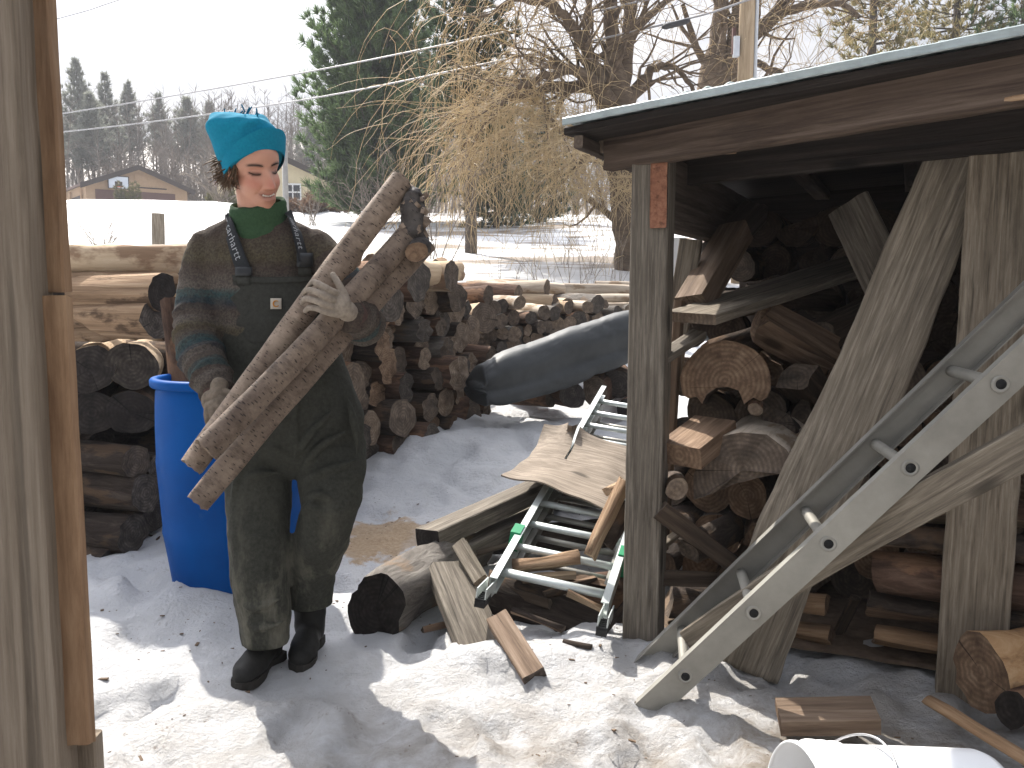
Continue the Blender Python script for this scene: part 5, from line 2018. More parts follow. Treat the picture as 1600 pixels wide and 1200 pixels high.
# warped plywood on the ladder
M['plywood'] = m_wood('plywood', (.12, .097, .075), (.225, .185, .145), (.33, .28, .225), 45, .08, .35, stain=.3, stainc=(.12, .09, .065), rv=.05)
cs = [P(783, 758, 3.72), P(952, 816, 3.50), P(1010, 722, 4.15), P(850, 694, 4.42)]
nu, nv = 44, 34
top = []
for j in range(nv + 1):
    t = j / nv
    for i in range(nu + 1):
        s = i / nu
        q = (cs[0] * (1 - s) + cs[1] * s) * (1 - t) + (cs[3] * (1 - s) + cs[2] * s) * t
        q = q + Vector((.010 * n3(t * 6, 1, 1), .010 * n3(s * 7, t * 2, 2), 0))
        h = .045 + .045 * math.sin(math.pi * s) * .5 - .03 * math.sin(math.pi * t)
        h += .045 * max(0, (t - .62) / .38) ** 1.8 * math.exp(-((s - .30) / .11) ** 2)       # curled tongue
        h += .06 * max(0, (t - .75) / .25) ** 2 * (1 - s) ** 2
        h += .01 * n3(s * 4, t * 4, 9)
        q.z += h
        if t > .93 and .26 < s < .34:
            q -= (cs[3] - cs[0]) * (.10 * (t - .93) / .07)
        top.append(q)
nn_ = (cs[1] - cs[0]).cross(cs[3] - cs[0]).normalized()
Mp = axes(cs[1] - cs[0], nn_, loc=cs[0])
Mi = Mp.inverted()
vv = [Mi @ q for q in top] + [Mi @ (q - nn_ * .007) for q in top]
K = len(top)
ff = []
for j in range(nv):
    for i in range(nu):
        a = j * (nu + 1) + i
        q = (a, a + 1, a + nu + 2, a + nu + 1)
        # torn slit from the back edge
        if i == 15 and j > 20:
            continue
        ff.append(q)
        ff.append(tuple(K + t for t in q[::-1]))
from collections import Counter
ed = Counter()
for q in ff[0::2]:
    for a, b_ in zip(q, q[1:] + q[:1]):
        ed[(a, b_)] += 1
for (a, b_) in list(ed):
    if (b_, a) not in ed:
        ff.append((b_, a, K + a, K + b_))
o = bpy.data.objects.new('plywood_sheet', mesh('plywood_sheet', vv, ff, M['plywood'], None, False))
link(o)
o.matrix_world = Mp
tag(o, 'warped tan plywood sheet with a torn curled edge lying across the ladder', 'plywood')

# splintered pieces on the ladder and against the post
WF = [M['rotten'], M['fresh_split'], M['fresh_split']]
one_split('split_log', P(803, 888, 3.22), P(905, 872, 3.2), .055, WF, 'pale splintered chunk lying across the lower ladder rungs', 'firewood', seed=331, ang=140, roll=1.4, rough=.28)
one_split('split_log', P(815, 905, 3.18), P(900, 900, 3.16), .03, WF, 'thin splinter beside the pale chunk on the ladder', 'firewood', seed=336, ang=100, roll=.4, rough=.25)
one_split('split_log', P(888, 925, 3.04), P(942, 952, 2.98), .028, WF, 'small tan splinter lying by the right ladder foot', 'firewood', seed=332, roll=1.2, rough=.15)
one_split('split_log', P(924, 872, 3.06), P(978, 752, 3.12), .052, WF, 'rough pale splintered log leaning on the left side of the shed post', 'firewood', seed=333, ang=150, roll=.8, rough=.22)
one_split('split_log', P(945, 850, 3.10), P(985, 790, 3.14), .045, [M['bark_dark'], M['old_split'], M['end_wood']], 'dark furrowed split behind the leaning splintered log', 'firewood', seed=334, roll=2.8, rough=.15)
one_split('split_log', P(948, 768, 3.2), P(975, 756, 3.3), .03, WF, 'small pale chip resting on the plywood by the post', 'firewood', seed=335, roll=1.8, rough=.2)

rr = random.Random(71)
scr = ['thin dark bark slab leaning on the broad grey plank', 'small brown wedge beside the black log end', 'splinter of grey wood under the first ladder rung', 'bark strip lying on the split log below the ladder', 'short reddish stick between ladder foot and shed post', 'broken grey lath under the right ladder rail', 'dark wedge propped against the lower grey timber', 'pale broken lath lying across the dark round log', 'brown chip of bark in front of the right ladder foot']
for k, (a, b_) in enumerate([((700, 905, 3.2), (742, 960, 3.05)), ((660, 985, 3.0), (700, 975, 3.05)), ((792, 925, 3.2), (860, 945, 3.12)), ((800, 955, 3.06), (880, 985, 3.0)), ((945, 985, 3.0), (985, 935, 3.06)), ((880, 900, 3.3), (960, 915, 3.2)), ((745, 865, 3.45), (800, 850, 3.5)), ((850, 930, 3.16), (930, 905, 3.24)), ((880, 1002, 2.9), (925, 1012, 2.86))]):
    one_split('wood_scrap', P(*a), P(*b_), rr.uniform(.016, .034), [M['bark_dark'], M['old_split'] if k % 2 else M['dim_split'], M['end_wood']], scr[k], 'wood scrap', seed=370 + k, ang=rr.choice((80, 120, 160)), roll=rr.uniform(0, 6), rough=.2)

# ------------------------------------------------------------------ right foreground
board('wood_block', P(1216, 1120, 2.26), P(1368, 1117, 2.22), .115, .046, Vector((-.05, -.1, 1)), [M['brown_wood'], M['end_brown']], 'short brown block of sawn timber lying flat on the trodden snow', 'wood block', seed=341, ch=.003)
one_split('stick', P(1452, 1098, 2.36), P(1622, 1200, 2.02), .030, [M['orange_wood'], M['fresh_split'], M['end_brown']], 'split tan branch lying on the snow beside the right shed post', 'stick', seed=342, ang=170, roll=1.2, rough=.2)
M['tan_bark'] = m_bark('tan_bark', (.16, .08, .035), (.40, .24, .12), (.55, .38, .22), 12, .5, patch=(.10, .06, .04), bump=.5)
one_log('log', P(1532, 1050, 2.30), P(1700, 1020, 2.45), .098, M['tan_bark'], M['end_brown'], 'tan barkless round of log with a sunlit end in front of the right shed post', seed=343, jag=.02, taper=1.05)
one_log('log', P(1580, 1110, 2.18), P(1720, 1090, 2.3), .05, M['bark_red'], M['end_black'], 'dark stub of log below the tan round at the picture edge', seed=344, knots=3)
# white pail on its side
M['white_plastic'] = m_plain('white_plastic', (.80, .81, .82), .35, .04, 8, .03, spec=.45)
M['steel_wire'] = m_plain('steel_wire', (.45, .45, .46), .35, .05, 8, 0, metal=.9)
px0, px1 = P(1245, 1282, 1.70), P(1545, 1276, 1.76)
ax = (px1 - px0)
pail = empty('bucket', P(1395, 1265, 1.73), 'white plastic pail lying on its side at the bottom of the view', 'bucket')
PO = Vector(pail.location)
Mx = axes(ax, (0, 0, 1), loc=px0)
Lb = ax.length


def lathe_x(prof, n=48):
    v, f = [], []
    for r, x in prof:
        for k in range(n):
            a = 2 * math.pi * k / n
            v.append(Mx @ Vector((x, r * math.cos(a), r * math.sin(a))))
    for i in range(len(prof) - 1):
        for k in range(n):
            a, b_ = i * n + k, i * n + (k + 1) % n
            f.append((a, a + n, b_ + n, b_))
    return v, f


pr = [(.0, .02), (.128, .02)]
pr = [(.146, .004), (.150, .0), (.153, .004), (.153, .012), (.149, .016), (.149, .040), (.155, .042), (.155, .050), (.148, .054), (.148, .066), (.153, .068), (.153, .075), (.1465, .08), (.1465, .092), (.151, .094), (.151, .100), (.145, .105), (.140, Lb * .6), (.134, Lb - .02), (.128, Lb - .003), (.118, Lb), (.0, Lb)]
inn = [(.0, Lb - .006), (.122, Lb - .008), (.130, Lb - .03), (.141, .10), (.145, .01), (.146, .004)]
v, f = lathe_x(inn + pr)
obj('body', v, f, M['white_plastic'], pail, PO)
hp_ = []
for k in range(17):
    t = -1 + 2 * k / 16
    a = rad(78) * t
    hp_.append(Mx @ Vector((.055 + .115 * (1 - t * t) ** .8, .158 * math.sin(a * 1.1), .158 * math.cos(a * 1.1) + .008 * (1 - abs(t)))))
sp, sr = smooth_path(hp_, [.0028] * len(hp_), 3)
hd = obj('handle', *tube(sp, sr, 6), M['steel_wire'], pail, PO)

# ------------------------------------------------------------------ building corner the photo is taken from: end-on boards
BB = [M['board_brown'], M['board_brown']]
BG = [M['board_grey'], M['board_grey']]


def edge_board(name, xl, xr, yref, y0, y1, Y, depth, mats, label, seed):
    """upright board whose narrow face looks at the camera; px edges given at row yref"""
    cx = P((xl + xr) / 2, yref, Y).x
    w_ = (P(xr, yref, Y) - P(xl, yref, Y)).length
    p0 = Vector((cx, Y + depth / 2, P(xl, y1, Y).z))
    p1 = Vector((cx, Y + depth / 2, P(xl, y0, Y).z))
    return board(name, p0, p1, depth, w_, (1, 0, 0), mats, label, 'board', seed=seed, ch=.002, rough=.0016, seg=.02)


edge_board('wall_board', -130, 62, 700, -260, 1500, .80, .04, BG, 'broad grey upright board at the edge of the doorway', 351)
edge_board('wall_board', -130, 92, 700, -260, 1500, .90, .03, [M['shade_wood']] * 2, 'dark board behind the gap between grey and brown doorway boards', 355)  # added backing, near black to stand for shade in the gap
edge_board('door_board', 58, 92, 300, -260, 455, .83, .016, BB, 'upper brown board with a broken lower edge beside the grey doorway board', 352)
edge_board('door_board', 76, 120, 800, 463, 1166, .82, .016, BB, 'long lower brown board with cross cracks beside the grey doorway board', 353)
edge_board('door_board', 88, 148, 1180, 1156, 1600, .84, .02, BG, 'short pale block under the long brown doorway board', 354)
# ------------------------------------------------------------------ the person
def cloth_mat(name, a, b_, scale=60, rough=.9, bump=.3, dist=.003, dust=None):
    b = NB(name, rough, .15)
    f = b.noise(b.coord(rnd=False), scale, 6, .7)
    g = b.noise(b.coord(rnd=False), 5, 5, .65)
    c = b.ramp(f, [(.3, a), (.7, b_)])
    c = b.mix(b.ramp(g, [(.4, 0.), (.7, .5)]), c, a)
    if dust:
        sx = b.n('ShaderNodeSeparateXYZ')
        b.link(b.n('ShaderNodeTexCoord').outputs['Object'], sx.inputs[0])
        mr = b.n('ShaderNodeMapRange')
        b.link(sx.outputs['Z'], mr.inputs[0])
        mr.inputs[1].default_value, mr.inputs[2].default_value = .62, .25
        dn = b.noise(b.coord(scale=(1, 1, .35), rnd=False), 9, 6, .7)
        c = b.mix(b.math('MULTIPLY', mr.outputs[0], b.ramp(dn, [(.45, 0.), (.68, .85)])), c, dust)
    b.color(c)
    b.bump(f, bump, dist)
    return b.m


M['canvas'] = cloth_mat('canvas', (.022, .023, .018), (.050, .050, .041), 90, .85, .25, .002, dust=(.17, .16, .125))
M['bib_cloth'] = cloth_mat('bib_cloth', (.025, .026, .022), (.052, .052, .045), 90, .85, .25, .002)
M['strap_cloth'] = cloth_mat('strap_cloth', (.016, .018, .020), (.03, .032, .035), 140, .7, .3, .001)
M['fleece_hat'] = cloth_mat('fleece_hat', (.004, .155, .25), (.010, .225, .34), 120, .95, .5, .002)
M['fringe'] = cloth_mat('fringe', (.003, .09, .16), (.006, .13, .21), 120, .95, .5, .002)
M['green_knit'] = cloth_mat('green_knit', (.022, .05, .024), (.045, .085, .042), 130, .95, .4, .002)
M['glove_pale'] = cloth_mat('glove_pale', (.17, .14, .11), (.33, .28, .225), 45, .85, .35, .002)
M['glove_tan'] = cloth_mat('glove_tan', (.10, .08, .06), (.21, .17, .13), 45, .85, .35, .002)
M['cuff_knit'] = cloth_mat('cuff_knit', (.05, .03, .026), (.10, .065, .055), 120, .95, .5, .002)
M['boot'] = cloth_mat('boot', (.010, .010, .009), (.03, .028, .025), 25, .55, .3, .003)
M['sole'] = cloth_mat('sole', (.02, .018, .015), (.05, .045, .04), 25, .8, .3, .003)
M['hair'] = cloth_mat('hair', (.055, .033, .02), (.17, .11, .065), 150, .6, .4, .002)
M['letters'] = m_plain('letters', (.30, .31, .32), .8, .1, 60, 0)
M['patch'] = m_plain('patch', (.42, .38, .32), .8, .1, 60, .1)
M['patch_mark'] = m_plain('patch_mark', (.50, .22, .03), .8, .1, 60, 0)
M['buckle'] = m_plain('buckle', (.018, .02, .022), .4, .1, 30, 0)
M['tooth'] = m_plain('tooth', (.72, .68, .62), .3, .04, 30, 0)


def skin_mat():
    b = NB('skin', .5, .35)
    at = b.n('ShaderNodeAttribute', attribute_name='paint')
    f = b.noise(b.coord(rnd=False), 70, 5, .6)
    c = b.mix(b.ramp(f, [(.35, 0.), (.7, .25)]), at.outputs['Color'], (.50, .24, .17))
    b.color(c)
    b.b.inputs['Subsurface Weight'].default_value = .12
    b.b.inputs['Subsurface Radius'].default_value = (.012, .005, .003)
    b.bump(f, .08, .002)
    return b.m


def knit_mat():
    """tweedy dark sweater with bands round body and sleeves; `band` runs along them"""
    b = NB('sweater_knit', .95, .1)
    at = b.n('ShaderNodeAttribute', attribute_name='band').outputs['Fac']
    f = b.noise(b.coord(rnd=False), 150, 4, .7)
    g = b.noise(b.coord(rnd=False), 28, 5, .7)
    t = b.math('ADD', at, b.math('MULTIPLY', b.math('SUBTRACT', f, .5), .035))
    br, ol, te, nv, gy = (.060, .044, .036), (.078, .064, .038), (.018, .056, .062), (.026, .032, .040), (.105, .088, .076)
    c = b.ramp(t, [(.0, br), (.16, ol), (.22, br), (.33, gy), (.37, te), (.42, nv), (.47, br), (.54, gy), (.58, ol), (.64, br), (.70, te), (.74, nv), (.79, gy), (.83, br), (.87, te), (.90, br), (.94, gy), (1., br)])
    c = b.mix(b.ramp(g, [(.35, .0), (.7, .45)]), c, (.105, .095, .075))
    c = b.mix(b.ramp(f, [(.35, .6), (.6, 0.)]), c, (.012, .010, .010))
    b.color(c)
    w = b.noise(b.coord(scale=(1, 1, 1), rnd=False), 110, 3, .6)
    b.bump(w, .7, .004)
    return b.m


M['skin'] = skin_mat()
M['knit'] = knit_mat()
ORG = Vector((P(432, 1045, 2.72).x, 2.72, 0.0))


def attr(me, name, vals, color=False):
    if color:
        a = me.attributes.new(name, 'FLOAT_COLOR', 'POINT')
        a.data.foreach_set('color', np.concatenate([vals, np.ones((len(vals), 1))], 1).astype(np.float32).ravel())
    else:
        a = me.attributes.new(name, 'FLOAT', 'POINT')
        a.data.foreach_set('value', np.asarray(vals, np.float32))


def lring(px, py, Y, hwpx, hd, tilt=0.0):
    """horizontal-ish ring at a photo pixel: half width in px, half depth in metres"""
    r = R(hwpx, Y)
    return (P(px, py, Y), Vector((r * math.cos(tilt), 0, -r * math.sin(tilt))), Vector((0, hd, 0)))


def ring_path(rings, sub=4):
    out = []
    for i in range(len(rings) - 1):
        for k in range(sub):
            t = k / sub
            out.append(tuple(rings[i][j] * (1 - t) + rings[i + 1][j] * t for j in range(3)))
    out.append(rings[-1])
    return out


# --- head frame
yaw, pit, rol = rad(44), rad(18), rad(-10)
fw = Vector((math.sin(yaw) * math.cos(pit), -math.cos(yaw) * math.cos(pit), -math.sin(pit)))
rt = Vector((math.cos(yaw), math.sin(yaw), 0))
upv = rt.cross(-fw)
if upv.z < 0:
    upv = -upv
rt2 = rt * math.cos(rol) - upv * math.sin(rol)
up_ = upv * math.cos(rol) + rt * math.sin(rol)
# rolled: crown leans to the left in the picture
HC = P(398, 261, 2.72)
rt, upv = rt2, up_


def hp3(a, b_, c):
    return HC + rt * a + fw * b_ + upv * c


body = MB()
body.add(*ellipsoid(hp3(0, -.012, .028), rt * .073, fw * .092, upv * .084, 28, 18))
body.add(*ellipsoid(hp3(0, .022, -.035), rt * .058, fw * .068, upv * .074, 28, 18))
body.add(*ellipsoid(hp3(0, .043, -.080), rt * .038, fw * .046, upv * .040, 24, 14))
body.add(*ellipsoid(hp3(-.076, -.012, -.018), rt * .010, fw * .019, upv * .030, 14, 10))
body.add(*ellipsoid(hp3(.072, -.020, -.018), rt * .008, fw * .016, upv * .028, 14, 10))
nk = [hp3(0, -.022, -.05), P(402, 330, 2.75), P(404, 362, 2.78)]
sp, sr = smooth_path(nk, [.052, .056, .062], 5)
body.add(*tube(sp, sr, 20))
# torso, arms and legs under the clothes
tr = [lring(405, 352, 2.78, 36, .05), lring(406, 372, 2.78, 84, .07), lring(408, 420, 2.78, 80, .085), lring(420, 500, 2.78, 74, .085), lring(438, 580, 2.79, 76, .09), lring(452, 660, 2.80, 82, .10), lring(455, 715, 2.80, 70, .09)]
body.add(*loft(ring_path(tr, 3), 24))
ARM_R = [(P(325, 386, 2.78), 31), (P(315, 430, 2.77), 34), (P(309, 500, 2.73), 36), (P(312, 548, 2.67), 35), (P(329, 588, 2.60), 30), (P(341, 614, 2.56), 24)]
ARM_L = [(P(491, 386, 2.78), 31), (P(528, 430, 2.74), 33), (P(558, 484, 2.68), 33), (P(568, 505, 2.62), 32), (P(562, 500, 2.55), 29), (P(550, 492, 2.49), 24)]
HAND_R, HAND_L = P(336, 640, 2.53), P(524, 474, 2.415)
for arm, hand in ((ARM_R, HAND_R), (ARM_L, HAND_L)):
    sp, sr = smooth_path([a[0] for a in arm] + [hand], [R(a[1] * .62, 2.7) for a in arm] + [.022], 4)
    body.add(*tube(sp, sr, 14))
LEG_R = [(408, 700, 2.78, 58, .105), (404, 760, 2.76, 54, .100), (404, 830, 2.72, 51, .095), (407, 900, 2.70, 47, .090), (412, 955, 2.70, 43, .085), (414, 1002, 2.71, 40, .080)]
LEG_L = [(512, 690, 2.78, 58, .105), (517, 740, 2.74, 54, .100), (516, 790, 2.71, 47, .095), (502, 850, 2.75, 45, .090), (487, 900, 2.81, 38, .080), (484, 945, 2.84, 35, .074)]
for leg in (LEG_R, LEG_L):
    rg = [lring(a, b_, Y, w_ * .6, d_ * .6) for a, b_, Y, w_, d_ in leg]
    body.add(*loft(ring_path(rg, 3), 16))
bv, bf = remesh(body.v, body.f, .0042, 2)
# --- sculpt the face
L = bv - np.array(HC)
la, lb_, lc = L @ np.array(rt), L @ np.array(fw), L @ np.array(upv)
near = (lb_ > .0) & (np.abs(la) < .085) & (lc > -.125) & (lc < .11)


def gs(a, sa, c, sc_):
    return np.exp(-((la - a) / sa) ** 2 - ((lc - c) / sc_) ** 2)


dB = np.zeros(len(bv))
lc0 = lc
ramp_ = np.clip((.010 - lc) / .046, 0, 1)
nose = np.where((lc < .014) & (lc > -.047), (.006 + .025 * ramp_ ** 1.15), 0) * np.exp(-(la / (.0078 + .0045 * ramp_)) ** 2)
nose *= np.clip((lc + .048) / .007, 0, 1)
dB += nose
for s in (-1, 1):
    dB += .0075 * gs(s * .0125, .006, -.038, .007)
    dB += -.0135 * gs(s * .031, .016, .002, .011) + .0065 * gs(s * .032, .0115, .001, .0068)
    dB += .005 * gs(s * .030, .020, .019, .007)
    dB += .0075 * gs(s * .040, .018, -.034, .016)
    dB += -.004 * gs(s * .047, .012, -.068, .016)
    t_ = np.clip((-lc - .036) / .030, 0, 1)
    dB += -.0042 * np.exp(-((la - s * (.019 + .014 * t_)) / .0042) ** 2) * ((lc < -.034) & (lc > -.070))
    dB += -.0016 * gs(s * .032, .012, -.0035, .0022)
smile = -.0690 + 11.0 * la ** 2
mw = np.exp(-(la / .030) ** 4)
dB += mw * (.0050 * np.exp(-((lc - smile - .008) / .0050) ** 2) + .0058 * np.exp(-((lc - smile + .010) / .0058) ** 2) - .0050 * np.exp(-((lc - smile) / .0042) ** 2))
dB += .0065 * gs(0, .018, -.106, .012) - .003 * gs(0, .02, -.094, .006)
bv = bv + np.outer(np.where(near, dB, 0) * np.clip(lb_ / .045, 0, 1), np.array(fw))
# skin colouring: sun reddened cheeks and nose, lips, brows, lash line, with painted shade
col = np.tile(np.array([.50, .26, .175]), (len(bv), 1))


def paint(mask, c):
    global col
    m_ = np.clip(mask, 0, 1)[:, None] * near[:, None]
    col = col * (1 - m_) + np.array(c) * m_


for s in (-1, 1):
    paint(.65 * gs(s * .042, .022, -.030, .020), (.42, .135, .09))
paint(.7 * gs(0, .014, -.030, .018), (.43, .14, .095))
paint(.4 * gs(0, .03, -.105, .02), (.42, .18, .12))
paint(.85 * mw * np.exp(-((lc - smile - .007) / .0042) ** 4), (.34, .145, .11))
paint(.85 * mw * np.exp(-((lc - smile + .010) / .0055) ** 4), (.38, .175, .13))
paint(.95 * np.exp(-(la / .026) ** 6) * np.exp(-((lc - smile) / .0034) ** 4), (.06, .02, .018))  # dark of the parted mouth painted between the lips
for s in (-1, 1):
    arch = .0195 + .004 * (1 - ((np.abs(la) - .032) / .02) ** 2)
    paint(.92 * np.exp(-((la - s * .032) / .0205) ** 6) * np.exp(-((lc - arch) / .0048) ** 4), (.030, .016, .011))
    lash = -.0030 - .0025 * np.cos(np.clip((la - s * .032) / .013, -1.5, 1.5) * 1.57)
    paint(.9 * np.exp(-((la - s * .032) / .0145) ** 6) * np.exp(-((lc - lash) / .0040) ** 4), (.012, .006, .005))
    paint(.35 * gs(s * .032, .016, .006, .006), (.40, .17, .13))  # socket shading painted round the eyes
    paint(.8 * gs(s * .0085, .0042, -.0445, .0032), (.09, .03, .025))  # shade inside the nostrils painted on the skin
me = mesh('person', bv - np.array(ORG), bf, M['skin'])
attr(me, 'paint', col, True)
person = bpy.data.objects.new('person', me)
link(person)
person.location = ORG
tag(person, 'person in a teal fleece hat and dark overalls carrying an armful of birch logs', 'person')


def kid(name, v, f, mat, parent=person, smooth=True):
    return obj(name, v, f, mat, parent, ORG, None, smooth)


def face_pt(a, c, off=0.0):
    """point on the finished face at head coordinates (a, c)"""
    k = np.where((np.abs(FA - a) < .0045) & (np.abs(FC - c) < .0045) & (FB > 0))[0]
    b_ = FB[k].max() if len(k) else .08
    return hp3(a, b_ + off, c)


FL_ = bv - np.array(HC)
FA, FB, FC = FL_ @ np.array(rt), FL_ @ np.array(fw), FL_ @ np.array(upv)
M['brow'] = m_plain('brow', (.035, .020, .013), .7, .2, 90, 0)
for s in (-1, 1):
    pts = [face_pt(s * (.014 + .037 * t), .0185 + .0055 * math.sin(2.4 * t + .35), .0002) for t in np.linspace(0, 1, 9)]
    kid('eyebrow', *tube(pts, [.0010, .0016, .0019, .0020, .0019, .0017, .0014, .0010, .0005], 8), M['brow'])
    pts = [face_pt(s * (.0175 + .029 * t), -.0012 - .0050 * math.sin(math.pi * t) + .0015 * t, .0000) for t in np.linspace(0, 1, 9)]
    kid('eyelash', *tube(pts, [.0005, .0010, .0013, .0014, .0015, .0015, .0014, .0011, .0006], 8), M['brow'])
# teeth shown by the smile
mb = MB()
for k in range(-3, 4):
    a = k * .0056
    c = -.0680 + 11 * a * a
    r_ = math.sqrt(max(0, 1 - (a / .05) ** 2))
    mb.add(*ellipsoid(hp3(a, .0795 + .0065 * r_ - .0035, c), rt * .0029, fw * .0025, upv * .0030, 8, 6))
kid('teeth', mb.v, mb.f, M['tooth'])

# --- hair at the nape and beside the ear
rr = random.Random(3)
mb = MB()
for k in range(260):
    a0 = hp3(-.068 + rr.uniform(-.006, .012), -.045 + rr.uniform(-.045, .050), -.005 + rr.uniform(-.03, .03))
    d = rt * rr.uniform(-.5, -.1) + fw * rr.uniform(-.45, .1) + Vector((rr.gauss(-.15, .15), rr.gauss(0, .15), -.8))
    pts, _ = wavy(a0, d, rr.uniform(.03, .065), 5, .24, rr, .06)
    mb.add(*tube(pts, [.0022, .0024, .0021, .0017, .0011, .0004], 4))
for k in range(26):
    a0 = hp3(-.066 + rr.uniform(-.006, .004), -.005 + rr.uniform(-.03, .022), .012 + rr.uniform(-.02, .02))
    d = rt * -.15 + fw * rr.uniform(-.2, .2) + Vector((0, 0, -1))
    pts, _ = wavy(a0, d, rr.uniform(.03, .06), 5, .12, rr, 0)
    mb.add(*tube(pts, [.0034, .0034, .003, .0022, .0014, .0006], 4))
kid('hair', mb.v, mb.f, M['hair'])

# --- fleece hat: loose crown, turned-up band, fringe
def hat_ring(px, py, hwpx, hd, tilt, Y=2.725, fwd=0., lift=.25):
    r = R(hwpx, Y)
    c = P(px, py, Y + fwd)
    hx = Vector((r * math.cos(tilt), .012, r * math.sin(tilt)))
    hy = Vector((-.01, hd, -.004 - lift * hd))
    return (c, hx, hy)


hr2 = [hat_ring(398, 262, 46, .092, rad(24), 2.725), hat_ring(394, 244, 47, .094, rad(21)), hat_ring(386, 226, 50, .096, rad(16), lift=.18), hat_ring(381, 210, 52, .098, rad(10), lift=.10), hat_ring(377, 197, 52, .088, rad(3), lift=.05), hat_ring(374, 187, 46, .064, rad(-3), lift=0), hat_ring(373, 182, 42, .040, rad(-5), lift=0), hat_ring(373, 180, 34, .018, rad(-5), lift=0)]
hm = MB()
hm.add(*loft(ring_path(hr2, 4), 44))
hm.add(*ellipsoid(P(408, 192, 2.735), (.022, 0, .004), (0, .05, 0), (-.004, 0, .024), 16, 10))
hm.add(*ellipsoid(P(345, 198, 2.735), (.026, 0, 0), (0, .05, 0), (0, 0, .030), 16, 10))
hv, hf = remesh(hm.v, hm.f, .0045, 4)
hv = np.array([(x, y, z) for x, y, z in hv])
for i, p in enumerate(hv):
    q = Vector(p)
    n_ = (q - P(386, 225, 2.725))
    n_.normalize()
    e = .006 * n3(q.x * 12 + 3, q.y * 12, q.z * 17) + .006 * n3(q.x * 20 - q.z * 24, 2.2, q.z * 9)
    hv[i] += np.array(n_ * e)
hat = kid('hat', hv, hf, M['fleece_hat'])
# band: follows the brim, higher at the front
bandlo, bandhi = hat_ring(397.5, 263.5, 48.5, .0965, rad(23.5)), hat_ring(397, 239, 55, .112, rad(31))
mid_ = hat_ring(398, 252, 52, .104, rad(28))
rings = [tuple(bandlo[j] * 1.0 for j in range(3)), mid_, bandhi, (bandhi[0] - Vector((0, 0, .012)), bandhi[1] * .86, bandhi[2] * .86), (mid_[0], mid_[1] * .93, mid_[2] * .93), (bandlo[0] + Vector((0, 0, .002)), bandlo[1] * .93, bandlo[2] * .93)]
v, f = loft(ring_path(rings[:3], 5), 56, cap=False)
v2, f2 = loft(ring_path(rings[2:], 4), 56, cap=False)
mb = MB()
mb.add(v, f)
mb.add(v2, f2)
mb.v = [tuple(Vector(p) + Vector((0, -.0025 * n3(p[0] * 30, p[2] * 30, 4), .0035 * n3(p[0] * 16, p[1] * 16, 8)))) for p in mb.v]
kid('hat_band', mb.v, mb.f, M['fleece_hat'], hat)
rr = random.Random(8)
mb = MB()
for k in range(13):
    x = 338 + 70 * k / 12
    y = 186 - 9 * math.sin(math.pi * (k + 1) / 13) - (2 if k > 6 else -3)
    a = P(x, y + 4, 2.72 + rr.uniform(-.03, .03))
    pts = [a, a + Vector((rr.uniform(-.008, .008), 0, .010)), a + Vector((rr.uniform(-.016, .016), rr.uniform(-.01, .01), .024 + rr.uniform(-.004, .006)))]
    mb.add(*tube(pts, [.0038, .0036, .0032], 6, squash=.6))
kid('fringe', mb.v, mb.f, M['fringe'], hat)

# --- sweater
sw = MB()
T = [(404, 338, 2.77, 43, .058), (404, 346, 2.775, 58, .066), (405, 356, 2.78, 80, .078), (406, 370, 2.78, 93, .090), (408, 402, 2.78, 98, .106), (414, 450, 2.78, 94, .118), (424, 510, 2.78, 92, .120), (440, 590, 2.79, 92, .118)]
tring = [lring(*t) for t in T]
sw.add(*loft(ring_path(tring, 4), 40))
armpts = []
for arm in (ARM_R, ARM_L):
    sp, sr = smooth_path([a[0] for a in arm], [R(a[1], 2.68) for a in arm], 6)
    sw.add(*tube(sp, sr, 22, rounded=True))
    armpts.append(sp)
    # folds round the elbow and forearm
    for t in np.linspace(.38, .97, 9):
        i = int(t * (len(sp) - 1))
        p, x, y, tt = frames(sp)[i]
        r = sr[i]
        ring = [p + (x * math.cos(q) + y * math.sin(q)) * (r * 1.0) + tt * .010 * math.sin(q * 2 + t * 30) for q in np.linspace(0, 6.283, 19)]
        sw.add(*tube(ring, [.0075 + .002 * math.sin(t * 40)] * 19, 8))
sv, sf = remesh(sw.v, sw.f, .0058, 4)
pts_all = [np.array([tuple(p) for p in a]) for a in armpts]
band = np.clip((sv[:, 2] - 1.02) / .52, 0, 1)
ztop, zlo = P(405, 360, 2.75).z, P(430, 560, 2.75).z
band = np.clip((ztop - sv[:, 2]) / (ztop - zlo), 0, 1) * .75
for ap, xs_ in zip(pts_all, (-1, 1)):
    d = np.linalg.norm(sv[:, None, :] - ap[None, :, :], axis=2)
    i = d.argmin(1)
    rmin = d.min(1)
    seg = np.concatenate([[0], np.cumsum(np.linalg.norm(np.diff(ap, axis=0), axis=1))])
    tt = seg[i] / seg[-1]
    m_ = (rmin < .088) & (tt > .12)
    band = np.where(m_, np.clip(.08 + .92 * tt, 0, 1), band)
for i in range(len(sv)):
    p = sv[i]
    sv[i] = p + np.array([.003 * n3(p[0] * 30, p[1] * 30, p[2] * 45), .004 * n3(p[0] * 20 + 5, p[1] * 20, p[2] * 34), 0])
swo = kid('sweater', sv, sf, M['knit'])
attr(swo.data, 'band', band)
for arm in (ARM_R, ARM_L):
    a, b_ = arm[-2][0], arm[-1][0]
    d = (b_ - a).normalized()
    v, f = tube([b_ - d * .035, b_ - d * .010, b_ + d * .012, b_ + d * .020], [R(26, 2.6), R(25.5, 2.6), R(23.5, 2.6), R(20, 2.6)], 24)
    kid('cuff', v, f, M['cuff_knit'], swo)
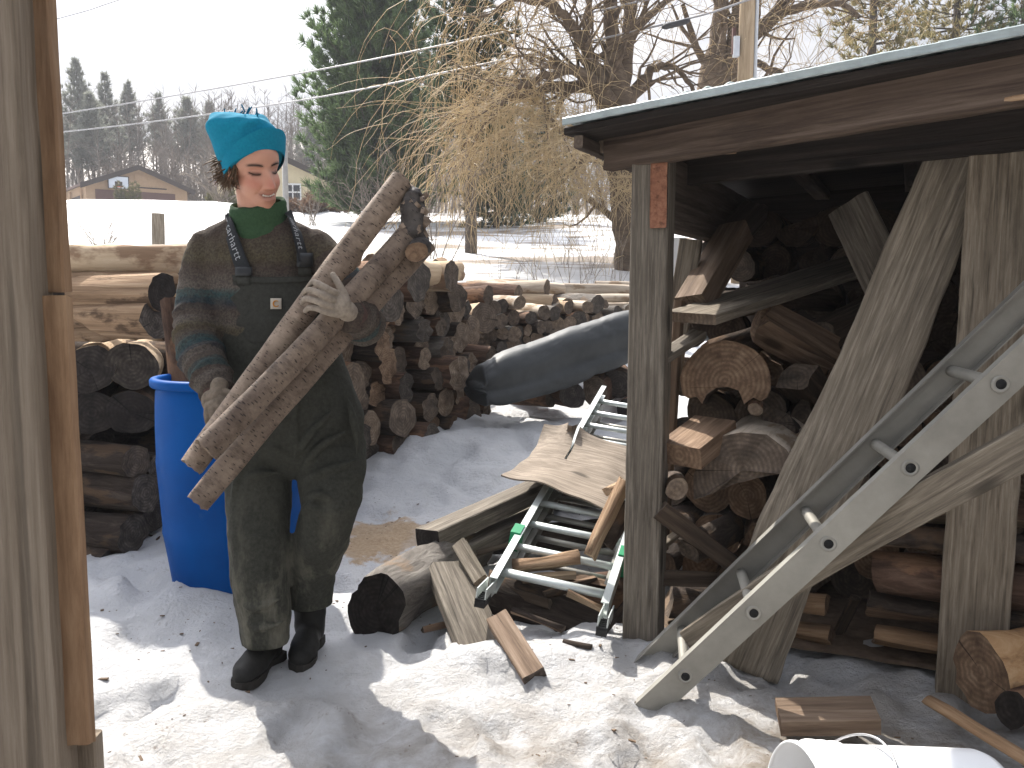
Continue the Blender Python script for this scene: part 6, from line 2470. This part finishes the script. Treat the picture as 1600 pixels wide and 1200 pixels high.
v, f = loft([(P(404, 366, 2.758), Vector((R(52, 2.75), 0, .0)), Vector((0, .072, .01))), (P(404, 360, 2.76), Vector((R(49, 2.75), 0, 0)), Vector((0, .070, .01))), (P(403, 353, 2.765), Vector((R(43, 2.75), 0, 0)), Vector((0, .062, .01)))], 36)
kid('neckband', v, f, M['cuff_knit'], swo)

# --- green turtleneck
rg = []
for (x, y, w_, d_) in ((404, 364, 47, .066), (404, 352, 46, .066), (403, 342, 45, .067), (403, 333, 44, .067), (403, 326, 44, .068), (403, 319, 42.5, .067), (403, 315.5, 40, .062), (403, 320, 37, .056)):
    r = R(w_, 2.75)
    rg.append((P(x, y, 2.752), Vector((r, 0, .008)), Vector((0, d_, .020))))
v, f = loft(ring_path(rg, 3), 44, cap=False)
v = [Vector(p) + Vector((0, 0, .004 * n3(p[0] * 30, p[1] * 14, 3))) + (Vector(p) - P(403, 340, 2.752)).normalized() * (.0045 * n3(p[0] * 8, p[1] * 8, p[2] * 75)) for p in v]
kid('turtleneck', v, f, M['green_knit'])


# --- overalls
ov = MB()
W_ = [(424, 512, 2.785, 91, .124), (436, 552, 2.785, 99, .132), (449, 600, 2.785, 103, .138), (458, 650, 2.785, 109, .142), (461, 700, 2.785, 109, .122), (461, 726, 2.785, 98, .095), (461, 744, 2.785, 60, .06)]
ov.add(*loft(ring_path([lring(*t) for t in W_], 4), 44))
for leg in (LEG_R, LEG_L):
    ov.add(*loft(ring_path([lring(*t) for t in leg], 5), 32))
# folds: soft ridges across seat, knee and ankle
def fold(pts, r):
    r *= 1.35
    sp, sr = smooth_path([P(*p) for p in pts], [r * .3] + [r] * (len(pts) - 2) + [r * .3], 5)
    ov.add(*tube(sp, sr, 8))


for pts, r in [
        ([(470, 735, 2.675), (500, 700, 2.655), (545, 672, 2.675)], .012), ([(462, 715, 2.665), (485, 678, 2.65), (520, 640, 2.665)], .012), ([(468, 752, 2.67), (505, 738, 2.645), (560, 718, 2.68)], .012),
        ([(470, 800, 2.655), (485, 790, 2.625), (500, 805, 2.63), (508, 838, 2.65)], .013), ([(473, 778, 2.65), (498, 772, 2.62), (520, 782, 2.63)], .011), ([(485, 850, 2.67), (510, 830, 2.655), (545, 815, 2.69)], .012),
        ([(470, 900, 2.735), (487, 880, 2.72), (515, 868, 2.74)], .011), ([(465, 925, 2.765), (485, 915, 2.755), (505, 912, 2.77)], .009),
        ([(455, 715, 2.67), (430, 700, 2.66), (390, 705, 2.67)], .010), ([(365, 760, 2.69), (395, 742, 2.665), (440, 738, 2.675)], .011), ([(372, 850, 2.66), (400, 840, 2.635), (440, 850, 2.66)], .009),
        ([(375, 940, 2.63), (400, 950, 2.612), (440, 935, 2.63)], .010), ([(380, 972, 2.63), (410, 982, 2.61), (448, 968, 2.63)], .010), ([(378, 905, 2.64), (405, 912, 2.618), (440, 900, 2.64)], .008),
        ([(372, 660, 2.665), (368, 720, 2.675), (362, 800, 2.67)], .010), ([(545, 620, 2.69), (556, 660, 2.68), (560, 710, 2.68)], .011), ([(460, 560, 2.655), (462, 640, 2.645), (461, 720, 2.655)], .007),
        ([(380, 590, 2.665), (430, 598, 2.65), (500, 590, 2.66)], .008), ([(400, 560, 2.66), (470, 566, 2.65), (530, 556, 2.68)], .008)]:
    fold(pts, r)
cv, cf = remesh(ov.v, ov.f, .0058, 5)
for i in range(len(cv)):
    p = cv[i]
    k = .008 * n3(p[0] * 9, p[1] * 9, p[2] * 5) + .0065 * n3(p[0] * 16 + p[2] * 12, p[1] * 16, p[2] * 8) + .002 * n3(p[0] * 45, p[1] * 45, p[2] * 45)
    c = np.array([(cv[i][0] - ORG.x) * 2, cv[i][1] - 2.76, 0])
    c /= np.linalg.norm(c) + 1e-6
    cv[i] = p + c * k
over = kid('overalls', cv, cf, M['canvas'])


def front(px, py, off=.0):
    """point on the front of the chest at a photo pixel"""
    for i in range(len(T) - 1):
        if T[i][1] <= py <= T[i + 1][1]:
            t = (py - T[i][1]) / (T[i + 1][1] - T[i][1])
            q = [T[i][j] * (1 - t) + T[i + 1][j] * t for j in range(5)]
            break
    else:
        q = T[0] if py < T[0][1] else T[-1]
    u = max(-.97, min(.97, (px - q[0]) / q[3]))
    Y = q[2] - q[4] * math.sqrt(1 - u * u) - off
    return P(px, py, Y)


def sheet(rows, th, name, mat, parent, nrm=Vector((0, -1, 0))):
    """thin shell through a grid of points"""
    m, n = len(rows), len(rows[0])
    v = [p for r in rows for p in r] + [p - nrm * th for r in rows for p in r]
    K = m * n
    f = []
    for j in range(m - 1):
        for i in range(n - 1):
            a = j * n + i
            f.append((a, a + n, a + n + 1, a + 1))
            f.append((K + a, K + a + 1, K + a + n + 1, K + a + n))
    bo = [i for i in range(n)] + [j * n + n - 1 for j in range(1, m)] + [(m - 1) * n + i for i in range(n - 2, -1, -1)] + [j * n for j in range(m - 2, 0, -1)]
    for i in range(len(bo)):
        a, b_ = bo[i], bo[(i + 1) % len(bo)]
        f.append((a, b_, K + b_, K + a))
    return kid(name, v, f, mat, parent)


rows = []
for j in range(25):
    y = 430 + 104 * j / 24
    xl, xr = 362 - 10 * (j / 24) ** 1.5, 490 + 22 * (j / 24) ** 1.5
    if j < 3:
        pass
    rows.append([front(xl + (xr - xl) * i / 22, y + 3 * math.sin(math.pi * i / 22), .010 + .003 * n3(i * .3, j * .35, 2)) for i in range(23)])
bib = sheet(rows, .006, 'bib', M['bib_cloth'], over)
rows = [[front(364 + 124 * i / 22, y + 3 * math.sin(math.pi * i / 22), .0135) for i in range(23)] for y in (430, 433, 437, 440)]
sheet(rows, .004, 'bib_hem', M['bib_cloth'], over)
# patch with its orange mark
pc = [[front(422.5 + 17 * i / 4, 466 + 17 * j / 4, .0165) for i in range(5)] for j in range(5)]
sheet(pc, .002, 'logo_patch', M['patch'], over)
mk = MB()
arc = []
for t in np.linspace(rad(50), rad(325), 18):
    arc.append((431.5 + 4.4 * math.cos(t), 474.5 - 4.6 * math.sin(t)))
pts = [front(x, y, .0175) for x, y in arc]
mk.add(*tube(pts, [R(1.3, 2.65) + R(1.0, 2.65) * math.sin(math.pi * i / 17) for i in range(18)], 6, squash=.5))
kid('logo', mk.v, mk.f, M['patch_mark'], over)


def strap(path, wpx, text, flip):
    cl_ = [front(x, y, .016) if y > 338 else P(x, y, 2.70 + .0048 * (338 - y)) for x, y in path]
    sp, _ = smooth_path(cl_, [1] * len(cl_), 8)
    w_ = R(wpx / 2, 2.66)
    rows, dirs = [], []
    for i, p in enumerate(sp):
        t = (sp[min(i + 1, len(sp) - 1)] - sp[max(0, i - 1)]).normalized()
        nr_ = Vector((p.x - P(405, 400, 2.78).x, p.y - 2.78, .03)).normalized()
        nr_ = (nr_ - t * nr_.dot(t)).normalized()
        s_ = t.cross(nr_).normalized()
        if s_.x < 0:
            s_ = -s_
        dirs.append((p, t, s_, nr_))
        rows.append([p + s_ * (w_ * q) for q in (-1, -.5, 0, .5, 1)])
    o = sheet(rows, .003, 'strap', M['strap_cloth'], over)
    # woven lettering running along the strap
    cu = bpy.data.curves.new('txt', 'FONT')
    cu.body = text
    cu.size = w_ * 1.55
    cu.space_character = 1.1
    to = bpy.data.objects.new('txt', cu)
    COL.objects.link(to)
    m2 = bpy.data.meshes.new_from_object(to.evaluated_get(bpy.context.evaluated_depsgraph_get()))
    co = [v.co.copy() for v in m2.vertices]
    ff = [tuple(p.vertices) for p in m2.polygons]
    bpy.data.objects.remove(to)
    x1 = max(c.x for c in co)
    seg = [0]
    for i in range(1, len(sp)):
        seg.append(seg[-1] + (sp[i] - sp[i - 1]).length)
    tot = seg[-1]
    start = (tot - x1) * .42
    vv = []
    for c in co:
        s = start + c.x if not flip else start + x1 - c.x
        i = max(k for k in range(len(seg)) if seg[k] <= max(0, min(s, tot - 1e-6)))
        i = min(i, len(sp) - 2)
        t = (s - seg[i]) / (seg[i + 1] - seg[i])
        p = sp[i].lerp(sp[i + 1], t)
        _, tt, s_, nr_ = dirs[i]
        h = c.y - w_ * .52
        vv.append(p + s_ * (-h if flip else h) + nr_ * .0012)
    kid('lettering', vv, ff, M['letters'], over, smooth=False)
    return o


strap([(352, 330), (353, 340), (358, 356), (368, 388), (380, 422)], 23, 'tt carhartt', False)
strap([(450, 330), (454, 340), (462, 358), (469, 384), (475, 408)], 22, 'carhartt', False)
for (x, y, w_, h) in ((380, 424, 26, 14), (476, 406, 25, 22)):
    rows = [[front(x - w_ / 2 + w_ * i / 3, y - h / 2 + h * j / 3, .021) for i in range(4)] for j in range(4)]
    sheet(rows, .007, 'buckle', M['buckle'], over)
    rows = [[front(x - 10 + 20 * i / 3, y + h / 2 + 14 * j / 3, .017) for i in range(4)] for j in range(4)]
    sheet(rows, .004, 'strap_tab', M['bib_cloth'], over)

# --- boots
def boot(ax_, ay, az_, toe, hh_, name='boot'):
    """ax.. ankle point; toe: vector on the ground from heel to toe"""
    a = Vector((ax_, ay, az_))
    d = Vector(toe).normalized()
    s_ = Vector((-d.y, d.x, 0))
    mb = MB()
    base = a.z
    L_ = .265
    rings = []
    for t, w_, h, zc in ((0., .026, .030, .045), (.08, .036, .045, .052), (.25, .040, .052, .056), (.45, .040, .048, .052), (.62, .047, .040, .044), (.80, .047, .034, .038), (.93, .036, .028, .033), (1.0, .016, .014, .026)):
        c = a + d * (-.075 + L_ * t) + Vector((0, 0, zc))
        rings.append((c, s_ * w_, Vector((0, 0, h))))
    mb.add(*loft(ring_path(rings, 3), 22))
    sh = [(a + d * -.012 + Vector((0, 0, .035)), .046), (a + d * -.010 + Vector((0, 0, .10)), .053), (a + d * -.014 + Vector((0, 0, .18)), .057), (a + d * -.015 + Vector((0, 0, hh_)), .058)]
    sp, sr = smooth_path([q[0] for q in sh], [q[1] for q in sh], 4)
    mb.add(*tube(sp, sr, 20))
    v, f = remesh(mb.v, mb.f, .006, 3)
    v = np.array([p + np.array([.004 * n3(p[0] * 20, p[1] * 20, p[2] * 30), 0, 0]) for p in v])
    v[:, 2] = np.maximum(v[:, 2], base + .016)
    b_ = kid(name, v, f, M['boot'])
    rg = []
    for z, k in ((.0, .96), (.012, 1.0), (.020, .97)):
        ring = []
        rg.append((z, k))
    prof = []
    for t in np.linspace(0, 1, 14):
        w_ = .044 * (1 - .30 * math.exp(-((t - .42) / .16) ** 2)) * min(1, (t / .07) ** .5 if t < .07 else 1) * (1 if t < .82 else math.sqrt(max(0.02, 1 - ((t - .82) / .185) ** 2)))
        prof.append((t, w_))
    out = [(t, w_) for t, w_ in prof] + [(t, -w_) for t, w_ in prof[::-1]]
    vv, ff = [], []
    n_ = len(out)
    for z in (-.004, .010, .022):
        for t, w_ in out:
            vv.append(a + d * (-.08 + (L_ + .010) * t) + s_ * w_ + Vector((0, 0, z)))
    for j in range(2):
        for i in range(n_):
            q, w2_ = j * n_ + i, j * n_ + (i + 1) % n_
            ff.append((q, w2_, w2_ + n_, q + n_))
    ff.append(tuple(range(n_))[::-1])
    ff.append(tuple(2 * n_ + i for i in range(n_)))
    kid('sole', vv, ff, M['sole'], b_, smooth=False)


q = P(413, 1040, 2.70)
boot(q.x - .005, 2.745, gz(q.x, 2.70) - .004, (-.16, -1, 0), .24)
q = P(482, 1015, 2.86)
boot(q.x, 2.88, gz(q.x, 2.86) + .004, (.06, -1, 0), .30)


# --- gloved hands: palm and five separate fingers each
def hand(name, parts, palm, mat, voxel=.0021):
    mb = MB()
    for c, x_, y_, z_ in palm:
        mb.add(*ellipsoid(c, x_, y_, z_, 20, 12))
    for pts, rs in parts:
        sp, sr = smooth_path(pts, rs, 5)
        mb.add(*tube(sp, sr, 12, rounded=True))
    v, f = remesh(mb.v, mb.f, voxel, 2)
    v = np.array([p + np.array([0, .0014 * n3(p[0] * 90, p[1] * 90, p[2] * 90), .001 * n3(p[0] * 60, 3, p[2] * 60)]) for p in v])
    return kid(name, v, f, mat)


def pp(*a):
    return P(*a)


YH = 2.40
fingers = [
    ([pp(525, 458, YH + .014), pp(513, 452, YH - .008), pp(500, 445, YH - .006), pp(490, 441, YH + .012), pp(484, 446, YH + .038)], [.0105, .0098, .0092, .0086, .0078]),
    ([pp(522, 468, YH + .008), pp(508, 463, YH - .016), pp(494, 456, YH - .014), pp(481, 453, YH + .010), pp(475, 458, YH + .040)], [.0108, .0100, .0094, .0088, .0080]),
    ([pp(520, 479, YH + .010), pp(506, 475, YH - .014), pp(491, 469, YH - .012), pp(478, 467, YH + .012), pp(472, 473, YH + .042)], [.0106, .0098, .0092, .0086, .0078]),
    ([pp(521, 490, YH + .016), pp(508, 487, YH - .006), pp(494, 482, YH - .004), pp(483, 481, YH + .016), pp(477, 486, YH + .040)], [.0098, .0090, .0084, .0078, .0070]),
    ([pp(542, 476, YH + .035), pp(538, 461, YH + .028), pp(529, 444, YH + .032), pp(520, 429, YH + .042)], [.0140, .0118, .0102, .0082])]
palm = [(pp(529, 477, YH + .022), Vector((.034, 0, -.004)), Vector((.004, .019, 0)), Vector((.004, 0, .035))), (pp(542, 486, YH + .046), Vector((.027, .012, -.008)), Vector((-.008, .021, 0)), Vector((.006, 0, .028)))]
wrist = ([pp(540, 484, YH + .04), pp(549, 491, YH + .075), pp(556, 496, YH + .11)], [.027, .027, .028])
hand('glove', fingers + [wrist], palm, M['glove_pale'])
YR = 2.495
fingers = [
    ([pp(345, 622, YR + .004), pp(352, 634, YR - .004), pp(356, 646, YR + .008), pp(356, 656, YR + .032)], [.0120, .0112, .0102, .0092]),
    ([pp(338, 628, YR - .006), pp(346, 645, YR - .018), pp(352, 657, YR - .006), pp(354, 667, YR + .022)], [.0125, .0116, .0106, .0095]),
    ([pp(331, 632, YR - .008), pp(334, 650, YR - .022), pp(341, 663, YR - .012), pp(346, 674, YR + .016)], [.0125, .0115, .0105, .0095]),
    ([pp(325, 634, YR - .004), pp(324, 651, YR - .018), pp(328, 666, YR - .010), pp(333, 677, YR + .014)], [.0112, .0104, .0096, .0088]),
    ([pp(348, 612, YR + .02), pp(360, 616, YR + .018), pp(370, 620, YR + .03), pp(377, 624, YR + .05)], [.0142, .0125, .0110, .0094])]
palm = [(pp(331, 628, YR + .014), Vector((.030, 0, .004)), Vector((.0, .019, 0)), Vector((-.006, 0, .034)))]
wrist = ([pp(337, 622, YR + .015), pp(341, 612, YR + .025), pp(343, 602, YR + .035)], [.025, .025, .026])
hand('glove', fingers + [wrist], palm, M['glove_tan'])

# ------------------------------------------------------------------ the carried birch logs
def birch_mat(name, base, pale, dark, lent=.9):
    b = NB(name, .75, .25)
    # lenticels: short along the log, long around it
    v = b.coord(scale=(1, .16, .16))
    f = b.noise(v, 150, 3, .6, .2)
    f2 = b.noise(b.coord(scale=(1, .3, .3)), 42, 5, .7)
    g = b.noise(b.coord(), 12, 6, .7)
    c = b.ramp(g, [(.3, base), (.62, pale)])
    c = b.mix(b.ramp(f2, [(.50, 0.), (.66, .55)]), c, tuple(x * .45 for x in base))
    tc = b.n('ShaderNodeTexCoord')
    vo = b.n('ShaderNodeTexVoronoi', feature='F1')
    mp = b.n('ShaderNodeMapping')
    mp.inputs['Scale'].default_value = (30, 8.5, 8.5)
    b.link(tc.outputs['Object'], mp.inputs[0])
    b.link(mp.outputs[0], vo.inputs['Vector'])
    vo.inputs['Randomness'].default_value = 1.0
    sc_ = b.math('ADD', vo.outputs['Distance'], b.math('MULTIPLY', b.math('SUBTRACT', g, .5), .35))
    lm = b.ramp(sc_, [(.17, lent), (.26, 0.)])
    c = b.mix(lm, c, dark)
    b.color(c)
    b.bump(b.mix(lm, f2, (0, 0, 0)), .5, .006)
    return b.m


M['birch'] = birch_mat('birch', (.11, .078, .058), (.29, .225, .17), (.028, .02, .016))
M['birch_dark'] = birch_mat('birch_dark', (.08, .056, .042), (.20, .152, .115), (.022, .016, .013))
M['birch_black'] = birch_mat('birch_black', (.028, .024, .022), (.085, .075, .068), (.012, .01, .01), .7)
l1 = one_log('carried_log', P(301, 727, 2.44), P(630, 280, 2.62), R(20, 2.53), M['birch'], M['end_tan'], 'pale upper birch log of the carried armful, reaching highest', group='birch logs carried by the person', seed=401, rough=.045, oval=.05, bend=.016, taper=1.06, knots=3, jag=.012, n=22, seg=.03)
l2 = one_log('carried_log', P(322, 702, 2.29), P(640, 366, 2.60), R(20.5, 2.46), M['birch_dark'], M['end_tan'], 'front birch log of the carried armful, passing under the raised glove', group='birch logs carried by the person', seed=402, rough=.05, oval=.05, bend=-.010, taper=.95, knots=2, jag=.012, n=22, seg=.03)
l3 = one_log('carried_log', P(309, 786, 2.34), P(660, 378, 2.655), R(17.5, 2.5), M['birch_dark'], M['end_brown'], 'lowest birch log of the carried armful with a black flared top', group='birch logs carried by the person', seed=403, rough=.06, oval=.08, bend=.012, taper=1.25, knots=3, jag=.015, n=22, seg=.03)
# black knotty burl at the top of the lowest log, with curled bark and a sawn stub
Mi = l3.matrix_world.inverted()
kb = MB()
kb.add(*ellipsoid(P(646, 344, 2.60), (.034, 0, .010), (0, .042, 0), (-.004, 0, .098), 22, 14))
kb.add(*ellipsoid(P(653, 384, 2.61), (.034, 0, .0), (0, .040, 0), (0, 0, .048), 22, 14))
kv, kf = remesh(kb.v, kb.f, .004, 2)
kv = np.array([p + np.array([.009 * n3(p[0] * 40, p[1] * 40, p[2] * 30) + .005 * n3(p[0] * 90, p[1] * 90, p[2] * 80), .010 * n3(p[0] * 35 + 9, p[1] * 40, p[2] * 40), 0]) for p in kv])
o = bpy.data.objects.new('burl', mesh('burl', [Mi @ Vector(p) for p in kv], kf, M['birch_black']))
link(o, l3)
rr = random.Random(12)
fl = MB()
for k in range(34):
    y = rr.uniform(305, 400)
    x = 648 + rr.uniform(-20, 18)
    c = P(x, y, 2.57 + rr.uniform(-.012, .02))
    d1 = Vector((rr.uniform(-1, 1), rr.uniform(-.6, 0), rr.uniform(-1, 1))).normalized()
    d2 = d1.cross(Vector((rr.uniform(-.4, .4), -1, rr.uniform(-.4, .4)))).normalized()
    s1, s2 = rr.uniform(.008, .02), rr.uniform(.004, .009)
    nn3 = d1.cross(d2)
    g_ = []
    for i in range(4):
        t = i / 3 - .5
        for j in (-1, 1):
            g_.append(c + d1 * (s1 * t * 2) + d2 * (s2 * j) + nn3 * (.010 * t * t * 4))
    ff = [(2 * i, 2 * i + 1, 2 * i + 3, 2 * i + 2) for i in range(3)]
    fl.add(g_ + [p - nn3 * .0012 for p in g_], ff + [tuple(8 + t for t in q[::-1]) for q in ff])
o = bpy.data.objects.new('bark_flakes', mesh('bark_flakes', [Mi @ Vector(p) for p in fl.v], fl.f, M['birch']))
link(o, l3)
(v, f), c0, c1 = log_geo(.05, .030, seed=9, jag=.004)
Mx = axes(Vector((-.25, .95, .2)), None, loc=P(651, 394, 2.545))
o = bpy.data.objects.new('branch_stub', mesh('branch_stub', [Mi @ (Mx @ Vector(p)) for p in v], f, M['birch_black']))
link(o, l3)
o = bpy.data.objects.new('cut_end', mesh('cut_end', [Mi @ (Mx @ Vector(p)) for p in c0[0]], c0[1], M['end_brown']))
link(o, l3)
